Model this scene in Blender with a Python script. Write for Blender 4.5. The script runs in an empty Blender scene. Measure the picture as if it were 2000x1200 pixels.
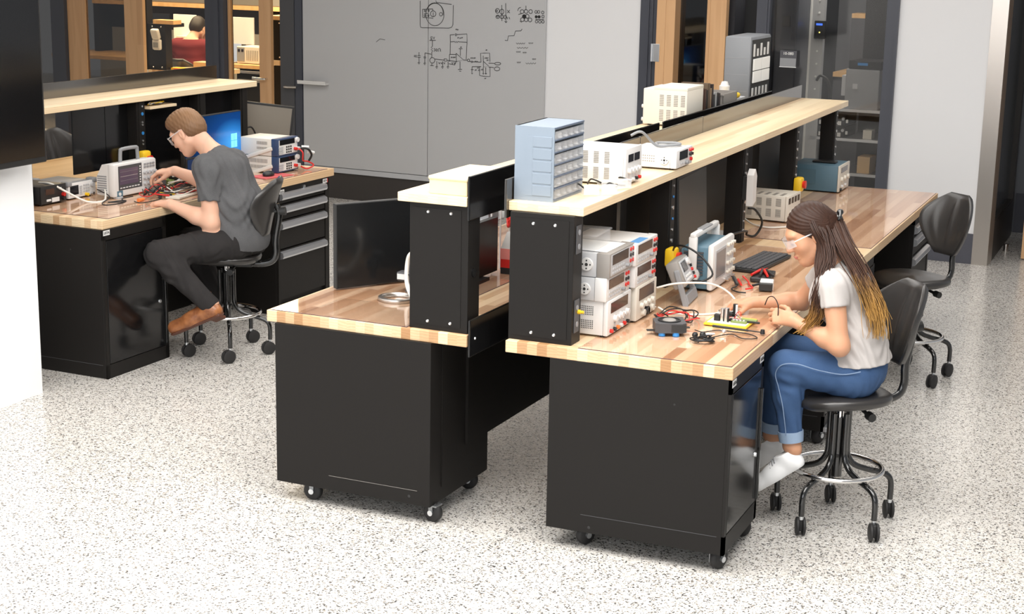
import bpy, bmesh, math, random
import numpy as np
from mathutils import Vector, Matrix, Euler
C = bpy.context.scene.collection
PI = math.pi
AF, FX, FY = -0.0317, -2.8243, 1.2017          # left bench frame
AL, LX, LY = -0.0211, -1.0876, 0.0114          # middle bench frame
AB, BX, BY = -0.0589, -2.0, 6.9129             # back wall frame
def fr(P, a, cx, cy):
    dx, dy = P[0]-cx, P[1]-cy; c, s = math.cos(a), math.sin(a)
    return Vector((cx+dx*c-dy*s, cy+dx*s+dy*c, P[2]))
def FW(x, y, z): return fr((x, y, z), AF, FX, FY)
def LW(x, y, z): return fr((x, y, z), AL, LX, LY)
def BW(x, y, z): return fr((x, y, z), AB, BX, BY)

class MB:
    """collects shapes of one part into a bmesh"""
    def __init__(s): s.bm = bmesh.new()
    def _xf(s, vs, M):
        if M is not None: bmesh.ops.transform(s.bm, matrix=M, verts=vs)
    def box(s, x0, x1, y0, y1, z0, z1, bev=0, M=None, seg=2):
        r = bmesh.ops.create_cube(s.bm, size=1.0); vs = r['verts']
        T = Matrix.Translation(((x0+x1)/2, (y0+y1)/2, (z0+z1)/2)) @ Matrix.Diagonal((abs(x1-x0), abs(y1-y0), abs(z1-z0), 1))
        bmesh.ops.transform(s.bm, matrix=T, verts=vs)
        if bev:
            es = list({e for v in vs for e in v.link_edges})
            r = bmesh.ops.bevel(s.bm, geom=es, offset=bev, offset_type='OFFSET', segments=seg, profile=0.5, affect='EDGES', clamp_overlap=True)
            vs = list({v for f in r['faces'] for v in f.verts} | {v for v in vs if v.is_valid})
        s._xf(vs, M); return s
    def cyl(s, p0, p1, r0, r1=None, seg=16, M=None):
        p0, p1 = Vector(p0), Vector(p1); d = p1-p0
        r1 = r0 if r1 is None else r1
        q = Vector((0, 0, 1)).rotation_difference(d.normalized()).to_matrix().to_4x4()
        r = bmesh.ops.create_cone(s.bm, cap_ends=True, segments=seg, radius1=r0, radius2=r1, depth=d.length,
                                  matrix=Matrix.Translation((p0+p1)/2) @ q)
        s._xf(r['verts'], M); return s
    def sph(s, c, r, sc=(1, 1, 1), seg=16, M=None):
        m = Matrix.Translation(c) @ Matrix.Diagonal((sc[0], sc[1], sc[2], 1))
        q = bmesh.ops.create_uvsphere(s.bm, u_segments=seg, v_segments=max(6, seg//2), radius=r, matrix=m)
        s._xf(q['verts'], M); return s
    def lathe(s, prof, seg=24, M=None):
        rings = []; bm = s.bm; new = []
        for r, z in prof:
            if r < 1e-6: v = bm.verts.new((0, 0, z)); rings.append([v]); new.append(v)
            else:
                ring = [bm.verts.new((r*math.cos(2*PI*i/seg), r*math.sin(2*PI*i/seg), z)) for i in range(seg)]
                rings.append(ring); new += ring
        for a, b in zip(rings, rings[1:]):
            for i in range(seg):
                j = (i+1) % seg
                if len(a) == 1 and len(b) > 1: bm.faces.new((a[0], b[j], b[i]))
                elif len(b) == 1 and len(a) > 1: bm.faces.new((a[i], a[j], b[0]))
                elif len(a) > 1: bm.faces.new((a[i], a[j], b[j], b[i]))
        s._xf(new, M); return s
    def tube(s, pts, r, seg=8, closed=False, smooth=0, M=None, flat=1.0):
        P = [Vector(p) for p in pts]
        if smooth: P = catmull(P, smooth, closed)
        n = len(P); bm = s.bm; rings = []; nor = None; rad = r if callable(r) else (lambda t: r)
        for i in range(n):
            if closed: t = P[(i+1) % n]-P[i-1]
            else: t = P[min(i+1, n-1)]-P[max(i-1, 0)]
            if t.length < 1e-9: t = Vector((0, 0, 1))
            t.normalize()
            if nor is None:
                up = Vector((0, 0, 1)) if abs(t.z) < .9 else Vector((1, 0, 0))
                nor = (up-t*up.dot(t)).normalized()
            else:
                nor = nor-t*nor.dot(t)
                nor = nor.normalized() if nor.length > 1e-6 else t.orthogonal().normalized()
            b = t.cross(nor); rr = rad(i/max(1, n-1))
            rings.append([bm.verts.new(P[i]+nor*(rr*flat*math.cos(2*PI*k/seg))+b*(rr*math.sin(2*PI*k/seg))) for k in range(seg)])
        m = n if closed else n-1
        for i in range(m):
            a, c = rings[i], rings[(i+1) % n]
            for k in range(seg):
                j = (k+1) % seg; bm.faces.new((a[k], a[j], c[j], c[k]))
        if not closed:
            bm.faces.new(rings[0][::-1]); bm.faces.new(rings[-1])
        s._xf([v for q in rings for v in q], M); return s
    def prism(s, poly, lo, hi, ax='y', M=None):
        """polygon in the two other axes, extruded along ax"""
        def mk(a, b, c): return {'x': (c, a, b), 'y': (a, c, b), 'z': (a, b, c)}[ax]
        A = [s.bm.verts.new(mk(a, b, lo)) for a, b in poly]; B = [s.bm.verts.new(mk(a, b, hi)) for a, b in poly]
        n = len(poly); fs = [s.bm.faces.new(A), s.bm.faces.new(B[::-1])]
        for i in range(n): fs.append(s.bm.faces.new((A[i], B[i], B[(i+1) % n], A[(i+1) % n])))
        bmesh.ops.recalc_face_normals(s.bm, faces=fs)
        s._xf(A+B, M); return s
    def grid(s, fn, nu, nv, thick=0, M=None):
        """surface fn(u,v)->point (u,v in 0..1); with thickness along normals"""
        bm = s.bm
        V = [[Vector(fn(i/nu, j/nv)) for j in range(nv+1)] for i in range(nu+1)]
        A = [[bm.verts.new(V[i][j]) for j in range(nv+1)] for i in range(nu+1)]
        fs = []
        for i in range(nu):
            for j in range(nv): fs.append(bm.faces.new((A[i][j], A[i+1][j], A[i+1][j+1], A[i][j+1])))
        if thick:
            bm.normal_update()
            B = [[bm.verts.new(A[i][j].co-A[i][j].normal*thick) for j in range(nv+1)] for i in range(nu+1)]
            for i in range(nu):
                for j in range(nv): fs.append(bm.faces.new((B[i][j+1], B[i+1][j+1], B[i+1][j], B[i][j])))
            for i in range(nu):
                fs.append(bm.faces.new((A[i][0], B[i][0], B[i+1][0], A[i+1][0]))); fs.append(bm.faces.new((A[i+1][nv], B[i+1][nv], B[i][nv], A[i][nv])))
            for j in range(nv):
                fs.append(bm.faces.new((A[0][j+1], B[0][j+1], B[0][j], A[0][j]))); fs.append(bm.faces.new((A[nu][j], B[nu][j], B[nu][j+1], A[nu][j+1])))
            A = A+B
        s._xf([v for r in A for v in r], M); return s
    def build(s, name, mat, parent=None, smooth=None, loc=None, rotz=0):
        bm = s.bm
        me = bpy.data.meshes.new(name); bm.to_mesh(me); bm.free()
        if smooth is not None:
            smooth_mesh(me, smooth)
        me.materials.append(mat)
        o = bpy.data.objects.new(name, me); C.objects.link(o)
        if parent is not None: o.parent = parent
        if loc is not None: o.location = loc; o.rotation_euler = (0, 0, rotz)
        return o
def smooth_mesh(me, ang=40):
    bm = bmesh.new(); bm.from_mesh(me)
    for f in bm.faces: f.smooth = True
    a = math.radians(ang)
    for e in bm.edges:
        if len(e.link_faces) == 2: e.smooth = e.calc_face_angle(0) < a
        else: e.smooth = False
    bm.to_mesh(me); bm.free()
def catmull(P, n, closed=False):
    out = []; m = len(P)
    rng = range(m if closed else m-1)
    for i in rng:
        if closed: p0, p1, p2, p3 = P[i-1], P[i], P[(i+1) % m], P[(i+2) % m]
        else: p0, p1, p2, p3 = P[max(i-1, 0)], P[i], P[i+1], P[min(i+2, m-1)]
        for k in range(n):
            t = k/n
            out.append(0.5*((2*p1)+(p2-p0)*t+(2*p0-5*p1+4*p2-p3)*t*t+(3*p1-p0-3*p2+p3)*t*t*t))
    if not closed: out.append(P[-1])
    return out
def tag(o, label, cat, group=None, kind=None):
    o['label'] = label
    if cat: o['category'] = cat
    if group: o['group'] = group
    if kind: o['kind'] = kind
    return o
def thing(name, label, cat, loc, rotz=0, group=None):
    o = bpy.data.objects.new(name, None); C.objects.link(o); o.empty_display_size = .05
    o.location = loc; o.rotation_euler = (0, 0, rotz)
    return tag(o, label, cat, group)
def struct(name, mb, mat, smooth=None, label=None, loc=None, rotz=0):
    o = mb.build(name, mat, None, smooth, loc, rotz); o['kind'] = 'structure'
    o['label'] = label or name.replace('_', ' '); o['category'] = name.split('_')[0]
    return o
def dup(root, loc, rotz, label=None, group=None):
    def cp(o, par):
        c = o.copy(); C.objects.link(c)
        if par: c.parent = par
        for ch in [q for q in ALLCH(o)]: cp(ch, c)
        return c
    r = cp(root, None); r.location = loc; r.rotation_euler = (0, 0, rotz)
    if label: r['label'] = label
    if group: r['group'] = group
    return r
def ALLCH(o): return [q for q in C.objects if q.parent == o]
def text_mesh(txt, size, mat, parent, name, M, ext=0.0006):
    cu = bpy.data.curves.new(name, 'FONT'); cu.body = txt; cu.size = size; cu.align_x = 'CENTER'; cu.align_y = 'CENTER'; cu.extrude = ext; cu.resolution_u = 3
    t = bpy.data.objects.new(name+'_t', cu); C.objects.link(t)
    dg = bpy.context.evaluated_depsgraph_get(); me = bpy.data.meshes.new_from_object(t.evaluated_get(dg))
    bpy.data.objects.remove(t); me.transform(M); me.materials.clear(); me.materials.append(mat); me.name = name
    o = bpy.data.objects.new(name, me); C.objects.link(o); o.parent = parent
    return o
# ---------------------------------------------------------------- materials
def mat(name, col, rough=.5, metal=0, spec=.5, coat=0, emis=None, estr=0, trans=0, ior=1.45, coat_rough=.05):
    m = bpy.data.materials.new(name); m.use_nodes = True
    b = m.node_tree.nodes['Principled BSDF']
    b.inputs['Base Color'].default_value = (*col, 1); b.inputs['Roughness'].default_value = rough
    b.inputs['Metallic'].default_value = metal; b.inputs['Specular IOR Level'].default_value = spec
    b.inputs['Coat Weight'].default_value = coat; b.inputs['Coat Roughness'].default_value = coat_rough
    b.inputs['Transmission Weight'].default_value = trans; b.inputs['IOR'].default_value = ior
    if emis: b.inputs['Emission Color'].default_value = (*emis, 1); b.inputs['Emission Strength'].default_value = estr
    return m
class NT:
    def __init__(s, m): s.t = m.node_tree; s.n = s.t.nodes; s.l = s.t.links; s.b = s.n.get('Principled BSDF'); s.out = s.n['Material Output']
    def node(s, ty, **kw):
        n = s.n.new(ty)
        for k, v in kw.items(): setattr(n, k, v)
        return n
    def set(s, inp, v):
        if isinstance(v, bpy.types.NodeSocket): s.l.new(v, inp)
        else: inp.default_value = v
    def math(s, op, a, b=0.0, c=None):
        n = s.node('ShaderNodeMath', operation=op); s.set(n.inputs[0], a); s.set(n.inputs[1], b)
        if c is not None: s.set(n.inputs[2], c)
        return n.outputs[0]
    def coords(s, kind='Object'): return s.node('ShaderNodeTexCoord').outputs[kind]
    def sep(s, v): n = s.node('ShaderNodeSeparateXYZ'); s.l.new(v, n.inputs[0]); return n.outputs
    def comb(s, x, y, z): 
        n = s.node('ShaderNodeCombineXYZ'); s.set(n.inputs[0], x); s.set(n.inputs[1], y); s.set(n.inputs[2], z); return n.outputs[0]
    def ramp(s, f, stops, interp='LINEAR'):
        n = s.node('ShaderNodeValToRGB'); s.l.new(f, n.inputs[0]); r = n.color_ramp; r.interpolation = interp
        while len(r.elements) < len(stops): r.elements.new(.5)
        for e, (p, c) in zip(r.elements, stops): e.position = p; e.color = (*c, 1)
        return n.outputs[0]
    def noise(s, v, scale, detail=2, rough=.5):
        n = s.node('ShaderNodeTexNoise'); s.l.new(v, n.inputs['Vector']); n.inputs['Scale'].default_value = scale
        n.inputs['Detail'].default_value = detail; n.inputs['Roughness'].default_value = rough; return n.outputs['Fac']
    def white(s, v): n = s.node('ShaderNodeTexWhiteNoise', noise_dimensions='3D'); s.l.new(v, n.inputs['Vector']); return n.outputs['Value']
    def mix(s, f, a, b, mode='MIX'):
        n = s.node('ShaderNodeMix', data_type='RGBA', blend_type=mode); s.set(n.inputs[0], f); s.set(n.inputs[6], a if isinstance(a, bpy.types.NodeSocket) else (*a, 1)); s.set(n.inputs[7], b if isinstance(b, bpy.types.NodeSocket) else (*b, 1)); return n.outputs[2]
def wood(name, stops, lam=.045, L=.9, grain=.35, rough=.4, coat=.15, ax=0, off=0.0, vert=False):
    m = mat(name, (1, 1, 1), rough, coat=coat, coat_rough=.15); t = NT(m)
    x, y, z = t.sep(t.coords()); 
    if vert: y, z = z, y
    li = t.math('FLOOR', t.math('DIVIDE', t.math('ADD', x, 10.0+off), lam))
    r1 = t.white(t.comb(li, 3.3, 0.0))
    si = t.math('FLOOR', t.math('ADD', t.math('DIVIDE', y, L), t.math('MULTIPLY', r1, 7.0)))
    r2 = t.white(t.comb(li, si, 1.7))
    base = t.ramp(r2, stops)
    v = t.comb(t.math('MULTIPLY', x, 60.0), t.math('MULTIPLY', y, 2.2), t.math('ADD', t.math('MULTIPLY', z, 60.0), t.math('MULTIPLY', r2, 50.0)))
    g = t.noise(v, 1.0, 4, .6)
    v2 = t.comb(t.math('MULTIPLY', x, 14.0), t.math('MULTIPLY', y, 1.1), t.math('ADD', t.math('MULTIPLY', z, 22.0), t.math('MULTIPLY', r2, 90.0)))
    w = t.node('ShaderNodeTexWave', wave_type='RINGS'); t.l.new(v2, w.inputs['Vector']); w.inputs['Scale'].default_value = 1.2; w.inputs['Distortion'].default_value = 5.0; w.inputs['Detail'].default_value = 1.5
    f = t.math('ADD', t.math('MULTIPLY', g, .6), t.math('MULTIPLY', w.outputs['Fac'], .4))
    dark = t.mix(1.0, base, (.62, .5, .38), 'MULTIPLY')
    k = t.math('MULTIPLY', t.math('SUBTRACT', f, .35), grain*2.2); k = t.math('MINIMUM', t.math('MAXIMUM', k, 0.0), 1.0)
    col = t.mix(k, base, dark)
    t.l.new(col, t.b.inputs['Base Color'])
    return m
M = {}
M['black'] = mat('black_powder_coat', (.0115, .0102, .0093), .45, spec=.25)
M['blackgloss'] = mat('black_gloss_panel', (.006, .006, .0065), .13, spec=.6)
M['blackplastic'] = mat('black_plastic', (.018, .018, .018), .42)
M['rubber'] = mat('black_rubber', (.02, .019, .019), .6)
M['foam'] = mat('black_polyurethane', (.028, .026, .025), .28, spec=.7)
M['blackpaint'] = mat('black_enamel_tube', (.008, .008, .008), .14, spec=.7, coat=.5)
M['chrome'] = mat('chrome', (.75, .74, .73), .12, 1)
M['steel'] = mat('brushed_steel', (.62, .58, .54), .33, 1)
M['alu'] = mat('aluminium_handle', (.62, .63, .66), .32, .85)
M['zinc'] = mat('zinc_plated_steel', (.72, .74, .76), .3, 1)
M['darksteel'] = mat('dull_zinc', (.30, .31, .32), .35, .8)
M['edge'] = mat('sheet_edge', (.10, .06, .075), .3)
M['screw'] = mat('bright_screw', (.9, .9, .9), .25, .9)
M['white'] = mat('white_plastic', (.68, .67, .655), .4)
M['cream'] = mat('cream_enamel', (.70, .66, .58), .45)
M['lightgrey'] = mat('light_grey_plastic', (.46, .465, .475), .45)
M['midgrey'] = mat('mid_grey_plastic', (.26, .265, .275), .45)
M['taupe'] = mat('taupe_grey_plastic', (.27, .25, .23), .5)
M['darkgrey'] = mat('dark_grey_plastic', (.07, .07, .075), .45)
M['bluegrey'] = mat('blue_grey_plastic', (.22, .265, .32), .35)
M['petrol'] = mat('petrol_blue_case', (.085, .165, .22), .45)
M['navy'] = mat('navy_bezel', (.035, .06, .13), .4)
M['beige'] = mat('beige_panel', (.66, .62, .54), .45)
M['red'] = mat('red_plastic', (.62, .025, .02), .35)
M['yellow'] = mat('yellow_plastic', (.85, .55, .02), .4)
M['orange'] = mat('orange_plastic', (.85, .22, .05), .4)
M['blue'] = mat('bright_blue_plastic', (.03, .20, .50), .35)
M['display'] = mat('dark_display', (.010, .010, .012), .12, spec=.6)
M['dispbrown'] = mat('brown_smoked_display', (.055, .030, .022), .15, spec=.6)
M['lcd'] = mat('grey_lcd', (.25, .25, .25), .2)
M['ventdark'] = mat('vent_dark', (.03, .03, .03), .7)
M['ventgrey'] = mat('vent_shade', (.30, .28, .25), .6)
M['cable_b'] = mat('black_cable', (.012, .012, .012), .4)
M['cable_r'] = mat('red_cable', (.6, .03, .025), .4)
M['cable_w'] = mat('pale_cable', (.75, .72, .66), .45)
M['paper'] = mat('white_paper', (.85, .85, .83), .7)
M['card'] = mat('cardboard', (.62, .42, .22), .75)
M['boxyellow'] = mat('pale_pine_box', (.84, .66, .40), .6)
M['pcb'] = mat('green_pcb', (.20, .26, .08), .5)
M['silver'] = mat('silver_can', (.8, .8, .8), .25, .8)
M['slate'] = mat('slate_metal_frame', (.062, .066, .082), .35, spec=.5)
M['basegrey'] = mat('grey_rubber_base', (.075, .077, .095), .5)
M['basebrown'] = mat('dark_brown_base', (.04, .034, .030), .45)
M['wallwhite'] = mat('white_wall_paint', (.72, .72, .73), .6)
M['tvwall'] = mat('bright_white_wall', (.86, .86, .865), .6)
M['ceil'] = mat('ceiling_paint', (.8, .8, .8), .8)
M['doorwood'] = wood('door_oak', [(0, (.62, .365, .185)), (1, (.70, .43, .225))], lam=.35, L=40, grain=.3, rough=.35, vert=True)
M['labwood'] = wood('lab_bench_wood', [(0, (.62, .37, .15)), (1, (.70, .44, .20))], lam=.045, L=.9, rough=.4)
M['worktop'] = wood('butcher_block', [(0, (.44, .24, .11)), (.22, (.62, .40, .22)), (.6, (.74, .53, .32)), (1, (.83, .65, .42))], lam=.0417, L=1.1, grain=.35)
M['shelfwood'] = wood('pale_shelf_board', [(0, (.66, .45, .26)), (.18, (.80, .62, .40)), (1, (.86, .71, .48))], lam=.043, L=1.9, grain=.28)
M['smoke'] = mat('smoked_gloss_board', (.022, .018, .014), .12)
M['smoke'].node_tree.nodes['Principled BSDF'].inputs['IOR'].default_value = 2.4
def clear_sheet(name, tint, refl_ior=1.5, rough=.03, grey=None):
    m = bpy.data.materials.new(name); m.use_nodes = True; t = NT(m); t.n.remove(t.b)
    tr = t.node('ShaderNodeBsdfTransparent'); tr.inputs[0].default_value = (*tint, 1)
    gl = t.node('ShaderNodeBsdfGlossy'); gl.inputs['Roughness'].default_value = rough; gl.inputs[0].default_value = (1, 1, 1, 1)
    fz = t.node('ShaderNodeFresnel'); fz.inputs['IOR'].default_value = refl_ior
    ge = t.node('ShaderNodeNewGeometry'); fac = t.math('MULTIPLY', fz.outputs[0], t.math('SUBTRACT', 1.0, ge.outputs['Backfacing']))
    mx = t.node('ShaderNodeMixShader'); t.l.new(fac, mx.inputs[0]); t.l.new(tr.outputs[0], mx.inputs[1]); t.l.new(gl.outputs[0], mx.inputs[2])
    t.l.new(mx.outputs[0], t.out.inputs[0]); return m
M['glass'] = clear_sheet('window_glass', (.80, .79, .77), 1.5)
M['darkglass'] = clear_sheet('tinted_window_glass', (.35, .34, .33), 1.6)
M['matclear'] = clear_sheet('clear_desk_sheet', (.98, .945, .955), 1.5, .04)
M['clearplastic'] = clear_sheet('clear_plastic', (.86, .87, .89), 1.45, .08)

# grey back-painted glass board
M['board'] = mat('grey_glass_board', (.46, .46, .465), .3, spec=.6, coat=.8, coat_rough=.04)
M['ink'] = mat('black_marker_ink', (.03, .03, .03), .6)
M['inkfaint'] = mat('faded_marker_ink', (.19, .19, .19), .6)
# terrazzo
m = mat('terrazzo', (.8, .78, .74), .22, spec=.5); t = NT(m); v = t.coords()
def chips(scale, thr, size):
    n = t.node('ShaderNodeTexVoronoi', feature='F1'); t.l.new(v, n.inputs['Vector']); n.inputs['Scale'].default_value = scale
    r = t.sep(n.outputs['Color'])
    on = t.math('MULTIPLY', t.math('LESS_THAN', r[0], thr), t.math('LESS_THAN', n.outputs['Distance'], t.math('MULTIPLY', t.math('ADD', r[2], .35), size)))
    return on, r[1]
base = t.ramp(t.noise(v, 45, 3), [(.3, (.56, .535, .495)), (.7, (.74, .715, .68))])
o3, c3 = chips(100, .55, .52); base = t.mix(o3, base, t.ramp(c3, [(0, (.84, .83, .81)), (.5, (.55, .51, .45)), (1, (.42, .40, .38))]))
o1, c1 = chips(112, .43, .46); base = t.mix(o1, base, t.ramp(c1, [(0, (.04, .04, .042)), (.6, (.15, .14, .13)), (1, (.33, .28, .23))]))
o2, c2 = chips(200, .36, .5); base = t.mix(o2, base, t.ramp(c2, [(0, (.02, .02, .02)), (1, (.26, .24, .22))]))
t.l.new(base, t.b.inputs['Base Color']); M['floor'] = m

def frosted(name, col, alpha, rough=.2):
    m = mat(name, col, rough); t = NT(m); tr = t.node('ShaderNodeBsdfTransparent'); mx = t.node('ShaderNodeMixShader'); mx.inputs[0].default_value = alpha
    t.l.new(tr.outputs[0], mx.inputs[1]); t.l.new(t.b.outputs[0], mx.inputs[2]); t.l.new(mx.outputs[0], t.out.inputs[0]); return m
M['frosted'] = frosted('milky_clear_plastic', (.80, .81, .83), .22)
M['goggle'] = frosted('clear_lens', (.85, .86, .88), .34, .08)
M['tub'] = frosted('clear_tub_plastic', (.85, .86, .88), .11, .08)
# ---------------------------------------------------------------- the room
struct('floor', MB().box(-16, 6, -9, 16, -.1, 0), M['floor'], label='speckled white terrazzo floor')
struct('ceiling', MB().box(-16, 6, -9, 16, 3.6, 3.7), M['ceil'], label='white ceiling')
H = 3.6
def bbox(x0, x1, y0, y1, z0, z1, bev=0): return MB().box(x0-BX, x1-BX, y0-BY, y1-BY, z0, z1, bev)
def bstruct(name, mb, m, label): return struct(name, mb, m, label=label, loc=(BX, BY, 0), rotz=AB)
# back wall: segments in the back wall frame
bstruct('wall_back', bbox(-5.08, -1.834, BY, BY+.14, 0, H), M['wallwhite'], 'white back wall beside the marker board')
bstruct('wall_back_right', bbox(.243, .925, BY, BY+.14, 0, H), M['wallwhite'], 'white wall between window and steel corner')
bstruct('baseboard_back', bbox(-5.08, -1.834, BY-.012, BY, 0, .232), M['basebrown'], 'dark brown base under the marker board')
bstruct('baseboard_right', bbox(.243, .925, BY-.012, BY, 0, .23), M['basegrey'], 'slate grey base strip of the right wall')
bstruct('trim_1', bbox(.918, 1.035, BY-.02, BY+.16, 0, H), M['steel'], 'brushed steel corner guard')
# receding right hand side wall: dark base, glass above
struct('wall_right', MB().box(.93, 1.035, 6.86, 8.2, 0, .30).box(.93, 1.035, 8.1, 8.2, .3, H).box(.94, 1.03, 6.95, 8.1, .29, .315), M['basebrown'], label='dark low wall running back from the steel corner')
struct('window_5', MB().box(.985, .995, 6.98, 8.1, .315, H), mat('slate_blue_glazing', (.10, .115, .13), .2), label='dark glazing above the low side wall')
struct('wall_far', MB().box(.93, 3.2, 8.35, 8.45, 0, H), mat('dark_far_wall', (.18, .19, .21), .5), label='dark wall at the end of the side passage')
struct('baseboard_far', MB().box(1.035, 3.2, 8.335, 8.35, 0, .33), M['basegrey'], label='dark base of the far passage wall')
struct('door_4', MB().box(1.232, 1.30, 7.1, 8.0, .01, 2.2), M['doorwood'], label='wooden door edge at the right margin')
o = MB().cyl((0, 0, 0), (0, 0, .012), .022).cyl((0, 0, .012), (0, 0, .05), .017).cyl((0, 0, .045), (0, 0, .062), .02).build('door_stop', M['steel'], loc=(1.085, 7.40, 0), smooth=40)
tag(o, 'small steel door stop on the floor beside the dark low wall', 'door stop')
# left white wall carrying the television
struct('wall_left', MB().box(-3.6, -2.95, -6, .825, 0, H), M['tvwall'], label='bright white wall under the television')
tv = thing('television', 'large black wall mounted television cut by the left margin', 'television', (-2.80, -.1, 1.25), 0)
MB().box(-.05, 0, -1.0, .86, -.03, 1.06, .006).build('housing', M['blackplastic'], tv)
MB().box(-.006, .002, -.985, .845, 0, 1.045).build('screen', M['blackgloss'], tv)
MB().box(-.149, -.05, -.5, .3, .3, .8).build('wall_bracket', M['blackplastic'], tv)
# grey marker board
bd = thing('marker_board', 'wide grey glass marker board with circuit sketches on the back wall', 'whiteboard', BW(-3.87, BY-.012, .28), AB)
bx = -3.87
def brel(x0, x1, y0, y1, z0, z1, bev=0): return MB().box(x0-bx, x1-bx, y0, y1, z0-.28, z1-.28, bev)
brel(-5.075, -3.79, -.012, .011, .285, 3.0, .002).build('panel', M['board'], bd)
brel(-3.785, -2.672, -.012, .011, .285, 3.0, .002).build('panel', M['board'], bd)
brel(-5.075, -2.672, -.016, .011, .236, .28, .002).build('bottom_rail', M['lightgrey'], bd)
tr = brel(-5.10, -4.80, -.075, -.012, 1.018, 1.035, .004).box(-5.10-bx, -4.80-bx, -.075, -.068, 1.035-.28, 1.05-.28).build('pen_tray', M['white'], bd)
brel(-5.02, -4.92, -.05, -.03, 1.035, 1.047, .003).build('marker', M['darkgrey'], tr)
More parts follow.
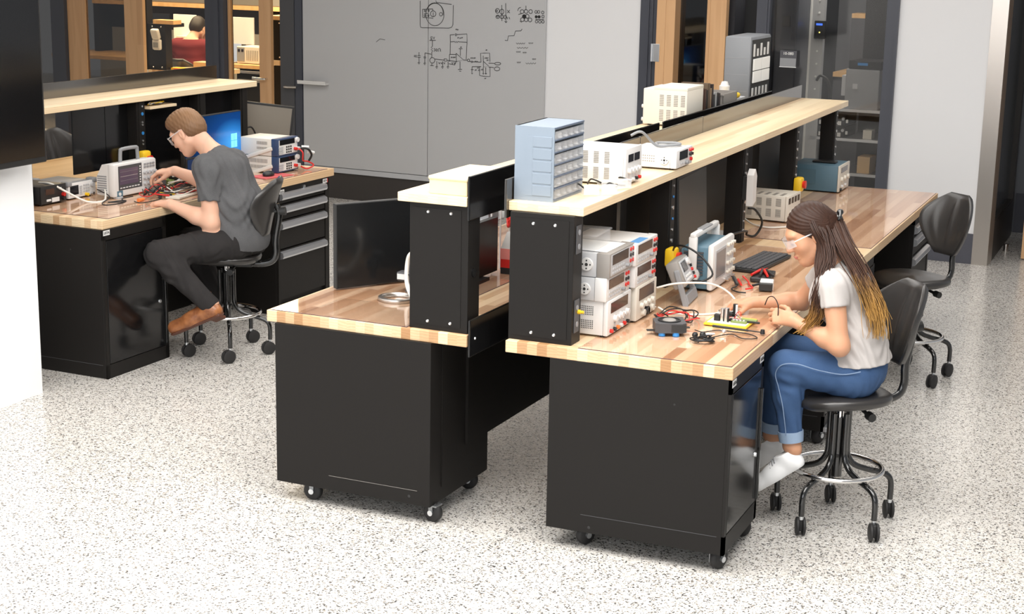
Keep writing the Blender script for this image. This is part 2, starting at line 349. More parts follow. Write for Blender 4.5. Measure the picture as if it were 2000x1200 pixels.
SK=[[(0.237,1.404),(0.235,1.381),(0.228,1.36),(0.216,1.34),(0.2,1.325),(0.181,1.313),(0.161,1.307),(0.139,1.306),(0.118,1.311),(0.099,1.321),(0.083,1.335),(0.07,1.354),(0.063,1.375),(0.06,1.397),(0.062,1.42),(0.07,1.442),(0.082,1.461),(0.098,1.477),(0.117,1.488),(0.137,1.494),(0.159,1.495),(0.18,1.49),(0.199,1.48),(0.215,1.466),(0.227,1.447),(0.235,1.426),(0.237,1.404)],[(0.062,1.422),(0.066,1.437),(0.072,1.451),(0.08,1.464),(0.091,1.476),(0.103,1.485),(0.116,1.492),(0.13,1.496),(0.144,1.498),(0.159,1.497),(0.173,1.494),(0.186,1.488),(0.198,1.479),(0.209,1.469),(0.217,1.457),(0.224,1.443),(0.227,1.428),(0.229,1.413),(0.228,1.397)],[(0.002,1.511),(0.003,1.309),(0.007,1.288),(0.028,1.284),(0.285,1.291),(0.313,1.3),(0.325,1.322),(0.327,1.486)],[(0.158,1.517),(0.162,1.502),(0.31,1.491)],[(0.027,1.44),(0.127,1.446)],[(0.027,1.44),(0.028,1.375)],[(0.028,1.372),(0.131,1.369)],[(0.127,1.446),(0.129,1.427)],[(0.158,1.407),(0.156,1.396),(0.148,1.388),(0.137,1.382),(0.125,1.382),(0.114,1.386),(0.107,1.395),(0.104,1.405),(0.107,1.416),(0.114,1.425),(0.125,1.43),(0.137,1.43),(0.148,1.426),(0.155,1.418),(0.158,1.407)],[(0.221,1.405),(0.22,1.399),(0.216,1.394),(0.21,1.391),(0.204,1.39),(0.198,1.393),(0.194,1.398),(0.193,1.404),(0.194,1.411),(0.198,1.416),(0.204,1.419),(0.21,1.419),(0.216,1.416),(0.22,1.412),(0.221,1.405)],[(0.056,1.388),(0.056,1.384),(0.054,1.381),(0.051,1.379),(0.048,1.379),(0.045,1.381),(0.043,1.384),(0.042,1.387),(0.043,1.391),(0.045,1.394),(0.048,1.396),(0.051,1.396),(0.054,1.395),(0.056,1.392),(0.056,1.388)],[(0.091,1.389),(0.09,1.386),(0.088,1.382),(0.085,1.381),(0.082,1.381),(0.079,1.382),(0.077,1.385),(0.076,1.389),(0.077,1.392),(0.079,1.396),(0.082,1.397),(0.085,1.397),(0.088,1.396),(0.09,1.393),(0.091,1.389)],[(0.057,1.428),(0.056,1.425),(0.054,1.422),(0.052,1.42),(0.049,1.42),(0.046,1.422),(0.045,1.424),(0.044,1.427),(0.044,1.431),(0.046,1.433),(0.049,1.435),(0.052,1.435),(0.054,1.433),(0.056,1.431),(0.057,1.428)],[(0.092,1.43),(0.092,1.427),(0.09,1.425),(0.087,1.423),(0.085,1.423),(0.082,1.424),(0.08,1.427),(0.08,1.43),(0.08,1.433),(0.082,1.436),(0.085,1.437),(0.087,1.437),(0.09,1.436),(0.092,1.433),(0.092,1.43)],[(0.042,1.405),(0.086,1.408)],[(0.131,1.418),(0.131,1.385)],[(0.767,1.454),(0.765,1.446),(0.76,1.439),(0.752,1.435),(0.744,1.434),(0.736,1.438),(0.731,1.444),(0.729,1.453),(0.73,1.461),(0.735,1.468),(0.743,1.472),(0.752,1.472),(0.759,1.469),(0.765,1.462),(0.767,1.454)],[(0.809,1.45),(0.807,1.441),(0.802,1.433),(0.795,1.429),(0.786,1.429),(0.778,1.433),(0.773,1.439),(0.771,1.448),(0.773,1.457),(0.778,1.464),(0.785,1.469),(0.794,1.469),(0.802,1.465),(0.807,1.458),(0.809,1.45)],[(0.77,1.405),(0.768,1.399),(0.763,1.394),(0.756,1.39),(0.748,1.39),(0.741,1.393),(0.736,1.397),(0.734,1.404),(0.736,1.41),(0.741,1.415),(0.748,1.418),(0.756,1.418),(0.763,1.416),(0.768,1.411),(0.77,1.405)],[(0.807,1.406),(0.806,1.4),(0.801,1.394),(0.795,1.391),(0.788,1.391),(0.781,1.393),(0.776,1.399),(0.775,1.405),(0.776,1.412),(0.78,1.418),(0.787,1.421),(0.794,1.421),(0.801,1.418),(0.806,1.413),(0.807,1.406)],[(0.835,1.405),(0.833,1.398),(0.83,1.393),(0.825,1.39),(0.82,1.389),(0.815,1.392),(0.811,1.397),(0.81,1.404),(0.811,1.411),(0.814,1.416),(0.819,1.42),(0.825,1.42),(0.83,1.417),(0.833,1.412),(0.835,1.405)],[(0.788,1.503),(0.792,1.371)],[(0.825,1.519),(0.83,1.361)],[(0.817,1.372),(0.83,1.358),(0.841,1.37)],[(0.839,1.463),(0.864,1.44)],[(0.863,1.464),(0.84,1.439)],[(0.841,1.406),(0.844,1.388)],[(0.858,1.407),(0.865,1.389)],[(0.759,1.409),(0.758,1.406),(0.756,1.403),(0.753,1.402),(0.749,1.401),(0.746,1.403),(0.743,1.405),(0.742,1.408),(0.743,1.411),(0.745,1.414),(0.749,1.415),(0.752,1.416),(0.756,1.414),(0.758,1.412),(0.759,1.409)],[(0.749,1.453),(0.748,1.45),(0.746,1.448),(0.743,1.446),(0.739,1.446),(0.736,1.447),(0.733,1.45),(0.733,1.453),(0.733,1.456),(0.736,1.458),(0.739,1.46),(0.743,1.46),(0.746,1.459),(0.748,1.456),(0.749,1.453)],[(0.995,1.456),(0.994,1.449),(0.989,1.444),(0.982,1.44),(0.975,1.44),(0.968,1.443),(0.963,1.448),(0.961,1.455),(0.963,1.462),(0.968,1.468),(0.974,1.471),(0.982,1.472),(0.988,1.469),(0.993,1.463),(0.995,1.456)],[(1.032,1.459),(1.03,1.452),(1.026,1.446),(1.019,1.443),(1.012,1.443),(1.005,1.445),(1,1.451),(0.998,1.458),(1,1.465),(1.004,1.471),(1.011,1.474),(1.019,1.474),(1.025,1.471),(1.03,1.466),(1.032,1.459)],[(1.074,1.459),(1.073,1.452),(1.068,1.447),(1.062,1.443),(1.054,1.443),(1.047,1.446),(1.043,1.451),(1.041,1.458),(1.042,1.465),(1.047,1.471),(1.053,1.474),(1.061,1.475),(1.068,1.472),(1.072,1.466),(1.074,1.459)],[(1,1.391),(0.998,1.384),(0.994,1.378),(0.987,1.375),(0.98,1.375),(0.973,1.378),(0.968,1.383),(0.966,1.39),(0.968,1.397),(0.972,1.403),(0.979,1.406),(0.987,1.406),(0.993,1.404),(0.998,1.398),(1,1.391)],[(1.035,1.391),(1.033,1.384),(1.029,1.379),(1.022,1.375),(1.015,1.375),(1.008,1.378),(1.003,1.383),(1.001,1.39),(1.003,1.397),(1.007,1.403),(1.014,1.406),(1.022,1.407),(1.028,1.404),(1.033,1.398),(1.035,1.391)],[(1.07,1.391),(1.069,1.384),(1.064,1.378),(1.058,1.375),(1.05,1.375),(1.044,1.377),(1.039,1.383),(1.037,1.39),(1.038,1.397),(1.043,1.403),(1.05,1.406),(1.057,1.406),(1.064,1.403),(1.069,1.398),(1.07,1.391)],[(1.044,1.42),(1.043,1.413),(1.038,1.407),(1.032,1.404),(1.024,1.403),(1.017,1.406),(1.013,1.412),(1.011,1.418),(1.012,1.425),(1.017,1.431),(1.023,1.435),(1.031,1.435),(1.038,1.432),(1.042,1.427),(1.044,1.42)],[(1.017,1.417),(1.015,1.41),(1.011,1.405),(1.004,1.401),(0.996,1.401),(0.989,1.404),(0.984,1.409),(0.982,1.416),(0.983,1.422),(0.988,1.428),(0.995,1.431),(1.003,1.431),(1.01,1.429),(1.015,1.424),(1.017,1.417)],[(1.011,1.417),(1.01,1.412),(1.007,1.408),(1.002,1.406),(0.997,1.406),(0.992,1.408),(0.989,1.411),(0.987,1.416),(0.988,1.42),(0.992,1.424),(0.996,1.427),(1.002,1.427),(1.007,1.425),(1.01,1.421),(1.011,1.417)],[(1.006,1.416),(1.005,1.414),(1.004,1.412),(1.001,1.411),(0.998,1.41),(0.995,1.411),(0.993,1.413),(0.993,1.416),(0.993,1.419),(0.995,1.421),(0.998,1.422),(1.001,1.422),(1.003,1.421),(1.005,1.419),(1.006,1.416)],[(1.002,1.416),(1.002,1.415),(1.001,1.414),(1,1.414),(0.999,1.414),(0.998,1.414),(0.997,1.415),(0.997,1.416),(0.997,1.417),(0.998,1.418),(0.999,1.419),(1,1.419),(1.001,1.418),(1.002,1.417),(1.002,1.416)],[(1.013,1.505),(1.014,1.469)],[(0.938,1.46),(0.944,1.481),(0.964,1.491)],[(0.945,1.431),(0.972,1.438)],[(0.96,1.378),(0.977,1.367)],[(1.118,1.458),(1.117,1.453),(1.114,1.449),(1.11,1.447),(1.105,1.447),(1.1,1.449),(1.097,1.452),(1.096,1.457),(1.097,1.462),(1.1,1.466),(1.104,1.469),(1.109,1.469),(1.114,1.467),(1.117,1.463),(1.118,1.458)],[(1.142,1.459),(1.141,1.454),(1.138,1.45),(1.134,1.448),(1.129,1.448),(1.124,1.45),(1.121,1.453),(1.12,1.458),(1.121,1.463),(1.124,1.467),(1.128,1.469),(1.133,1.47),(1.138,1.468),(1.141,1.464),(1.142,1.459)],[(1.18,1.456),(1.179,1.451),(1.176,1.447),(1.172,1.445),(1.167,1.445),(1.162,1.447),(1.159,1.451),(1.158,1.455),(1.159,1.46),(1.162,1.464),(1.166,1.467),(1.171,1.467),(1.176,1.465),(1.179,1.461),(1.18,1.456)],[(1.183,1.423),(1.182,1.418),(1.179,1.414),(1.175,1.412),(1.17,1.412),(1.165,1.414),(1.162,1.418),(1.161,1.422),(1.162,1.427),(1.165,1.431),(1.169,1.434),(1.174,1.434),(1.179,1.432),(1.182,1.428),(1.183,1.423)],[(1.126,1.38),(1.125,1.375),(1.122,1.371),(1.117,1.368),(1.112,1.368),(1.107,1.37),(1.104,1.374),(1.103,1.379),(1.104,1.384),(1.107,1.388),(1.111,1.39),(1.117,1.39),(1.121,1.388),(1.124,1.384),(1.126,1.38)],[(1.156,1.38),(1.155,1.375),(1.152,1.371),(1.147,1.368),(1.142,1.368),(1.137,1.37),(1.134,1.374),(1.133,1.379),(1.134,1.384),(1.137,1.388),(1.142,1.39),(1.147,1.39),(1.151,1.388),(1.154,1.384),(1.156,1.38)],[(1.184,1.381),(1.183,1.376),(1.18,1.372),(1.176,1.369),(1.171,1.369),(1.166,1.371),(1.163,1.375),(1.162,1.38),(1.163,1.385),(1.166,1.389),(1.17,1.391),(1.175,1.391),(1.18,1.389),(1.183,1.386),(1.184,1.381)],[(1.121,1.419),(1.12,1.414),(1.117,1.411),(1.113,1.408),(1.108,1.408),(1.103,1.41),(1.1,1.413),(1.099,1.418),(1.1,1.422),(1.103,1.426),(1.107,1.428),(1.112,1.428),(1.117,1.426),(1.12,1.423),(1.121,1.419)],[(1.117,1.418),(1.117,1.416),(1.115,1.413),(1.112,1.412),(1.108,1.412),(1.106,1.413),(1.103,1.415),(1.103,1.418),(1.103,1.421),(1.105,1.423),(1.108,1.424),(1.111,1.425),(1.114,1.423),(1.117,1.421),(1.117,1.418)],[(1.113,1.418),(1.113,1.417),(1.112,1.416),(1.111,1.415),(1.109,1.415),(1.108,1.416),(1.107,1.417),(1.107,1.418),(1.107,1.419),(1.108,1.42),(1.109,1.421),(1.111,1.421),(1.112,1.421),(1.113,1.42),(1.113,1.418)],[(1.148,1.42),(1.147,1.415),(1.144,1.412),(1.139,1.409),(1.134,1.409),(1.13,1.411),(1.127,1.414),(1.125,1.419),(1.126,1.423),(1.129,1.427),(1.134,1.429),(1.139,1.429),(1.144,1.427),(1.147,1.424),(1.148,1.42)],[(1.144,1.419),(1.143,1.417),(1.141,1.414),(1.138,1.413),(1.135,1.413),(1.132,1.414),(1.13,1.416),(1.129,1.419),(1.13,1.422),(1.132,1.424),(1.135,1.425),(1.138,1.426),(1.141,1.424),(1.143,1.422),(1.144,1.419)],[(1.14,1.419),(1.14,1.418),(1.139,1.417),(1.137,1.416),(1.136,1.416),(1.135,1.417),(1.134,1.418),(1.133,1.419),(1.134,1.42),(1.135,1.421),(1.136,1.422),(1.137,1.422),(1.139,1.422),(1.14,1.421),(1.14,1.419)],[(1.104,1.397),(1.18,1.4)],[(0.824,1.213),(0.848,1.211),(0.855,1.251),(0.908,1.255),(0.921,1.294),(0.972,1.298),(0.982,1.313)],[(0.097,1.179),(0.158,1.182)],[(0.126,1.18),(0.126,1.13)],[(0.126,1.13),(0.112,1.12),(0.13,1.111),(0.112,1.101),(0.129,1.093),(0.12,1.08),(0.12,1.03)],[(0.152,1.012),(0.149,1.002),(0.142,0.993),(0.132,0.988),(0.121,0.988),(0.11,0.992),(0.103,1),(0.1,1.01),(0.103,1.02),(0.11,1.029),(0.12,1.034),(0.132,1.034),(0.142,1.03),(0.149,1.022),(0.152,1.012)],[(0.121,0.987),(0.121,0.965)],[(0.106,0.965),(0.139,0.966)],[(0.126,1.21),(0.109,1.209),(0.108,1.198),(0.122,1.197),(0.121,1.188),(0.107,1.187)],[(0.133,1.21),(0.14,1.192),(0.147,1.211)],[(0.141,1.112),(0.152,1.111),(0.145,1.103),(0.153,1.097),(0.141,1.088)],[(0.173,1.101),(0.172,1.097),(0.171,1.093),(0.168,1.091),(0.165,1.091),(0.162,1.093),(0.16,1.096),(0.159,1.1),(0.16,1.105),(0.161,1.108),(0.164,1.11),(0.167,1.11),(0.17,1.109),(0.172,1.105),(0.173,1.101)],[(0.18,1.09),(0.186,1.092),(0.182,1.108),(0.196,1.116),(0.207,1.108),(0.202,1.093),(0.21,1.093)],[(-0.056,1.043),(-0.027,1.045)],[(-0.056,1.034),(-0.027,1.032)],[(-0.006,1.074),(-0.006,1.046)],[(-0.02,1.043),(0.009,1.045)],[(-0.02,1.03),(0.009,1.031)],[(-0.006,1.03),(-0.005,0.987)],[(-0.016,0.985),(0.005,0.986),(-0.005,0.971),(-0.016,0.985)],[(0.055,1.071),(0.116,1.062)],[(0.053,1.071),(0.053,1.04)],[(0.041,1.036),(0.063,1.037)],[(0.041,1.027),(0.063,1.028)],[(0.052,1.027),(0.052,0.984)],[(0.042,0.982),(0.063,0.983),(0.052,0.968),(0.042,0.982)],[(0.152,1.023),(0.238,1.019)],[(0.242,1.029),(0.242,1.011),(0.268,1.01),(0.268,1.03),(0.242,1.029)],[(0.268,1.019),(0.366,1.012)],[(0.294,1.07),(0.295,1.008)],[(0.296,1.07),(0.358,1.072)],[(0.358,1.072),(0.362,1.012)],[(0.299,1.236),(0.302,1.175),(0.3,1.07)],[(0.299,1.234),(0.342,1.239)],[(0.349,1.25),(0.35,1.227)],[(0.359,1.25),(0.36,1.227)],[(0.363,1.24),(0.461,1.25),(0.463,1.179),(0.457,1.035)],[(0.302,1.176),(0.342,1.181),(0.35,1.172),(0.358,1.184),(0.367,1.171),(0.376,1.184),(0.385,1.18),(0.462,1.179)],[(0.358,1.082),(0.432,1.029),(0.362,1.012),(0.358,1.082)],[(0.432,1.029),(0.471,1.03)],[(0.491,1.029),(0.49,1.024),(0.486,1.02),(0.482,1.018),(0.477,1.018),(0.472,1.02),(0.469,1.023),(0.468,1.028),(0.469,1.033),(0.472,1.037),(0.477,1.039),(0.482,1.04),(0.486,1.038),(0.489,1.034),(0.491,1.029)],[(0.399,1.125),(0.4,1.063)],[(0.385,1.122),(0.419,1.124)],[(0.397,1.014),(0.398,0.946)],[(0.379,0.946),(0.417,0.95)],[(0.391,0.933),(0.409,0.933)],[(0.17,1.005),(0.171,0.962)],[(0.161,0.959),(0.181,0.961),(0.171,0.943),(0.161,0.959)],[(0.228,1.008),(0.228,0.965)],[(0.218,0.962),(0.238,0.963),(0.228,0.946),(0.218,0.962)],[(0.281,1.011),(0.281,0.968)],[(0.271,0.965),(0.291,0.966),(0.281,0.949),(0.271,0.965)],[(0.188,0.997),(0.196,0.982),(0.201,0.996)],[(0.21,0.998),(0.217,0.983),(0.223,0.997)],[(0.238,0.999),(0.246,0.984),(0.251,0.999)],[(0.316,1.003),(0.324,0.988),(0.329,1.003)],[(0.338,1.004),(0.345,0.989),(0.35,1.004)],[(0.288,0.99),(0.309,0.988),(0.348,0.983),(0.359,1.012)],[(0.37,1.209),(0.374,1.219),(0.379,1.21),(0.383,1.219)],[(0.391,1.207),(0.395,1.217),(0.4,1.208),(0.404,1.216)],[(0.409,1.211),(0.413,1.221),(0.417,1.212),(0.421,1.22)],[(0.352,1.279),(0.356,1.289),(0.36,1.279),(0.364,1.288)],[(0.366,1.276),(0.37,1.286),(0.374,1.277),(0.378,1.285)],[(0.309,1.041),(0.313,1.051),(0.317,1.041),(0.321,1.05)],[(0.326,1.042),(0.331,1.052),(0.335,1.042),(0.339,1.051)],[(0.341,1.043),(0.345,1.053),(0.349,1.043),(0.353,1.052)],[(0.499,1.044),(0.503,1.054),(0.507,1.045),(0.511,1.054)],[(0.516,1.045),(0.52,1.055),(0.525,1.046),(0.529,1.054)],[(0.534,1.046),(0.538,1.056),(0.542,1.047),(0.546,1.055)],[(0.399,1.131),(0.403,1.141),(0.408,1.132),(0.412,1.14)],[(0.644,1.119),(0.648,1.128),(0.652,1.119),(0.656,1.128)],[(0.637,0.88),(0.641,0.89),(0.646,0.881),(0.65,0.89)],[(0.491,1.018),(0.506,1.019)],[(0.507,1.026),(0.508,1.009)],[(0.516,1.027),(0.516,1.01)],[(0.517,1.018),(0.6,1.02)],[(0.541,1.021),(0.548,1.027),(0.555,1.017),(0.562,1.027),(0.569,1.019)],[(0.6,1.02),(0.594,1.094),(0.63,1.097),(0.68,1.1),(0.685,1.028)],[(0.621,1.028),(0.674,0.99),(0.624,0.979),(0.62,1.074)],[(0.673,1.014),(0.728,1.015)],[(0.788,1.016),(0.785,1.012),(0.778,1.007),(0.766,1.005),(0.753,1.004),(0.742,1.005),(0.733,1.009),(0.73,1.013),(0.733,1.018),(0.741,1.023),(0.753,1.025),(0.766,1.026),(0.777,1.024),(0.785,1.021),(0.788,1.016)],[(0.674,0.982),(0.722,0.98)],[(0.779,0.972),(0.777,0.965),(0.77,0.958),(0.759,0.955),(0.748,0.954),(0.737,0.957),(0.73,0.962),(0.727,0.97),(0.73,0.977),(0.737,0.983),(0.747,0.987),(0.759,0.988),(0.769,0.985),(0.777,0.98),(0.779,0.972)],[(0.514,0.977),(0.601,0.982)],[(0.515,0.977),(0.514,0.928)],[(0.504,0.952),(0.528,0.953)],[(0.508,0.924),(0.515,0.915),(0.522,0.925)],[(0.587,0.98),(0.588,0.907),(0.627,0.902),(0.688,0.903),(0.686,0.983)],[(0.622,0.979),(0.623,0.927)],[(0.646,0.977),(0.647,0.926)],[(0.64,0.928),(0.648,0.92),(0.655,0.929)],[(0.616,0.927),(0.623,0.918),(0.63,0.928)],[(0.542,0.944),(0.548,0.956),(0.553,0.945),(0.559,0.956)],[(0.563,0.964),(0.568,0.975),(0.574,0.964),(0.579,0.976)],[(0.574,0.944),(0.579,0.956),(0.585,0.945),(0.59,0.956)],[(0.601,0.951),(0.607,0.962),(0.612,0.951),(0.618,0.963)],[(0.652,1.051),(0.657,1.062),(0.663,1.051),(0.668,1.063)],[(0.653,1.033),(0.659,1.044),(0.665,1.033),(0.67,1.044)],[(0.634,1.05),(0.64,1.061),(0.646,1.051),(0.651,1.062)]]
SF=[[(0.93,1.196),(0.94,1.187),(0.95,1.197),(0.961,1.188),(0.971,1.198),(0.981,1.189),(0.991,1.199),(1.001,1.19),(1.011,1.2)],[(1.045,1.204),(1.05,1.195),(1.055,1.205),(1.06,1.195),(1.065,1.205),(1.07,1.196),(1.075,1.205),(1.08,1.196),(1.085,1.206)],[(0.938,1.16),(0.95,1.151),(0.963,1.161),(0.976,1.152),(0.988,1.163),(1.001,1.154),(1.014,1.164),(1.026,1.155),(1.039,1.165)],[(0.931,1.127),(0.937,1.117),(0.942,1.127),(0.947,1.118),(0.952,1.128),(0.957,1.118),(0.962,1.128),(0.967,1.119),(0.972,1.129)],[(0.993,1.124),(0.997,1.114),(1.001,1.124),(1.005,1.115),(1.009,1.125),(1.014,1.115),(1.018,1.125),(1.022,1.116),(1.026,1.125)],[(1.082,1.074),(1.086,1.065),(1.09,1.075),(1.094,1.065),(1.098,1.075),(1.103,1.066),(1.107,1.075),(1.111,1.066),(1.115,1.076)],[(0.94,1.04),(0.945,1.03),(0.949,1.04),(0.953,1.031),(0.957,1.041),(0.962,1.031),(0.966,1.041),(0.97,1.032),(0.974,1.042)],[(1.022,1.035),(1.034,1.026),(1.045,1.036),(1.057,1.027),(1.069,1.037),(1.081,1.028),(1.092,1.039),(1.104,1.03),(1.116,1.04)],[(-0.437,1.142),(-0.4,1.17),(-0.348,1.164)]]
def sketch(strokes, name, m, r):
    mb = MB()
    for s in strokes: mb.tube([(x, -.0134, z) for x, z in s], r, 4)
    o = mb.build(name, m, bd); o['kind'] = 'stuff'
sketch(SK, 'marker_sketch', M['ink'], .0026)
sketch(SF, 'faded_marker_note', M['inkfaint'], .003)
# ---------------------------------------------------------------- benches
def screws(pts, ax, r=.006, parent=None, name='screw'):
    d = Vector({'x': (1, 0, 0), 'y': (0, -1, 0)}[ax])
    for p in pts: MB().cyl(Vector(p), Vector(p)+d*.004, r, r*.7, 10).build(name, M['screw'], parent, 40)
def caster(par, x, y, h, name='caster', ang=0, r=.044):
    R_ = Matrix.Translation((x, y, 0)) @ Matrix.Rotation(ang, 4, 'Z')
    f = MB().box(-.03, .03, -.025, .025, h-.008, h, .002, R_).box(-.009, .010, -.0225, -.0185, r*.85, h, 0, R_).box(-.03, .014, .0185, .0225, r*.6, h, 0, R_).build('caster_fork', M['darksteel'], par)
    w = MB().lathe([(0, -.016), (r*.8, -.016), (r, -.009), (r, .009), (r*.8, .016), (0, .016)], 20, R_ @ Matrix.Translation((0, 0, r)) @ Matrix.Rotation(PI/2, 4, 'X')).build('wheel', M['rubber'], f, 50)
    MB().cyl((0, -.026, r), (0, .026, r), .012, None, 12, R_).build('hub', M['zinc'], w, 40)
    return f
# ---- right bench (world aligned)
HT, TT = .8132, .0481
RWT = wt = MB().box(0, .914, 0, 4.75, -TT, 0, .003).build('worktop', M['worktop'], loc=(0, 0, HT))
tag(wt, 'long laminated wood worktop of the right bench where the woman works', 'worktop')
o = MB().box(.30, .905, .008, 2.43, 0, .0025).build('desk_mat', M['matclear'], loc=(0, 0, HT)); tag(o, 'clear sheet on the near part of the right worktop, in front of the woman', 'desk mat'); MB().box(0.3, 0.905, 0.008, 0.008+.002, .0003, .0027).box(0.905-.002, 0.905, 0.008, 2.43, .0003, .0027).build('dark_edge', M['edge'], o)
o = MB().box(.20, .905, 2.63, 4.735, 0, .0025).build('desk_mat', M['matclear'], loc=(0, 0, HT)); tag(o, 'clear sheet on the far empty part of the right worktop', 'desk mat'); MB().box(0.2, 0.905, 2.63, 2.63+.002, .0003, .0027).box(0.905-.002, 0.905, 2.63, 4.735, .0003, .0027).build('dark_edge', M['edge'], o)
def plate(par, Mx, red=False):
    p = MB().box(-.026, .026, -.0135, .0135, 0, .0015, 0, Mx).build('badge', M['white'], par); p['label'] = 'small white badge'
    text_mesh('LISTA', .018, M['ink'], p, 'lettering', Mx @ Matrix.Translation((0, 0, .0022)))
    if red: MB().box(.026, .034, -.0135, .0135, 0, .0015, 0, Mx).build('red_tab', M['red'], p)
RX_ = Matrix.Rotation(PI/2, 4, 'Z') @ Matrix.Rotation(PI/2, 4, 'X')   # text plane facing +x
RY_ = Matrix.Rotation(PI/2, 4, 'X')                                   # text plane facing -y
def door_cabinet(name, label, loc, rotz, d, w, z0, z1, casters, group):
    t = thing(name, label, 'cabinet', loc, rotz, group)
    b = MB().box(-d, -.012, 0, w, z0, z1, .002).box(-.012, 0, 0, w, z0, z0+.075).box(-.012, 0, 0, w, z1-.055, z1).box(-.012, 0, 0, .022, z0, z1).box(-.012, 0, w-.03, w, z0, z1).build('body', M['black'], t)
    dr = MB().box(-.012, .001, .026, w-.034, z0+.08, z1-.06, .0015).build('door', M['blackgloss'], t)
    MB().cyl((0, w-.075, z0+.42*(z1-z0)), (.008, w-.075, z0+.42*(z1-z0)), .011, .009, 16).build('lock', M['zinc'], dr, 40)
    MB().box(0, .012, w-.034, w-.022, z0+.09, z0+.55, .002).build('pull', M['blackpaint'], dr)
    plate(t, Matrix.Translation((.0005, .03, z1-.016)) @ RX_)
    if casters and w < 1: plate(t, Matrix.Translation((.0005, w-.04, z1-.016)) @ RX_)
    MB().cyl((-.3*d, -.001, z1-.12), (-.3*d, .0005, z1-.12), .004).build('bolt_hole', M['ventdark'], t)
    MB().cyl((-.75*d, -.001, z0+.025), (-.75*d, .0005, z0+.025), .006).build('bolt_hole', M['ventdark'], t)
    MB().box(-d*.8, -.03, -.0008, 0, z0+.072, z0+.074).build('seam', M['darkgrey'], t)
    if casters:
        for x, y, a in ((-.035, .066, 1.15), (-.585, .08, 1.0), (-.05, w-.03, 0.1), (-d+.06, w-.055, .6)): caster(t, x, y, z0, ang=a, r=.041)
    return t
door_cabinet('pedestal_cabinet', 'black castered cabinet under the near end of the right bench', (.912, 0, 0), 0, .724, .467, .0768, HT-TT, True, None)
def drawer_cabinet(label, loc, rotz, d, w, z0, z1, cuts, plates):
    t = thing('drawer_cabinet', label, 'cabinet', loc, rotz)
    MB().box(-d, -.02, 0, w, z0, z1, .002).box(-.02, 0, 0, .02, z0, z1).box(-.02, 0, w-.045, w, z0, z1).box(-.02, 0, 0, w, z1-.05, z1).box(-.02, 0, 0, w, z0, z0+.06).build('body', M['black'], t)
    for a, b in cuts:
        dr = MB().box(-.02, -.003, .024, w-.05, a+.004, b-.004, .002).build('drawer', M['black'], t)
        prof = [(-.003, b-.062), (.016, b-.056), (.022, b-.044), (.018, b-.022), (-.003, b-.012)]
        MB().prism(prof, .024, w-.05, 'y').build('handle', M['alu'], dr)
    MB().cyl((0, w*.5, z1-.026), (.006, w*.5, z1-.026), .011).build('lock', M['zinc'], t, 40)
    if plates:
        plate(t, Matrix.Translation((.0005, .045, z1-.028)) @ RX_); plate(t, Matrix.Translation((.0005, w-.05, z1-.022)) @ RX_, True)
    return t
t = door_cabinet('pedestal_cabinet', 'black castered cabinet under the middle of the right bench behind the seated woman', (.90, 1.74, 0), 0, .70, 1.05, .0768, HT-TT, True, None)
MB().box(.0, .018, 0, 1.05, .078, .10, .003).build('kick_rail', M['alu'], t)
drawer_cabinet('black drawer cabinet with metal pulls under the far end of the right bench', (.893, 4.05, 0), 0, .7, .62, .03, HT-TT, [(.095, .33), (.33, .52), (.52, .64), (.64, .715)], False)
o = MB().box(.01, .022, .48, 4.05, .22, HT-TT).box(.01, .022, 2.4, 2.46, 0, .22).box(.01, .022, 3.9, 4.04, 0, .22).build('modesty_panel', M['black']); tag(o, 'black modesty panel under the right bench', 'panel')
def outlet(par, x, y, z, w=.045, h=.09, ax='x', n=2):
    if ax == 'x': bx = MB().box(x, x+.004, y-w/2, y+w/2, z-h/2, z+h/2, .003)
    o = bx.build('outlet_plate', M['darkgrey'], par)
    for i in range(n):
        zz = z+(i-(n-1)/2)*h/n
        MB().cyl((x+.004, y, zz), (x+.0065, y, zz), .011, None, 12).build('socket', M['midgrey'], o, 40)
    return o
ZS = 1.3171; TS = .0362
def column(par, y0, y1, x0, x1, zb, zt, strips=None):
    c = MB().box(x0, x1, y0, y1, zb, zt, .002).box(x0+.02, x1-.02, y0-.002, y1, zb+.02, zt-.02).build('end_column', M['black'], par)
    return c
rs = thing('riser_shelf', 'black riser with pale wood shelf along the right bench', 'shelf unit', (0, 0, HT))
zt = ZS-HT
c = column(rs, .03, .125, -.002, .262, 0, zt)
screws([(.095, .028, zt-.04), (.185, .028, zt-.04), (.095, .028, .035), (.19, .028, .035)], 'y', .007, c)
outlet(c, .262, .075, .41, .05, .11); outlet(c, .262, .075, .11, .05, .13)
MB().cyl((.262, .085, .125), (.275, .085, .125), .009).cyl((.275, .085, .125), (.29, .085, .125), .006).build('plug', M['yellow'], c, 40)
for y in (1.215, 2.45, 3.57, 4.62):
    p = MB().box(.17, .258, y, y+.018, 0, zt).box(.22, .262, y+.018, y+.075, 0, zt, .002).box(.17, .205, y+.055, y+.09, 0, zt).build('post', M['black'], rs)
    for k in range(9):
        z = .06+k*.05; bl = k in (5, 7) and y < 2
        MB().cyl((.262, y+.045, z), (.266, y+.045, z), .006 if k % 3 else .009, None, 10).build('blue_socket' if bl else 'socket', M['blue' if bl else 'screw'], p, 40)
for y0, y1 in ((.48, 1.22), (1.30, 2.45), (2.53, 3.57), (3.65, 4.62)):
    MB().box(.0, .012, y0, y1, .10 if y0 < .5 else .0, zt).box(.012, .03, y0, y0+.02, 0, zt).build('back_panel', M['black'], rs)
MB().box(-.018, .291, .048, 4.85, zt, zt+TS, .003).build('shelf_board', M['shelfwood'], rs)
for y0, y1 in ((.03, 1.60), (1.605, 2.62), (2.625, 4.85)):
    MB().box(-.028, -.018, y0, y1, zt-.03, zt+TS+.085, .002).build('back_board', M['smoke'], rs)
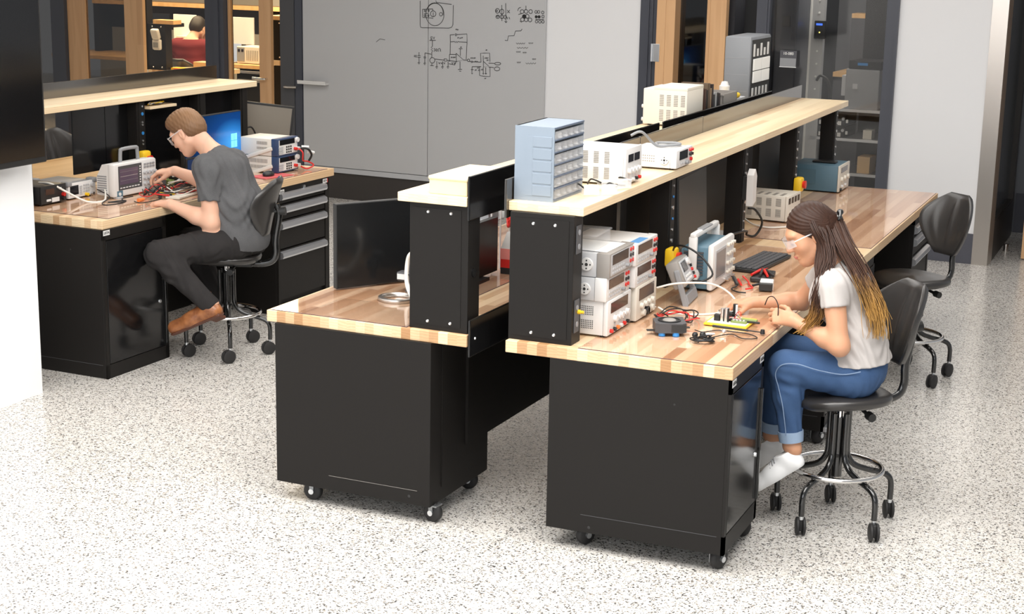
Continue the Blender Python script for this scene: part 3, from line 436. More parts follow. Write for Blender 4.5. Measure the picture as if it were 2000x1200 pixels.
# ---- middle bench
def lt(name, label, cat, x=0, y=0, z=0, group=None): return thing(name, label, cat, LW(LX+x, LY+y, z), AL, group)
LWT = wt = MB().box(0, .925, 0, 4.55, -TT, 0, .003).build('worktop', M['worktop'], loc=LW(LX, LY, HT), rotz=AL)
tag(wt, 'laminated wood worktop of the middle bench with its bare near end', 'worktop')
o = MB().box(.012, .655, .008, 2.4, 0, .0025).build('desk_mat', M['matclear'], loc=LW(LX, LY, HT), rotz=AL); tag(o, 'clear sheet on the worktop of the middle bench', 'desk mat'); MB().box(0.012, 0.655, 0.008, 0.008+.002, .0003, .0027).box(0.655-.002, 0.655, 0.008, 2.4, .0003, .0027).build('dark_edge', M['edge'], o)
mp = thing('pedestal_cabinet', 'black castered cabinet under the near end of the middle bench', 'cabinet', LW(-1.0415, 0, 0), AL)
w = .728; d = .545; zb = .0768; z1 = HT-TT
MB().box(0, w, 0, d, zb, z1, .002).box(w, w+.004, .10, d-.11, zb+.06, z1-.02).build('body', M['black'], mp)
MB().box(-.01, 0, .02, d-.03, zb+.06, z1-.05, .002).build('door', M['blackgloss'], mp)
MB().box(w*.35, w*.92, -.0008, 0, zb+.062, zb+.0635).build('seam', M['taupe'], mp)
MB().cyl((w*.87, -.001, zb+.035), (w*.87, .0005, zb+.035), .006).build('bolt_hole', M['ventdark'], mp)
for x, y, a in ((.146, .055, .1), (w-.012, .055, -.1), (.085, d-.06, .5), (w-.06, d-.06, .2)): caster(mp, x, y, zb, ang=a, r=.041)
o = MB().box(0, .012, .30, 4.2, .26, HT-TT).box(0, .012, 4.1, 4.2, 0, .26).build('modesty_panel', M['black'], loc=LW(-.309, LY, 0), rotz=AL); tag(o, 'black modesty panel under the middle bench', 'panel')
ls = lt('riser_shelf', 'black riser with pale wood shelf along the middle bench', 'shelf unit', 0, 0, HT)
ZL = 1.3234-HT; q = -LX
c = MB().box(q-.4272, q-.17, .02, .125, 0, ZL, .002).box(q-.405, q-.20, .018, .125, .02, ZL-.02).build('end_column', M['black'], ls)
screws([(q-.345, .018, ZL-.035), (q-.245, .018, ZL-.035), (q-.345, .018, .035), (q-.245, .018, .035)], 'y', .007, c)
MB().cyl((q-.17, .07, .24), (q-.165, .07, .24), .018).build('knockout', M['blackgloss'], c, 40)
screws([(q-.163, .055, ZL-.02), (q-.163, .055, .0)], 'x', .007, c)
for y in (1.22, 2.45, 3.57, 4.2): MB().box(q-.26, q-.17, y, y+.06, 0, ZL, .002).build('post', M['black'], ls)
for y0, y1 in ((.003, 2.19), (2.25, 4.28)):
    bp = MB().box(q-.168, q-.158, y0, y1, .455, .63, .004).build('back_board', M['blackgloss'], ls)
    screws([(q-.158, y0+.35*k+.5, .52) for k in range(5)], 'x', .006, bp)
bp = MB().box(q-.160, q-.150, .005, 4.2, -.09, .062, .008).build('lower_board', M['blackgloss'], ls)
screws([(q-.150, .05, -.02), (q-.150, .42, .03)], 'x', .006, bp)
MB().box(q-.4721, q-.1695, 0, 4.55, ZL, ZL+TS, .003).build('shelf_board', M['shelfwood'], ls)
# ---- left bench
HF = .8538
def ft(name, label, cat, x, y, z=HF, group=None, da=0): return thing(name, label, cat, FW(x, y, z), AF+da, group)
FWT = wt = MB().box(-.914, 0, 0, 2.3216, -TT, 0, .003).build('worktop', M['worktop'], loc=FW(FX, FY, HF), rotz=AF)
tag(wt, 'laminated wood worktop of the left bench where the young man works', 'worktop')
o = MB().box(-.75, -.012, .065, 2.26, 0, .0025).build('desk_mat', M['matclear'], loc=FW(FX, FY, HF), rotz=AF); tag(o, 'clear sheet on the worktop of the left bench', 'desk mat'); MB().box(-0.75, -0.012, 0.065, 0.065+.002, .0003, .0027).box(-0.012-.002, -0.012, 0.065, 2.26, .0003, .0027).build('dark_edge', M['edge'], o)
door_cabinet('pedestal_cabinet', 'black floor standing door cabinet under the near end of the left bench', FW(-2.812, 1.187, 0), AF, .72, .535, 0, HF-TT, False, None)
drawer_cabinet('black drawer cabinet with four bright metal pulls under the left bench', FW(-2.832, 2.87, 0), AF, .7, .60, 0, HF-TT, [(.09, .415), (.415, .60), (.60, .70), (.70, .785)], True)
o = MB().box(0, .012, 0, 1.1, 0, HF-TT).build('modesty_panel', M['black'], loc=FW(-3.5, 1.75, 0), rotz=AF); tag(o, 'black modesty panel behind the legs of the young man', 'panel')
fs = ft('riser_shelf', 'black riser with pale wood shelf along the left bench', 'shelf unit', -3.71, 1.2017)
zf = 1.3497-HF
MB().box(-.002, .30, .08, 2.3216, zf, zf+TS, .003).build('shelf_board', M['shelfwood'], fs)
MB().box(-.012, -.002, .08, 2.30, zf-.03, zf+TS+.09, .002).build('back_board', M['smoke'], fs)
for y in (.10, 1.09, 1.70, 2.16):
    p = MB().box(.20, .275, y, y+.02, 0, zf).box(.245, .28, y+.02, y+.075, 0, zf, .002).build('post', M['black'], fs)
    if 1 < y < 1.2:
        for k, z in enumerate((.09, .14, .175, .24, .26, .305, .355, .37, .42, .465)):
            MB().cyl((.28, y+.048, z), (.284, y+.048, z), .010 if k in (2, 5, 8) else .006, None, 12).build('blue_socket' if k in (5, 8) else 'socket', M['blue' if k in (5, 8) else 'screw'], p, 40)
for q4 in ((.60, .88, .115), (.885, 1.09, .115), (1.62, 2.28, 0), (1.16, 1.62, .0)): MB().box(.20, .21, q4[0], q4[1], q4[2], zf).build('back_panel', M['blackgloss'], fs)
# ---------------------------------------------------------------- bench equipment
def instr(label, loc, rotz, d, w, h, case, front, els, name='instrument', group=None, bezel=.012, feet=True, vents=None, handle=None, side=None, bez_mat=None, back=.0):
    """local frame: front faces +x (x=0), width along y (0..w), z up from 0"""
    t = thing(name, label, 'instrument', loc, rotz, group)
    z0 = .008 if feet else 0
    MB().box(-d, -bezel, .002, w-.002, z0, h-.002, .004).build('case', case, t, 30)
    f = MB().box(-bezel, 0, 0, w, z0, h, .004).build('front_panel', bez_mat or front, t, 30)
    if bez_mat: MB().box(-.002, .0012, w*.05, w*.95, z0+h*.08, h*.92, .001).build('face_plate', front, t)
    for e in els:
        k = e[0]; u0 = e[1]*w; v0 = z0+e[2]*(h-z0)
        if k == 'd': MB().box(-.002, .0022, u0, e[3]*w, v0, z0+e[4]*(h-z0), .0008).build('display', e[5], t)
        elif k == 'k':
            kn = MB().cyl((0, u0, v0), (.014, u0, v0), e[3], e[3]*.88, 16).build('knob', e[4], t, 40)
        elif k == 'b': MB().box(0, .004, u0-e[3]/2, u0+e[3]/2, v0-e[4]/2, v0+e[4]/2, .001).build('button', e[5], t)
        elif k == 'j': MB().cyl((0, u0, v0), (e[5] if len(e) > 5 else .01, u0, v0), e[3], None, 10).build('terminal', e[4], t, 40)
    if feet:
        for x in (-.03, -d+.03):
            for y in (.025, w-.025): MB().cyl((x, y, 0), (x, y, .01), .009, None, 10).build('foot', M['rubber'], t, 40)
    if vents:   # list of (x0,x1,z0,z1,n,orient) slot blocks on the near side
        mb = MB()
        for (x0, x1, a, b, n, o_) in vents:
            for i in range(n):
                if o_ == 'v': xx = x0+(x1-x0)*(i+.5)/n; mb.box(xx-(x1-x0)/n*.28, xx+(x1-x0)/n*.28, .0005, .004, a, b)
                elif o_ == 'h': zz = a+(b-a)*(i+.5)/n; mb.box(x0, x1, .0005, .004, zz-(b-a)/n*.27, zz+(b-a)/n*.27)
                else:
                    rows = max(2, int((b-a)/((x1-x0)/n)))
                    for j in range(rows):
                        xx = x0+(x1-x0)*(i+.5)/n; zz = a+(b-a)*(j+.5)/rows; q = (x1-x0)/n*.24; mb.box(xx-q, xx+q, .0005, .004, zz-q, zz+q)
        v = mb.build('vent_grille', M['ventdark'] if side != 'pale' else M['ventgrey'], t); v['kind'] = 'stuff'
    return t
def disc(t, x, z, r=.022):
    p = MB().cyl((x, .003, z), (x, -.006, z), r, r*.95, 20).build('handle_boss', M['white'], t, 40)
    for a in range(4):
        aa = a*PI/2; MB().cyl((x+r*.6*math.cos(aa), -.0055, z+r*.6*math.sin(aa)), (x+r*.6*math.cos(aa), -.0068, z+r*.6*math.sin(aa)), r*.13, None, 8).build('boss_hole', M['ventdark'], p)
    MB().cyl((x, -.0055, z), (x, -.007, z), r*.25, None, 10).build('boss_screw', M['ventdark'], p)
def dmm_els(disp='display', jack=True):
    e = [('d', .10, .50, .74, .90, M[disp])]
    for i in range(6):
        for j in range(2): e.append(('b', .13+.085*i, .18+.16*j, .012, .008, M['lightgrey']))
    e.append(('k', .67, .22, .008, M['midgrey']))
    for i in range(3):
        for j in range(2): e.append(('j', .83+.10*j, .80-.24*i, .0075, M['red'] if i != 1 else M['blackplastic'], .005))
    return e
XA = .346; YA = .205
# stack nearest the end panel
psu = [('d', .12, .62, .84, .92, M['dispbrown'])]
for i in range(5): psu.append(('k', .28+.13*i, .42, .014 if i in (0, 2, 4) else .009, M['white']))
for i in range(6): psu.append(('j', .12+.14*i, .12, .008, (M['red'], M['blackplastic'], M['orange'], M['white'], M['red'], M['blackplastic'])[i], .012))
for i in range(3): psu.append(('b', .3+.2*i, .27, .012, .008, M['lightgrey']))
instr('white perforated power supply at the bottom of the front instrument stack', (XA, YA, HT), 0, .30, .275, .147, M['white'], M['white'], psu, 'power_supply', vents=[(-.27, -.06, .03, .068, 28, 'd'), (-.27, -.06, .085, .125, 28, 'd')], bezel=.02)
t = instr('white bench multimeter in the middle of the front instrument stack', (XA-.005, YA-.012, HT+.147), 0, .30, .272, .094, M['lightgrey'], M['white'], dmm_els('dispbrown'), 'multimeter', feet=False, bezel=.05)
disc(t, -.09, .047, .024)
t = instr('grey bench multimeter with thick bumper on top of the front instrument stack', (XA+.004, YA-.008, HT+.241), 0, .30, .29, .098, M['lightgrey'], M['lightgrey'], dmm_els('display'), 'multimeter', feet=False, bezel=.055, bez_mat=M['taupe'])
disc(t, -.095, .05, .026)
o = MB().box(-.25, -.02, .02, .24, 0, .001).build('paper_sheet', M['paper'], loc=(XA, YA, HT+.3395)); tag(o, 'white sheets lying under the clear plastic box', 'paper')
t = thing('plastic_box', 'clear plastic box with a blue carton inside on the front instrument stack', 'box', (XA-.06, YA-.0, HT+.341), .05)
MB().box(-.20, 0, 0, .20, .002, .06, .006).build('tub', M['tub'], t); MB().box(-.205, .005, -.005, .205, .058, .066, .003).build('lid', M['tub'], t)
o = MB().box(-.19, -.07, .01, .035, 0, .036, .003).build('carton', mat('royal_blue_print', (.08, .17, .5), .4), loc=(XA-.06, YA+.0, HT+.345)); tag(o, 'blue carton inside the clear plastic box', 'box')
# second stack
XB, YB = .363, .50
gen = [('d', .12, .56, .85, .92, M['dispbrown'])]
for i in range(4): gen.append(('k', .22+.18*i, .40, .013, M['beige']))
for i in range(3): gen.append(('k', .3+.22*i, .17, .015, M['beige']))
gen.append(('k', .48, .17, .020, M['blackplastic'])); gen.append(('j', .86, .17, .009, M['chrome'], .012))
instr('tan function generator at the bottom of the second instrument stack', (XB, YB, HT), 0, .30, .255, .150, M['petrol'], M['beige'], gen, 'function_generator', bezel=.03)
t = instr('white bench multimeter in the middle of the second instrument stack', (XB-.003, YB-.02, HT+.150), 0, .30, .262, .092, M['white'], M['white'], dmm_els('dispbrown'), 'multimeter', feet=False, bezel=.04)
t = instr('white bench multimeter on top of the second instrument stack', (XB, YB-.03, HT+.242), 0, .30, .275, .092, M['white'], M['white'], dmm_els('dispbrown'), 'multimeter', feet=False, bezel=.04)
MB().box(-.04, -.002, .03, .16, .0905, .0925).build('blue_sticker', mat('sticker_blue', (.10, .28, .55), .4), t)
# tilted meter on a stand
t = thing('multimeter', 'grey handheld meter leaning back on a grey wire stand', 'meter', (.430, .90, HT), .10)
Tm = Matrix.Translation((0, 0, .135)) @ Matrix.Rotation(-.42, 4, 'Y')
MB().box(-.06, 0, 0, .20, -.055, .065, .012, Tm).build('case', M['taupe'], t, 30)
MB().box(-.004, .004, .018, .182, -.045, .055, .003, Tm).build('front_panel', M['lightgrey'], t)
MB().box(.003, .006, .03, .115, .005, .048, .001, Tm).build('display', M['display'], t)
MB().cyl((.003, .145, .035), (.014, .145, .035), .016, None, 16, Tm).build('dial', M['white'], t, 40)
for i in range(5):
    for j in range(2): MB().box(.003, .007, .032+i*.02, .044+i*.02, -.035+j*.016, -.026+j*.016, .001, Tm).build('button', M['white'], t)
for i in range(4): MB().cyl((.003, .165, .012-.018*i), (.012, .165, .012-.018*i), .007, None, 10, Tm).build('terminal', M['red'] if i % 2 else M['blackplastic'], t, 40)
for yy in (-.008, .19): MB().box(-.012, .012, yy, yy+.018, -.02, .16, .005, Matrix.Translation((.02, 0, 0)) @ Matrix.Rotation(-.30, 4, 'Y')).build('stand_leg', M['midgrey'], t)
MB().box(-.012, .012, .0, .20, -.016, .03, .005, Matrix.Translation((.02, 0, .018)) @ Matrix.Rotation(-.30, 4, 'Y')).build('stand_foot', M['midgrey'], t)
# cable under the stand
o = thing('cable', 'pale looping cable on the worktop behind the blower fan', 'cable', (.47, .9, HT))
MB().tube([(-.12, -.1, .09), (-.04, -.06, .11), (.08, .04, .10), (.16, .08, .05), (.19, .02, .008), (.12, -.12, .006), (-.02, -.18, .006), (-.09, -.16, .02)], .0045, 8, smooth=6).build('lead', M['cable_w'], o, 60)
# blue oscilloscope
t = thing('oscilloscope', 'blue and white oscilloscope with carrying handle near the woman', 'oscilloscope', (.478, 1.205, HT), .02)
w = .365; h = .215
MB().box(-.145, -.012, .012, w-.012, .01, h-.012, .01).box(-.16, -.14, .03, w-.03, .03, h-.03, .006).build('case', M['petrol'], t, 30)
MB().box(-.03, 0, 0, w, .008, h, .012).build('bezel', M['white'], t, 30)
MB().box(-.002, .003, .03, .205, .05, h-.028, .004).build('screen_frame', M['lightgrey'], t); MB().box(.002, .004, .04, .195, .06, h-.04).build('screen', M['lcd'], t)
for i in range(4):
    for j in range(4):
        MB().cyl((0, .235+.034*i, .055+.042*j), (.012, .235+.034*i, .055+.042*j), .010 if (i+j) % 2 else .007, None, 12).build('knob', M['beige'], t, 40)
for i in range(4): MB().cyl((0, .225+.036*i, .022), (.016, .225+.036*i, .022), .008, None, 10).build('terminal', M['chrome'], t, 40)
for i in range(8): MB().box(-.14, -.05, .006, .013, .075+i*.014, .082+i*.014).build('vent_rib', M['darkgrey'], t)
hd = MB().box(-.115, -.075, -.016, .004, .06, h+.035, .008).box(-.115, -.075, w-.004, w+.016, .06, h+.035, .008).box(-.11, -.08, -.016, w+.016, h+.025, h+.05, .008).build('handle', M['white'], t, 30)
MB().cyl((-.095, -.018, .075), (-.095, .01, .075), .032, None, 20).build('handle_boss', M['white'], t, 40)
MB().box(-.11, -.08, .10, w-.10, h+.046, h+.054, .004).build('grip', M['midgrey'], t)
# keyboard
t = thing('keyboard', 'black computer keyboard on the worktop behind the oscilloscope', 'keyboard', (.50, 1.95, HT+.003), -.10)
MB().box(-.075, .075, -.235, .235, 0, .016, .004).build('base', M['blackplastic'], t)
for i in range(5):
    for j in range(15): MB().box(-.066+i*.0265, -.0435+i*.0265, -.226+j*.0302, -.200+j*.0302, .016, .023, .002, None, 1).build('key', M['darkgrey'], t)
# black probe box, leads
t = thing('probe_holder', 'black tray of test probes between keyboard and woman', 'tray', (.60, 1.62, HT+.003), .1)
MB().box(-.045, .045, -.10, .10, 0, .022, .006).build('tray', M['blackplastic'], t)
for i, (m, a) in enumerate((('red', -.25), ('blackplastic', .05), ('red', .3), ('blackplastic', .45))):
    Mx = Matrix.Translation((-.02+.014*i, 0, .03)) @ Matrix.Rotation(a, 4, 'Z'); MB().cyl((0, -.085, 0), (0, .02, .004), .006, .008, 10, Mx).cyl((0, .02, .004), (0, .10, 0), .0045, .002, 10, Mx).build('probe', M[m], t, 40)
def lead(name, label, loc, pts, r, m, ends=(), cat='cable', sm=6):
    t = thing(name, label, cat, loc); MB().tube(pts, r, 8, smooth=sm).build('lead', M[m], t, 60)
    for (p, q, rr, mm) in ends: MB().cyl(p, q, rr, rr*.8, 10).build('tip', M[mm], t, 40)
    return t
lead('test_lead', 'red test lead crossing the worktop right of the oscilloscope', (.56, 1.42, HT+.006), [(-.03, .10, .02), (0, .08, .004), (.03, .0, .004), (.06, -.06, .004), (.04, -.10, .004)], .004, 'cable_r', [((-.04, .06, .01), (.0, -.03, .006), .006, 'red'), ((.05, -.02, .006), (.11, .04, .02), .006, 'blackplastic')])
lead('test_lead', 'black probe lead hanging from the front of the oscilloscope', (.52, 1.28, HT+.006), [(-.02, .16, .03), (.0, .13, .03), (.03, .07, .01), (.02, .02, .003), (.06, -.03, .003), (.10, -.03, .003)], .0035, 'cable_b', [((-.005, .14, .03), (.03, .075, .012), .009, 'blackplastic')])
lead('cable', 'black cable arching from the riser to the grey leaning meter', (.36, 1.05, HT), [(-.08, .2, .10), (-.05, .1, .20), (.02, .05, .22), (.10, .04, .18), (.16, .0, .12), (.12, -.04, .09), (.08, -.02, .085)], .0045, 'cable_b', [((.12, -.04, .09), (.08, -.02, .085), .007, 'blackplastic')])
t = thing('plug_adapter', 'white cube power adapter beside the arm of the woman', 'adapter', (.675, 1.40, HT+.003), .2); MB().box(-.03, .03, -.035, .03, 0, .042, .005).build('body', M['white'], t); MB().box(-.032, .028, -.06, -.035, .002, .036, .003).build('end_cap', M['blackplastic'], t)
# blower fan with wires
t = thing('blower_fan', 'black square blower fan on blue feet at the near end of the worktop', 'fan', (.535, .405, HT+.003), .45)
sq = [(-.062, -.05), (-.045, -.064), (.045, -.064), (.062, -.05), (.062, .062), (-.03, .062), (-.062, .035)]
MB().prism(sq, .012, .05, 'z').build('housing', M['darkgrey'], t)
MB().lathe([(.030, .0505), (.046, .0505), (.046, .054), (.041, .054), (.038, .046), (.030, .044)], 28).build('inlet_ring', M['blackplastic'], t, 40)
MB().lathe([(0, .056), (.022, .056), (.027, .052), (.027, .045)], 24).build('hub', M['taupe'], t, 40)
MB().box(.0, .060, -.0655, -.062, .016, .046).build('outlet', M['ventdark'], t)
for x, y in ((-.075, -.02), (.07, .03)): MB().box(x-.018, x+.018, y-.01, y+.01, .012, .017, .002).build('ear', M['blackplastic'], t)
for x, y in ((-.035, -.05), (.02, -.055)): MB().cyl((x, y, 0), (x, y, .013), .014, .013, 14).build('rubber_foot', M['blue'], t, 40)
MB().cyl((.045, .04, 0), (.045, .04, .013), .013, None, 12).build('rubber_foot', M['blackplastic'], t, 40)
random.seed(4)
def tangle(label, loc, rx, ry, n, r, m, name='cable_tangle', h=.02, cat='cable', seed=1):
    random.seed(seed); t = thing(name, label, cat, loc)
    for k in range(n):
        a0 = random.random()*6.3; q = random.uniform(.55, 1); pts = []
        for i in range(9):
            a = a0+i*.75; rr = q*random.uniform(.75, 1.1); pts.append((rx*rr*math.cos(a), ry*rr*math.sin(a), r+random.random()*h))
        MB().tube(pts, r, 6, smooth=5).build('lead', M[m[k % len(m)]], t, 60)
    return t
tangle('coil of red and black leads behind the blower fan', (.50, .60, HT+.004), .10, .12, 5, .0028, ['cable_r', 'cable_b', 'cable_r', 'cable_b', 'cable_b'], seed=5, h=.035)
t = tangle('black earphone cable bundle at the near end of the worktop', (.70, .325, HT+.004), .05, .05, 6, .0028, ['cable_b'], 'earphones', .012, 'earphones', seed=8)
for p in ((-.02, .06, .012), (-.045, .04, .012)): MB().sph(p, .012, (1, 1.3, 1), 12).build('earbud', M['blackplastic'], t, 40)
MB().cyl((.0, .03, .02), (.03, .05, .02), .007, None, 10).build('plug', M['chrome'], t, 40)
t = lead('microphone_lead', 'thin black microphone lead lying in front of the yellow frame', (.72, .46, HT+.004), [(-.10, .02, .003), (-.06, .0, .003), (-.02, .05, .003), (.05, .06, .003), (.12, .05, .003), (.16, .0, .003), (.11, -.03, .003), (.05, .02, .003), (.0, -.06, .003)], .0022, 'cable_b', [((-.05, .10, .008), (.10, .09, .008), .0055, 'blackplastic'), ((.10, .09, .008), (.16, .085, .008), .003, 'blackplastic'), ((.16, .085, .002), (.16, .085, .02), .010, 'blackplastic')])
MB().sph((.02, .02, .01), .010, (1, 1.4, 1), 12).build('clip', M['silver'], t, 40)
# yellow breadboard frame with capacitors
t = thing('breadboard', 'yellow framed board with capacitors under the hands of the woman', 'circuit board', (.715, .68, HT+.004), .0)
MB().box(-.095, .085, -.085, .085, 0, .008, .003).build('base', M['yellow'], t); MB().box(-.086, .076, -.066, .066, .007, .0095).build('board', mat('pale_board', (.78, .74, .62), .5), t)
for x, y, hh, m in ((-.03, -.03, .055, 'silver'), (-.012, -.035, .06, 'silver'), (.0, .05, .06, 'blackplastic')):
    c = MB().cyl((x, y, .009), (x, y, .009+hh), .010, None, 16).build('capacitor', M[m], t, 40)
    MB().box(x+.003, x+.0105, y-.0095, y+.001, .012, .008+hh, .001).build('stripe', M['blackplastic' if m == 'silver' else 'paper'], c)
for x, y, s in ((-.055, -.02, .024), (-.02, .04, .026)): MB().box(x-s/2, x+s/2, y-s/2, y+s/2, .009, .036, .002).build('relay', M['blackplastic'], t)
MB().box(.005, .07, -.035, -.015, .009, .018, .002).build('circuit', M['pcb'], t); MB().box(.03, .10, .015, .04, .009, .016, .002).build('circuit', M['pcb'], t)
for k in range(4): MB().box(.012+k*.014, .02+k*.014, -.03, -.022, .018, .023).build('chip', M['lightgrey'], t)
MB().box(-.06, .12, -.012, -.004, .010, .018, .002).build('bus_bar', M['blackplastic'], t)
tangle('thin jumper wires on the yellow framed board', (.70, .70, HT+.016), .06, .05, 5, .0014, ['cable_r', 'cable_w', 'cable_b'], 'jumper_wires', .03, 'wires', seed=3)
# rear power supplies
o = instr('tan vented power supply on the worktop behind the woman', (.330, 3.16, HT), -.05, .30, .26, .150, M['cream'], M['cream'], [('d', .10, .66, .24, .9, M['display']), ('d', .32, .66, .46, .9, M['display']), ('d', .54, .66, .68, .9, M['display']), ('d', .76, .66, .9, .9, M['display']), ('k', .3, .3, .012, M['white']), ('k', .7, .3, .012, M['white'])], 'power_supply', side='pale', vents=[(-.29+.056*i, -.26+.056*i, a, a+.045, 7, 'h') for i in range(5) for a in (.03, .09)])
for i in range(6): MB().box(-.28+.045*i, -.262+.045*i, .03, .12, .1485, .1495).build('top_vent', M['ventgrey'], o)
t = instr('petrol blue bench power supply at the far end of the worktop', (.356, 4.40, HT), 0, .30, .30, .172, M['petrol'], M['beige'], [('d', .15, .70, .75, .90, M['dispbrown']), ('k', .2, .45, .017, M['beige']), ('k', .5, .45, .017, M['beige']), ('k', .8, .45, .017, M['beige']), ('k', .25, .18, .01, M['white']), ('k', .55, .18, .01, M['white']), ('j', .12, .08, .01, M['blackplastic'], .012)], 'power_supply')
MB().box(-.20, -.05, .10, .17, .171, .185, .006).build('carry_handle', M['blackplastic'], t)
MB().box(-.26, -.15, -.003, .003, .05, .14, .001).build('side_panel', mat('petrol_blue_darker', (.07, .14, .185), .5), t)
lead('cable', 'pale cable on the worktop in front of the tan power supply', (.30, 3.0, HT+.004), [(-.2, .1, .02), (-.12, .0, .005), (-.02, -.06, .004), (.06, .0, .004), (.12, .08, .004)], .005, 'cable_w')
o = MB().box(-.1, .1, -.14, .14, 0, .004, .001).build('paper_sheet', M['paper'], loc=(.11, 2.62, HT), rotz=.2); tag(o, 'white paper sheets on the worktop behind the black post', 'paper')
# monitor on the right bench
def monitor(label, loc, rotz, w, h, z0, scr, tilt=0, stand=True, name='monitor', arm=None):
    t = thing(name, label, 'monitor', loc, rotz)
    Mx = Matrix.Translation((0, 0, z0+h/2)) @ Matrix.Rotation(tilt, 4, 'Y')
    MB().box(-.03, 0, -w/2, w/2, -h/2, h/2, .004, Mx).box(-.06, -.03, -w/3, w/3, -h/3, h/3, .01, Mx).build('housing', M['blackplastic'], t)
    MB().box(-.001, .0015, -w/2+.014, w/2-.014, -h/2+.02, h/2-.014, 0, Mx).build('screen', scr, t)
    if stand: MB().box(-.10, -.06, -.03, .03, .0, z0+h*.6, .004).box(-.13, .06, -.11, .11, 0, .014, .005).build('stand', M['blackplastic'], t)
    return t
M['screenoff'] = mat('switched_off_screen', (.010, .0105, .011), .16, spec=.6)
M['screenmatt'] = mat('matt_grey_screen', (.045, .046, .042), .35)
monitor('black upright monitor behind the oscilloscope on the right bench', (.20, 1.78, HT), .05, .56, .36, .10, M['screenmatt'], -.05)
for y, zz, l in ((1.20, .105, 'yellow emergency switch at the first black post of the right bench'), (3.60, .115, 'yellow emergency switch beside the petrol blue power supply')):
    t = thing('emergency_switch', l, 'switch', (.298, y, HT+zz)); MB().box(-.036, .012, -.04, .04, 0, .085, .012).build('housing', M['yellow'], t, 30); MB().cyl((.012, 0, .045), (.03, 0, .045), .02, .024, 16).build('button', M['red'], t, 40)
t = thing('router', 'white angular network box fixed to the second black post', 'router', (.295, 2.47, HT+.20))
MB().prism([(-.03, .0), (.03, .02), (.035, .15), (.0, .19), (-.035, .16)], -.01, .025, 'x', Matrix.Rotation(.0, 4, 'Z')).build('case', M['white'], t)
MB().box(-.033, -.01, -.03, .03, .03, .15).build('mount', M['blackplastic'], t)
lead('cable', 'black cables hanging from the second black post', (.285, 2.49, HT), [(0, 0, .18), (.03, .03, .17), (.06, .07, .10), (.03, .06, .03), (.0, .0, .04), (.01, -.06, .07), (.0, -.3, .09)], .006, 'cable_b')
# ---- right shelf
S1 = ZS+TS
t = thing('parts_cabinet', 'blue grey cabinet of small clear drawers at the near end of the right shelf', 'cabinet', (.152, .09, S1), 0)
MB().box(-.165, -.004, 0, .315, 0, .008).box(-.165, -.004, 0, .315, .278, .287).box(-.1655, -.0035, -.0004, .006, -.0002, .2872).box(-.165, -.004, .309, .315, 0, .287).box(-.165, -.155, 0, .315, 0, .287).build('housing', M['bluegrey'], t)
MB().box(-.120, -.02, -.0012, 0, .02, .25).build('side_relief', M['bluegrey'], t)
for k in range(5): MB().box(-.09, -.012, -.003, 0, .022+k*.047, .062+k*.047, .001).build('side_rib', M['bluegrey'], t)
for k in range(7): MB().box(-.15, 0, .006, .309, .001+k*.0468 if k else .008, .006+k*.0468 if k else .011).build('divider', mat('divider_blue', (.10, .13, .19), .4) if k == 0 else bpy.data.materials['divider_blue'], t)
for i in range(6):
    for j in range(5):
        y = .012+j*.0592; z = .012+i*.0446
        d = MB().box(-.13, -.004, y, y+.053, z, z+.003).box(-.005, -.001, y, y+.053, z, z+.036).box(-.13, -.005, y, y+.002, z, z+.030).box(-.001, .010, y+.017, y+.036, z+.012, z+.016).build('drawer', M['frosted'], t)
        rr = random.Random(i*7+j)
        if rr.random() < .8: MB().box(-.10, -.02, y+.006, y+.047, z+.003, z+.010+rr.random()*.012, .003).build('contents', M[rr.choice(['darkgrey', 'midgrey', 'beige', 'ventgrey', 'yellow' if (i, j) == (4, 3) else 'lightgrey'])], d)
MB().box(-.14, -.12, .006, .309, .008, .28).build('backing', M['darkgrey'], t)
pe = [('d', .15, .60, .46, .82, M['display']), ('d', .52, .60, .84, .82, M['display'])]
for i in range(4): pe.append(('k', .18+.2*i, .36, .012, M['white']))
pe += [('b', .18, .10, .018, .014, M['orange']), ('j', .42, .10, .007, M['white'], .012), ('j', .62, .10, .007, M['blackplastic'], .012), ('j', .82, .10, .007, M['red'], .012)]
t = instr('large white vented power supply on the right shelf behind the parts cabinet', (.258, .61, S1), 0, .25, .20, .155, M['white'], M['white'], pe, 'power_supply', vents=[(-.235+.047*i, -.213+.047*i, a, a+.05, 7, 'h') for i in range(4) for a in (.025, .09)], side='pale')
MB().box(-.06, -.02, .205, .215, .05, .10, .003).build('side_clip', M['blackplastic'], t)
t = instr('low white bench multimeter with red terminals on the right shelf', (.300, 1.165, S1), 0, .22, .235, .088, M['white'], M['white'], [('d', .18, .42, .68, .90, M['display']), ('j', .80, .82, .007, M['red']), ('j', .92, .82, .007, M['red']), ('j', .80, .58, .007, M['blackplastic']), ('j', .92, .58, .007, M['blackplastic']), ('j', .86, .30, .008, M['red']), ('k', .58, .2, .010, M['midgrey']), ('b', .3, .2, .012, .008, M['lightgrey']), ('b', .42, .2, .012, .008, M['lightgrey'])], 'multimeter', vents=[(-.20, -.10, .03, .065, 10, 'd')], side='pale', bezel=.03)
disc(t, -.055, .044, .02)
lead('cable', 'grey lead lying on the low white multimeter', (.20, 1.28, S1+.088), [(-.10, -.16, .06), (-.06, -.13, .075), (-.02, -.05, .012), (.03, .0, .008), (.06, .06, .008), (.02, .10, .008), (-.05, .06, .008), (-.02, -.02, .008)], .006, 'midgrey')
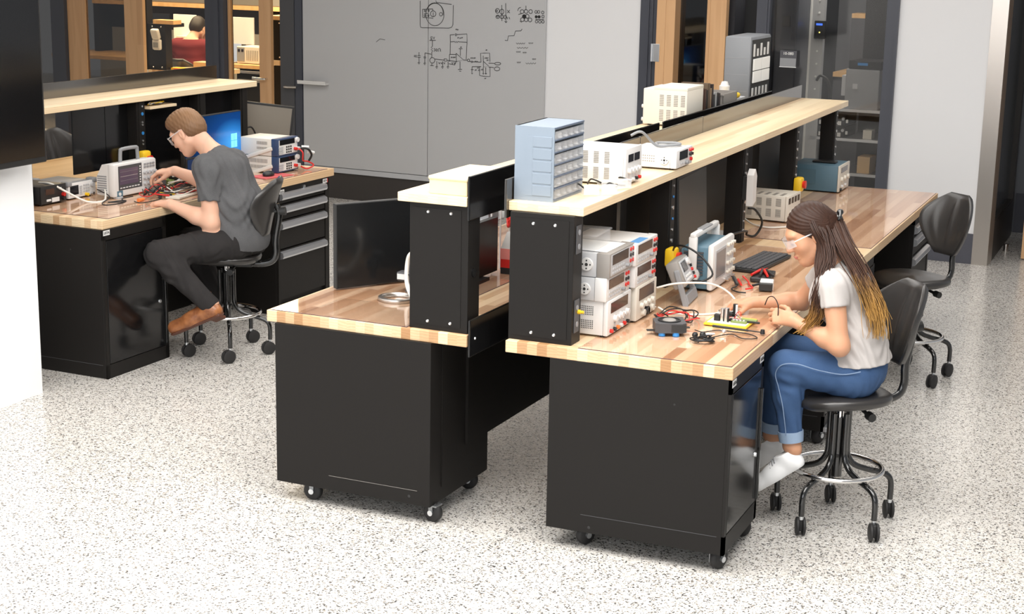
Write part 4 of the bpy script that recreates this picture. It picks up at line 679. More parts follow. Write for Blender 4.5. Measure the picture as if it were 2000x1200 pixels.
def goggles(label, loc, rz):
    t = thing('safety_glasses', label, 'safety glasses', loc, rz)
    for s in (-1, 1):
        MB().grid(lambda u, v: (.012*math.cos((u-.5)*2.4)-.012, s*(.006+.062*u), .004+.04*v+.004*math.sin(u*3)), 8, 4, .002).build('lens', M['goggle'], t, 60)
        MB().box(-.045, .0, s*.067-.001, s*.067+.001, .006, .036, .001).build('side_shield', M['goggle'], t)
        MB().tube([(-.01, s*.068, .034), (-.05, s*.069, .038), (-.10, s*.066, .036), (-.135, s*.060, .012)], .0035, 8, smooth=4).build('temple', M['cable_b'], t, 60)
    MB().tube([(0, -.068, .04), (.006, -.03, .044), (.002, 0, .036), (.006, .03, .044), (0, .068, .04)], .003, 8, smooth=4).build('brow_bar', M['goggle'], t, 60)
    return t
goggles('clear safety glasses on the right shelf nearest the parts cabinet', (.255, .33, S1), -.9)
goggles('clear safety glasses on the right shelf in front of the large white power supply', (.262, .50, S1), -.7)
# ---- middle bench shelf and top
S2 = 1.3596
def lp(x, y, z): return LW(x, y, z)
t = thing('wooden_box', 'pale lidded box at the near end of the middle shelf', 'box', lp(-.345, .035, S2), AL)
MB().box(0, .165, 0, .36, 0, .062, .004).build('body', M['boxyellow'], t); MB().box(-.004, .169, -.004, .364, .056, .072, .006).build('lid', M['boxyellow'], t)
t = thing('power_supply', 'cream vented power supply on the middle shelf facing left', 'instrument', lp(-.45, 2.75, S2), AL+.0)
MB().box(0, .25, 0, .28, .008, .20, .006).box(.06, .25, 0, .28, .19, .212, .004).build('case', M['cream'], t, 30)
mb = MB()
for i in range(4):
    for a in (.03, .11):
        for k in range(7): mb.box(.095+.04*i, .118+.04*i, -.001, .002, a+k*.009, a+.005+k*.009)
v = mb.build('vent_grille', M['ventgrey'], t); v['kind'] = 'stuff'
for z in (.03, .10): MB().cyl((0, .03, z), (-.015, .03, z), .01, None, 12).build('knob', M['white'], t, 40)
for x in (.03, .22):
    for y in (.03, .25): MB().cyl((x, y, 0), (x, y, .01), .01, None, 10).build('foot', M['rubber'], t)
bc = ('brown', 'black', 'dark'); cols = [(.07, .03, .02), (.02, .015, .012), (.12, .08, .05), (.25, .17, .10), (.03, .02, .02), (.05, .05, .05), (.4, .4, .4), (.02, .02, .02), (.04, .03, .03)]
for i in range(9):
    z1 = (.185, .175, .21, .18, .20, .14, .15, .145, .14)[i]; x = -.19+.0; 
    o = thing('book', '%s upright book on the middle shelf, %s from the cream power supply' % (['dark brown', 'black', 'brown', 'tan', 'black', 'charcoal', 'pale grey', 'black', 'dark brown'][i], ['first', 'second', 'third', 'fourth', 'fifth', 'sixth', 'seventh', 'eighth', 'ninth'][i]), 'book', lp(-.36, 3.05+.033*i, S2), AL, 'books on the middle shelf')
    cv = mat('book_cover', cols[i], .5)
    MB().box(0, .16, 0, .003, 0, z1).box(0, .16, .027, .03, 0, z1).box(.157, .16, 0, .03, 0, z1).build('cover', cv, o); MB().box(.002, .157, .003, .027, .004, z1-.004).build('pages', M['paper'], o)
t = thing('storage_bin', 'grey open bin on the middle shelf beyond the books', 'bin', lp(-.44, 3.37, S2), AL)
MB().box(0, .25, 0, .006, 0, .13).box(0, .25, .264, .27, 0, .13).box(0, .006, 0, .27, 0, .13).box(.244, .25, 0, .27, 0, .13).box(0, .25, 0, .27, 0, .006).box(-.006, .256, -.006, .006, .122, .132).build('tub', M['taupe'], t)
o = MB().box(0, .16, 0, .24, 0, .075, .004).build('carton', M['lightgrey'], loc=lp(-.38, 3.68, S2), rotz=AL); tag(o, 'light grey carton on the middle shelf below the yellow packet', 'box')
o = MB().box(0, .11, 0, .10, 0, .03, .012).build('packet', M['yellow'], loc=lp(-.33, 3.72, S2+.0755), rotz=AL); tag(o, 'yellow packet on the light grey carton on the middle shelf', 'packet')
o = MB().lathe([(0, 0), (.028, 0), (.032, .06), (.026, .062), (.018, .085), (0, .088)], 16).build('pot', M['white'], loc=lp(-.335, 3.86, S2+.0755), smooth=40); tag(o, 'small white pot next to the yellow packet on the middle shelf', 'pot')
t = thing('drawer_organiser', 'tall grey organiser with white trays at the far end of the middle shelf', 'organiser', lp(-.40, 4.04, S2), AL)
MB().box(0, .165, 0, .44, 0, .42, .012).build('housing', mat('organiser_grey', (.20, .21, .225), .4), t, 30)
for k in range(3): MB().box(.01, .15, -.001, .001, .10*k+.09, .10*k+.093).build('side_rib', M['midgrey'], t)
MB().box(.163, .169, .02, .42, .02, .40).build('front_frame', M['ventdark'], t)
for k in range(5): MB().box(.169, .173, .04+.075*k, .07+.075*k, .30, .375-.03*(k % 2)).build('tray', M['white'], t)
for i in range(2):
    for k in range(2): MB().box(.169, .177, .04+.185*k, .21+.185*k, .14+.075*i, .21+.075*i, .002).build('tray', M['paper'], t)
for k in range(5): MB().box(.169, .173, .04+.075*k, .07+.075*k, .04, .11).build('tray', M['white'], t)
# middle bench top: angled monitor, ring lamp, things seen through the gap
t = thing('monitor', 'large black monitor standing at an angle on the middle bench', 'monitor', lp(-.857, .73, HT), AL+math.atan2(-.195, .307))
MB().box(-.03, 0, -.31, .31, .006, .385, .004).box(-.05, -.03, -.2, .2, .08, .3, .01).build('housing', M['blackplastic'], t)
MB().box(-.001, .0015, -.304, .304, .012, .379).build('screen', M['screenoff'], t)
MB().box(-.16, -.03, -.12, .12, 0, .014, .004).box(-.06, -.045, -.03, .03, .0, .15).build('stand', M['blackplastic'], t)
t = thing('ring_lamp', 'silver ring lamp with bent neck beside the angled monitor', 'lamp', lp(-.70, .43, HT), AL)
MB().lathe([(.058, .004), (.062, .0), (.078, .0), (.083, .008), (.080, .018), (.066, .020), (.058, .012), (.058, .004)], 36).build('ring', M['steel'], t, 50)
MB().tube([(.05, .04, .012), (.0, .09, .06), (-.015, .12, .13), (-.0, .12, .18), (.05, .11, .20), (.09, .10, .20)], .010, 10, smooth=6).build('neck', M['cable_w'], t, 60)
MB().tube([(.05, .05, .01), (.04, .08, .05), (.01, .09, .10)], .005, 8, smooth=5).build('cord', M['cable_b'], t, 60)
t = thing('clamp', 'small dark clamp with pale label behind the ring lamp', 'clamp', lp(-.735, .60, HT), AL); MB().box(-.05, .03, -.02, .03, .05, .09, .006).box(-.01, .02, -.01, .02, 0, .05).box(-.02, .05, .0, .05, .09, .12, .006).build('body', M['darkgrey'], t); MB().box(-.045, -.005, -.022, -.019, .058, .082).build('label', M['white'], t)
t = thing('monitor', 'black monitor seen through the gap under the middle shelf', 'monitor', lp(-.56, 1.05, HT), AL)
MB().box(-.03, 0, -.45, .10, .015, .27, .004).build('housing', M['blackplastic'], t); MB().box(-.10, .03, -.25, -.05, 0, .015).build('stand', M['blackplastic'], t)
t = thing('tool_case', 'red and white case seen through the gap under the middle shelf', 'case', lp(-.55, 1.16, HT), AL)
MB().prism([(0, .03), (.0, .11), (.2, .11), (.2, .03)], 0, .2, 'y').build('body', M['red'], t); MB().box(0, .2, 0, .2, 0, .03).build('base', M['blackplastic'], t)
MB().box(-.001, .2, -.001, .2, .07, .12).build('band', mat('pale_red_band', (.75, .25, .22), .4), t); MB().prism([(0, .12), (.03, .20), (.17, .20), (.2, .12)], 0, .2, 'y').build('lid', M['white'], t)
t = thing('wire_rack', 'white wire rack seen through the gap under the middle shelf', 'rack', lp(-.80, 1.16, HT), AL)
for y in (0, .10, .20, .30): MB().tube([(0, y, 0), (0, y, .34), (.2, y, .34), (.2, y, 0)], .005, 6).build('wire', M['white'], t)
MB().box(0, .2, 0, .3, .235, .241).build('tray', M['lightgrey'], t); MB().box(.01, .19, .02, .28, .345, .36, .004).build('lid', M['lightgrey'], t); MB().box(.05, .17, .03, .14, .241, .32).build('device', M['midgrey'], t)
tangle('red wire bundle beside the white wire rack', lp(-.515, 1.22, HT+.205), .035, .05, 6, .006, ['cable_r'], 'wire_bundle', .07, 'wires', 12)
o = MB().tube([(-.12, 0, 0), (-.10, 0, .03), (-.02, 0, .06), (.08, 0, .05), (.14, 0, .01)], .008, 8, smooth=6).build('cable', M['cable_w'], loc=lp(-.72, 1.28, HT+.361), rotz=1.2, smooth=60); tag(o, 'thick white cable arching over the white wire rack', 'cable')
# ---- left bench
def fp(x, y, z=HF): return FW(x, y, z)
t = thing('oscilloscope', 'white oscilloscope with purple screen and grey handle on the left bench', 'oscilloscope', fp(-3.205, 1.785, HF), AF)
w = .385; h = .195; Tl = Matrix.Translation((0, 0, .0))
MB().prism([(-.012, .01), (-.012, h), (-.09, h-.004), (-.13, .12), (-.13, .02)], .006, w-.006, 'y').build('case', M['white'], t, 20)
MB().box(-.05, 0, 0, w, .008, h+.003, .014).build('bezel', M['white'], t, 30)
MB().box(-.002, .002, .035, .245, .045, h-.012, .006).build('screen_frame', M['darkgrey'], t)
sm = mat('scope_screen', (.05, .035, .05), .2, emis=(.10, .07, .10), estr=.45); MB().box(.001, .003, .045, .21, .075, h-.03, .003).build('screen', sm, t)
for z, m in ((.148, 'taupe'), (.122, 'beige'), (.098, 'taupe')): MB().box(.0029, .0034, .05, .205, z, z+.0013).build('trace', M[m], t)
for i in range(7): MB().box(.002, .005, .045+.026*i, .062+.026*i, .055, .061, .001).build('soft_key', M['white'], t)
for i in range(7): MB().box(.002, .005, .222, .232, .07+.015*i, .078+.015*i, .001).build('soft_key', M['white'], t)
for i in range(4):
    for j in range(2): MB().box(0, .005, .265+.026*i, .283+.026*i, h-.030-.016*j, h-.019-.016*j, .002).build('key', M['midgrey'], t)
for i in range(4):
    for j in range(3): MB().cyl((0, .268+.030*i, .06+.032*j), (.016, .268+.030*i, .06+.032*j), .011 if j != 1 else .009, .009, 14).build('knob', M['lightgrey'], t, 40)
for i in range(4): MB().cyl((0, .262+.032*i, .026), (.018, .262+.032*i, .026), .009, None, 10).build('terminal', M['zinc'], t, 40)
MB().cyl((0, .04, .026), (.006, .04, .026), .010, None, 14).build('power_button', M['white'], t, 40); MB().box(-.001, .002, .02, .07, .012, .044, .002).build('power_badge', M['petrol'], t)
for y in (.02, w-.06): MB().box(-.03, .01, y, y+.04, 0, .012, .003).build('foot', M['lightgrey'], t)
MB().tube([(-.06, .13, h-.01), (-.06, .135, h+.055), (-.06, .15, h+.07), (-.06, .27, h+.07), (-.06, .285, h+.055), (-.06, .29, h-.01)], .011, 8, smooth=4).build('handle', M['midgrey'], t, 60)
for i in range(8): MB().box(-.125, -.06, .0045, .009, .03+.013*i, .037+.013*i).build('vent_rib', M['midgrey'], t)
be = [('d', .18, .50, .52, .82, M['dispbrown']), ('b', .28, .20, .035, .012, M['white']), ('b', .55, .24, .06, .012, M['white']), ('b', .55, .12, .06, .012, M['white']), ('j', .85, .40, .011, M['red'], .016), ('j', .85, .18, .011, M['blackplastic'], .016), ('b', .75, .75, .02, .012, M['lightgrey'])]
instr('black power supply at the near end of the left bench', fp(-3.385, 1.385), AF, .26, .205, .108, M['blackplastic'], M['blackplastic'], be, 'power_supply')
t = instr('light grey function generator with dark screen beside the black power supply', fp(-3.40, 1.625), AF, .27, .235, .092, M['midgrey'], M['white'], [('d', .06, .22, .36, .84, M['display'])]+[('b', .44, .2+.13*i, .018, .007, M['lightgrey']) for i in range(5)]+[('b', .56+.08*i, .35+.2*j, .012, .01, M['lightgrey']) for i in range(3) for j in range(3)]+[('k', .85, .72, .014, M['lightgrey']), ('j', .62, .12, .009, M['yellow'], .02), ('j', .82, .12, .009, M['zinc'], .02)], 'function_generator', bezel=.02)
MB().box(-.05, .006, -.01, .03, .075, .104, .008).box(-.05, .006, .205, .245, .075, .104, .008).build('corner_bumper', M['midgrey'], t, 30)
MB().box(-.28, -.23, -.01, .04, .075, .104, .008).build('corner_bumper', M['midgrey'], t, 30)
lead('cable', 'thick pale cable looping in front of the black power supply', fp(-3.36, 1.55), [(-.16, -.02, .105), (-.06, -.04, .108), (.02, .0, .06), (.10, .06, .008), (.16, .12, .006), (.12, .20, .02), (.06, .27, .07), (.03, .30, .09)], .006, 'cable_w')
lead('cable', 'black lead curled on the left bench in front of the function generator', fp(-3.16, 1.72), [(-.16, .06, .05), (-.06, .04, .02), (-.02, -.08, .003), (.04, -.12, .003), (.07, -.02, .003), (.03, .06, .003), (-.01, -.04, .003), (.05, .02, .003), (-.02, .10, .003), (-.02, .2, .003)], .0032, 'cable_b')
t = lead('clip_lead', 'orange clip with thin lead in front of the white oscilloscope', fp(-3.03, 1.80), [(-.03, -.03, .006), (.02, -.05, .004), (.04, .0, .004), (.04, .12, .004), (.02, .15, .01)], .0025, 'cable_b', [((-.01, -.02, .012), (-.01, .03, .012), .011, 'orange'), ((.02, .14, .008), (.01, .165, .008), .009, 'blackplastic')])
for y, l in ((2.315, 'yellow emergency switch behind the handle of the white oscilloscope'),):
    t = thing('emergency_switch', l, 'switch', fp(-3.40, y, HF), AF); MB().box(-.03, .02, -.04, .04, .12, .205, .014).box(-.03, -.01, -.02, .02, 0, .12).build('housing', M['yellow'], t, 30); MB().cyl((.02, .008, .155), (.04, .008, .155), .02, .025, 16).build('button', M['red'], t, 40)
t = thing('speaker', 'black box beside the white oscilloscope on the left bench', 'box', fp(-3.24, 2.22), AF); MB().box(-.1, 0, 0, .085, 0, .098, .004).build('housing', M['darkgrey'], t)
tangle('tangle of test leads on the bench under the arm of the young man', fp(-3.03, 2.20, HF+.005), .11, .24, 9, .003, ['cable_b', 'cable_b', 'cable_w', 'cable_r', 'cable_b'], seed=2, h=.05)
tangle('tangle of black leads under the front edge of the white oscilloscope', fp(-3.09, 2.0, HF+.005), .07, .13, 6, .0028, ['cable_b', 'cable_b', 'cable_r'], seed=9, h=.05)
t = thing('breadboard', 'white breadboard with leads beside the hand of the young man', 'circuit board', fp(-2.95, 2.06, HF+.003), AF+.15); MB().box(-.045, .045, -.11, .11, 0, .012, .003).build('board', M['beige'], t)
for i, (m, y) in enumerate((('red', -.09), ('blackplastic', -.06), ('yellow', -.03), ('blackplastic', .0), ('silver', .02))): MB().cyl((-.03, y, .016), (-.09, y-.06, .03), .006, .003, 8).build('clip', M[m], t, 40)
random.seed(21)
t = thing('circuit_stack', 'dark cluster of small circuit boards behind the arm of the young man', 'circuit boards', fp(-3.22, 2.48, HF+.002), AF)
for i in range(7): MB().box(-.08+.02*i, -.02+.02*i, -.14+.04*i, -.06+.04*i, .0, .03+.03*random.random(), .002).build('board', M[('pcb', 'blackplastic', 'darkgrey')[i % 3]], t)
for i in range(12): MB().cyl((-.07+.13*random.random(), -.12+.26*random.random(), .03), (-.07+.13*random.random(), -.12+.26*random.random(), .055+.02*random.random()), .006, None, 8).build('component', M[('silver', 'white', 'beige')[i % 3]], t)
for i, (z, m) in enumerate(((0, 'case'), (.1115, 'top'))):
    els = [('d', .08, .62, .82, .92, M['display']), ('k', .92, .80, .017, M['white'])]
    for a in range(3):
        for b in range(3): els.append(('b', .42+.10*a, .18+.15*b, .014, .010, M['blackplastic']))
    for a in range(3): els.append(('b', .14, .2+.14*a, .05, .012, M['lightgrey']))
    for a in range(3): els.append(('j', .80+.07*a, .30, .010, (M['red'], M['white'], M['white'])[a], .022))
    t = instr(('lower' if i == 0 else 'upper')+' of two white power supplies with navy bezels on the left bench', fp(-2.97, 3.09, HF+z), AF, .29, .235, .110, M['cream'], M['white'], els, 'power_supply', bez_mat=M['navy'], bezel=.05, feet=i == 0, side='pale', vents=[(-.27, -.08, .03, .05, 18, 'v'), (-.27, -.08, .065, .09, 18, 'v')] if i == 0 else [(-.16, -.08, .07, .09, 9, 'v'), (-.16, -.08, .04, .055, 9, 'v')])
    MB().box(-.25, -.04, -.010, .001, .01, .034, .006, Matrix.Translation((-.04, 0, .05)) @ Matrix.Rotation(-.33, 4, 'Y') @ Matrix.Translation((.04, 0, -.022))).build('carry_handle', M['cream'], t, 30)
lead('test_lead', 'red lead linking the two white power supplies', fp(-2.945, 3.30, HF), [(0, -.01, .145), (.03, -.01, .12), (.025, .0, .07), (.03, .06, .055), (.05, .09, .03), (.03, .04, .012), (.01, .0, .03)], .005, 'cable_r')
lead('test_lead', 'black and white clip leads hanging from the upper white power supply', fp(-2.945, 3.315, HF), [(0, .0, .145), (.04, .02, .14), (.05, .05, .10), (.03, .05, .06)], .007, 'cable_b', [((0, .01, .15), (.04, .035, .15), .012, 'white'), ((.03, .04, .12), (.05, .08, .11), .012, 'white')])
o = MB().box(-.12, .03, -.13, .12, 0, .003, .001).build('mouse_pad', mat('red_mouse_pad', (.55, .10, .10), .6), loc=fp(-2.92, 3.0, HF+.0025), rotz=AF-.2); tag(o, 'red mouse pad in front of the white power supplies', 'mouse pad')
t = thing('mouse', 'black computer mouse on the red mouse pad', 'mouse', fp(-2.97, 2.98, HF+.0055), AF); MB().sph((0, 0, .010), .032, (1.0, 1.5, .7), 20).build('body', M['blackplastic'], t, 50)
# desktop monitor with blue wallpaper
ms = mat('blue_wallpaper_screen', (.0, .01, .03), .15); q = NT(ms); v = q.coords(); x, y, z = q.sep(v)
dx = q.math('SUBTRACT', y, .20); dz = q.math('SUBTRACT', z, -.02)
dd = q.math('SQRT', q.math('ADD', q.math('MULTIPLY', dx, dx), q.math('MULTIPLY', q.math('MULTIPLY', dz, dz), 2.2)))
g = q.ramp(dd, [(0, (.05, .42, .95)), (.10, (.03, .25, .70)), (.22, (.005, .05, .22)), (.45, (.0, .008, .035))])
q.l.new(g, q.b.inputs['Emission Color']); q.b.inputs['Emission Strength'].default_value = .9
t = thing('monitor', 'black monitor showing a glowing blue window wallpaper behind the young man', 'monitor', fp(-3.25, 2.80, HF), AF)
MB().box(-.03, 0, -.30, .30, .04, .388, .004).box(-.05, -.03, -.2, .2, .12, .32, .01).build('housing', M['blackplastic'], t)
sc_ = MB().box(-.001, .0015, -.292, .292, -.165, .165).build('screen', ms, t); sc_.location = (0, 0, .217)
for i in range(2):
    for j in range(2): MB().box(.0014, .0022, .185+.034*i, .216+.034*i, -.055+.045*j, -.013+.045*j).build('window_pane', mat('pane_glow', (.1, .5, .9), .3, emis=(.20, .62, 1), estr=.9), sc_)
MB().box(-.12, .04, -.1, .1, 0, .012, .004).box(-.06, -.045, -.03, .03, 0, .2).build('stand', M['blackplastic'], t)
t = thing('tablet', 'dark blue tablet screen with small icons below the head of the young man', 'screen', fp(-3.14, 2.50, HF), AF); MB().box(-.012, 0, -.13, .13, .03, .17, .003).box(-.06, 0, -.1, .1, 0, .03).build('housing', M['blackplastic'], t); MB().box(0, .0015, -.12, .12, .04, .16).build('screen', mat('dark_blue_screen', (.004, .008, .02), .15, emis=(.01, .03, .10), estr=.6), t)
for i in range(8): MB().box(.0015, .002, -.105+.027*i, -.095+.027*i, .05, .056).build('icon', M['white'], t)
o = instr('white instrument with a yellow lead behind the head of the young man', fp(-3.55, 2.42, HF), AF, .15, .28, .11, M['lightgrey'], M['beige'], [('d', .1, .2, .9, .7, M['blackplastic'])], 'instrument')
t = instr('small white box on top of the white instrument behind the young man', fp(-3.56, 2.36, HF+.113), AF, .14, .18, .05, M['white'], M['white'], [], 'instrument', feet=False)
lead('cable', 'yellow lead on the small white box behind the young man', fp(-3.62, 2.40, HF+.166), [(-.05, 0, .004), (0, .03, .012), (.03, .08, .006), (.06, .14, .004)], .006, 'yellow')
# monitor leaning out at the far end of the left riser
t = thing('monitor', 'grey faced monitor turned sideways beyond the far end of the left riser', 'monitor', fp(-3.48, 3.74, HF-.03), AF-.95)
Mx = Matrix.Translation((0, 0, .25)) @ Matrix.Rotation(-.12, 4, 'X'); MB().box(-.03, 0, -.17, .17, -.14, .14, .004, Mx).build('housing', M['blackplastic'], t); MB().box(-.001, .002, -.155, .155, -.125, .125, 0, Mx).build('screen', mat('brown_grey_screen', (.20, .18, .15), .3), t); MB().box(-.08, .02, -.1, .1, -.80, .12).build('stand', M['blackplastic'], t)
lead('cable', 'black cables curling beside the sideways monitor', fp(-3.44, 3.46, HF), [(0, -.06, .22), (.01, .02, .23), (.03, .05, .15), (.03, .04, .05), (.02, -.04, .02)], .006, 'cable_b')
# opposite side of the left bench, seen through the gaps under the shelf
o = MB().box(-.85, -.02, 0, 2.4, -TT, 0, .003).build('worktop', M['labwood'], loc=fp(-3.745, 1.20, HF), rotz=AF); tag(o, 'wood worktop on the far side of the left riser', 'worktop')
o = MB().box(-.40, -.06, 0, 2.3, 0, HF-TT).build('pedestal_cabinet', M['black'], loc=fp(-3.745, 1.25, 0), rotz=AF); tag(o, 'black cabinet block on the far side of the left bench', 'cabinet')
o = tangle('black leads at the near end of the left bench behind the instruments', fp(-3.58, 1.52, HF+.003), .07, .10, 5, .005, ['cable_b'], seed=14, h=.05)
o = MB().box(-.12, .12, 0, .2, 0, .30, .003).build('carton', M['paper'], loc=LW(-.40, 1.95, HT), rotz=AL); tag(o, 'white carton on the middle bench seen through the opening beside the near end column', 'box')

t = thing('shelf', 'little wood ledge with leads just under the left shelf beside the socket post', 'shelf', FW(-3.475, 2.40, 1.295), AF)
MB().box(-.03, .06, 0, .26, 0, .016, .002).box(-.035, -.03, 0, .26, -.08, .016).build('ledge', M['shelfwood'], t)
tangle('yellow and white leads lying on the little wood ledge', tuple(FW(-3.46, 2.52, 1.3125)), .02, .09, 4, .004, ['yellow', 'cable_w', 'cable_b'], seed=6, h=.012)
# ---------------------------------------------------------------- glazed partitions and the rooms behind (back wall frame)
def bb(x0, x1, y0, y1, z0, z1, bev=0): return bbox(x0, x1, BY+y0, BY+y1, z0, z1, bev)
bstruct('trim_2', bb(-8.01, -7.84, -.02, .12, 0, H), M['slate'], 'dark metal post at the left of the glazed partition')
bstruct('trim_3', bb(-6.15, -5.94, -.03, .12, 0, H).box(-6.05-BX, -5.99-BX, -.045, -.03, 0, H), M['slate'], 'dark metal mullion in front of the person in maroon')
bstruct('trim_4', bb(-5.165, -5.08, -.02, .14, 0, H).box(-5.10-BX, -5.085-BX, -.03, -.02, 0, H), M['slate'], 'dark metal frame beside the marker board')
bstruct('window_1', bb(-9.6, -8.01, .04, .05, 0, H), M['darkglass'], 'glass pane at the far left of the partition')
bstruct('window_2', bb(-6.88, -6.15, .04, .05, 0, H), M['glass'], 'glass pane in front of the person in maroon')
def bdoor(name, label, cat, x): 
    t = thing(name, label, cat, BW(x, BY, 0), AB); return t
def lever(par, x, z, side=1, m='steel'):
    p = MB().box(x-.03, x+.03, -.012, -.002, z-.10, z+.15, .003).build('lock_plate', M[m], par)
    MB().tube([(x, -.01, z), (x, -.06, z), (x-.03*side, -.065, z), (x-.13*side, -.062, z+.004)], .011, 8).build('lever', M['chrome'], p, 50)
# wooden glazed doors of the left lab
d = struct('door_1', MB().box(0, .225, -.02, .025, 0, 2.6, .003).box(.70, .92, -.02, .025, 0, 2.6, .003).box(.225, .70, -.02, .025, 0, .25, .002).box(.225, .70, -.02, .025, 2.45, 2.6, .002), M['doorwood'], label='wooden framed glass door at the left of the partition', loc=BW(-7.826, BY+.03, 0), rotz=AB)
MB().box(.225, .70, -.003, .003, .25, 2.45).build('pane', M['darkglass'], d)
d = struct('door_2', MB().box(.345, .475, -.02, .025, 0, 2.6, .003).box(0, .02, -.02, .025, 0, 2.6).box(.02, .345, -.02, .025, 0, .2), M['doorwood'], label='wooden framed glass door with steel lever beside the mullion', loc=BW(-5.935, BY+.05, 0), rotz=AB)
MB().box(.02, .345, -.003, .003, .2, 2.6).build('pane', M['glass'], d)
lever(d, .425, 1.03, 1)
d = struct('door_3', MB().box(0, .15, -.02, .025, 0, 2.6, .002), M['darkgrey'], label='dark metal door stile with steel lever next to the marker board', loc=BW(-5.318, BY-.01, 0), rotz=AB)
lever(d, .07, .98, -1)
# lab behind: walls
bstruct('wall_lab', bb(-14, -4.5, 7.6, 7.7, 0, H), mat('lab_wall', (.55, .50, .42), .7), 'far wall of the lab behind the partition')
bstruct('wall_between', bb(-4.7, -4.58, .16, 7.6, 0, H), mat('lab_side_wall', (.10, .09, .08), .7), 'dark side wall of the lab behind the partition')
# bench of the person in maroon (front towards the partition)
y0 = 3.35
def lb(name, label, cat, x, y, z, group=None): return thing(name, label, cat, BW(x, BY+y, z), AB, group)
o = MB().box(-2.2, 1.15, 0, .8, -.045, 0, .003).build('worktop', M['labwood'], loc=BW(-8.9, BY+y0, .82), rotz=AB); tag(o, 'wood worktop in the lab in front of the person in maroon', 'worktop')
t = lb('drawer_cabinet', 'black drawer cabinet with two pale pulls in the lab, right of the person in maroon', 'cabinet', -8.30, y0+.03, 0)
MB().box(0, .56, 0, .7, 0, .775, .003).build('body', M['black'], t)
for z in (.70, .60):
    dr = MB().box(.02, .54, -.012, 0, z-.05, z+.055).build('drawer', M['black'], t); MB().box(.03, .53, -.035, -.012, z+.02, z+.05, .004).build('handle', M['alu'], dr)
t = lb('riser_shelf', 'wood shelf on black riser above the bench in the lab', 'shelf unit', -8.9, y0+.55, .82)
MB().box(-2.0, 1.15, 0, .3, .60, .645).build('shelf_board', M['labwood'], t)
MB().box(-2.0, -1.93, .02, .28, 0, .60).build('end_panel', M['black'], t)
MB().box(1.05, 1.12, .02, .28, 0, .60).build('end_panel', M['black'], t)
MB().box(-2.0, 1.15, .26, .28, .30, .60).build('back_panel', M['black'], t)
MB().box(-1.9, 1.1, .02, .28, .82, 1.0, .004).build('upper_box', M['darkgrey'], t)
for i, (x, m, l) in enumerate(((-9.75, 'display', 'black monitor left of the person in maroon'), (-9.35, 'paper', 'white lit panel behind the head of the person in maroon'), (-8.50, 'white', 'pale monitor seen right of the mullion in the lab'))):
    t = lb('monitor', l, 'monitor', x, y0+.42, .82)
    MB().box(-.17, .17, 0, .02, .20, .52, .003).build('screen', M[m], t); MB().box(-.02, .02, .02, .05, .01, .4).box(-.1, .1, 0, .12, 0, .012).build('stand', M['black'], t)
t = lb('power_supply', 'beige vented instrument beside the hand of the person in maroon', 'instrument', -8.22, y0+.12, .82)
MB().box(-.14, .2, 0, .3, .006, .20, .006).build('case', M['beige'], t)
MB().box(-.135, -.03, -.006, 0, .03, .19).build('front_panel', M['midgrey'], t); MB().box(-.12, -.09, -.01, -.006, .14, .17).build('display', M['display'], t); MB().box(-.07, -.04, -.01, -.006, .14, .17).build('display', M['display'], t)
for k in range(7): MB().box(.0+k*.025, .01+k*.025, -.004, 0, .04, .16).build('vent', M['ventgrey'], t)
t = lb('laptop', 'open laptop with pale blue screen behind the mullion', 'laptop', -8.55, y0+.22, .82)
MB().box(-.16, .16, -.2, .02, 0, .015, .003).build('base', M['midgrey'], t); MB().box(-.16, .16, .02, .032, .01, .22).build('screen', mat('laptop_screen', (.3, .35, .45), .3, emis=(.45, .55, .75), estr=.5), t)
t = lb('cardboard_box', 'tall cardboard carton left of the person in maroon', 'box', -9.50, y0+.14, .82)
MB().box(-.11, .10, 0, .2, 0, .20, .002).build('carton', M['card'], t)
fl = MB(); fl.box(-.11, .10, 0, .004, .20, .26, 0, Matrix.Translation((0, 0, .2)) @ Matrix.Rotation(-.5, 4, 'X') @ Matrix.Translation((0, 0, -.2))).build('flap', M['boxyellow'], t)
# nearer lab bench end with black end panel
y1 = 1.95
o = MB().box(0, .72, 0, .7, -.05, 0, .003).build('worktop', M['worktop'], loc=BW(-8.44, BY+y1, .84), rotz=AB); tag(o, 'wood worktop end in the lab just behind the left shelf board', 'worktop')
o = MB().box(0, .65, 0, .42, 0, .79, .003).build('pedestal_cabinet', M['black'], loc=BW(-8.38, BY+y1+.03, 0), rotz=AB); tag(o, 'black cabinet under the worktop end in the lab', 'cabinet')
t = lb('riser_shelf', 'black riser end with screws and white handset in the lab', 'shelf unit', -8.44, y1, .84)
e = MB().box(0, .24, .01, .12, 0, .50, .002).build('end_panel', M['black'], t)
for x, z in ((.06, .03), (.18, .03), (.06, .47), (.18, .47)): screws([(x, .01, z)], 'y', .009, e)
MB().box(0, .24, .12, .34, .46, .50).build('top_panel', M['black'], t)
MB().box(.08, .36, 0, .14, .50, .545, .003).build('shelf_board', M['labwood'], t)
MB().box(-.09, 0, .0, .1, 0, .9).build('post', M['black'], t)
for k in range(4): MB().box(-.07, -.02, -.004, 0, .56+.085*k, .61+.085*k).build('outlet', M['lightgrey'], t)
t = lb('handset', 'white handheld meter clipped to the black riser end in the lab', 'meter', -8.29, y1-.02, 1.06)
MB().box(-.055, .055, -.03, .02, 0, .12, .02).box(-.05, .05, -.035, .02, .12, .24, .02, Matrix.Translation((0, 0, .12)) @ Matrix.Rotation(.35, 4, 'X') @ Matrix.Translation((0, 0, -.12))).build('case', M['white'], t)
MB().box(-.035, .035, -.036, -.03, .03, .085, .004).build('keypad', M['midgrey'], t)
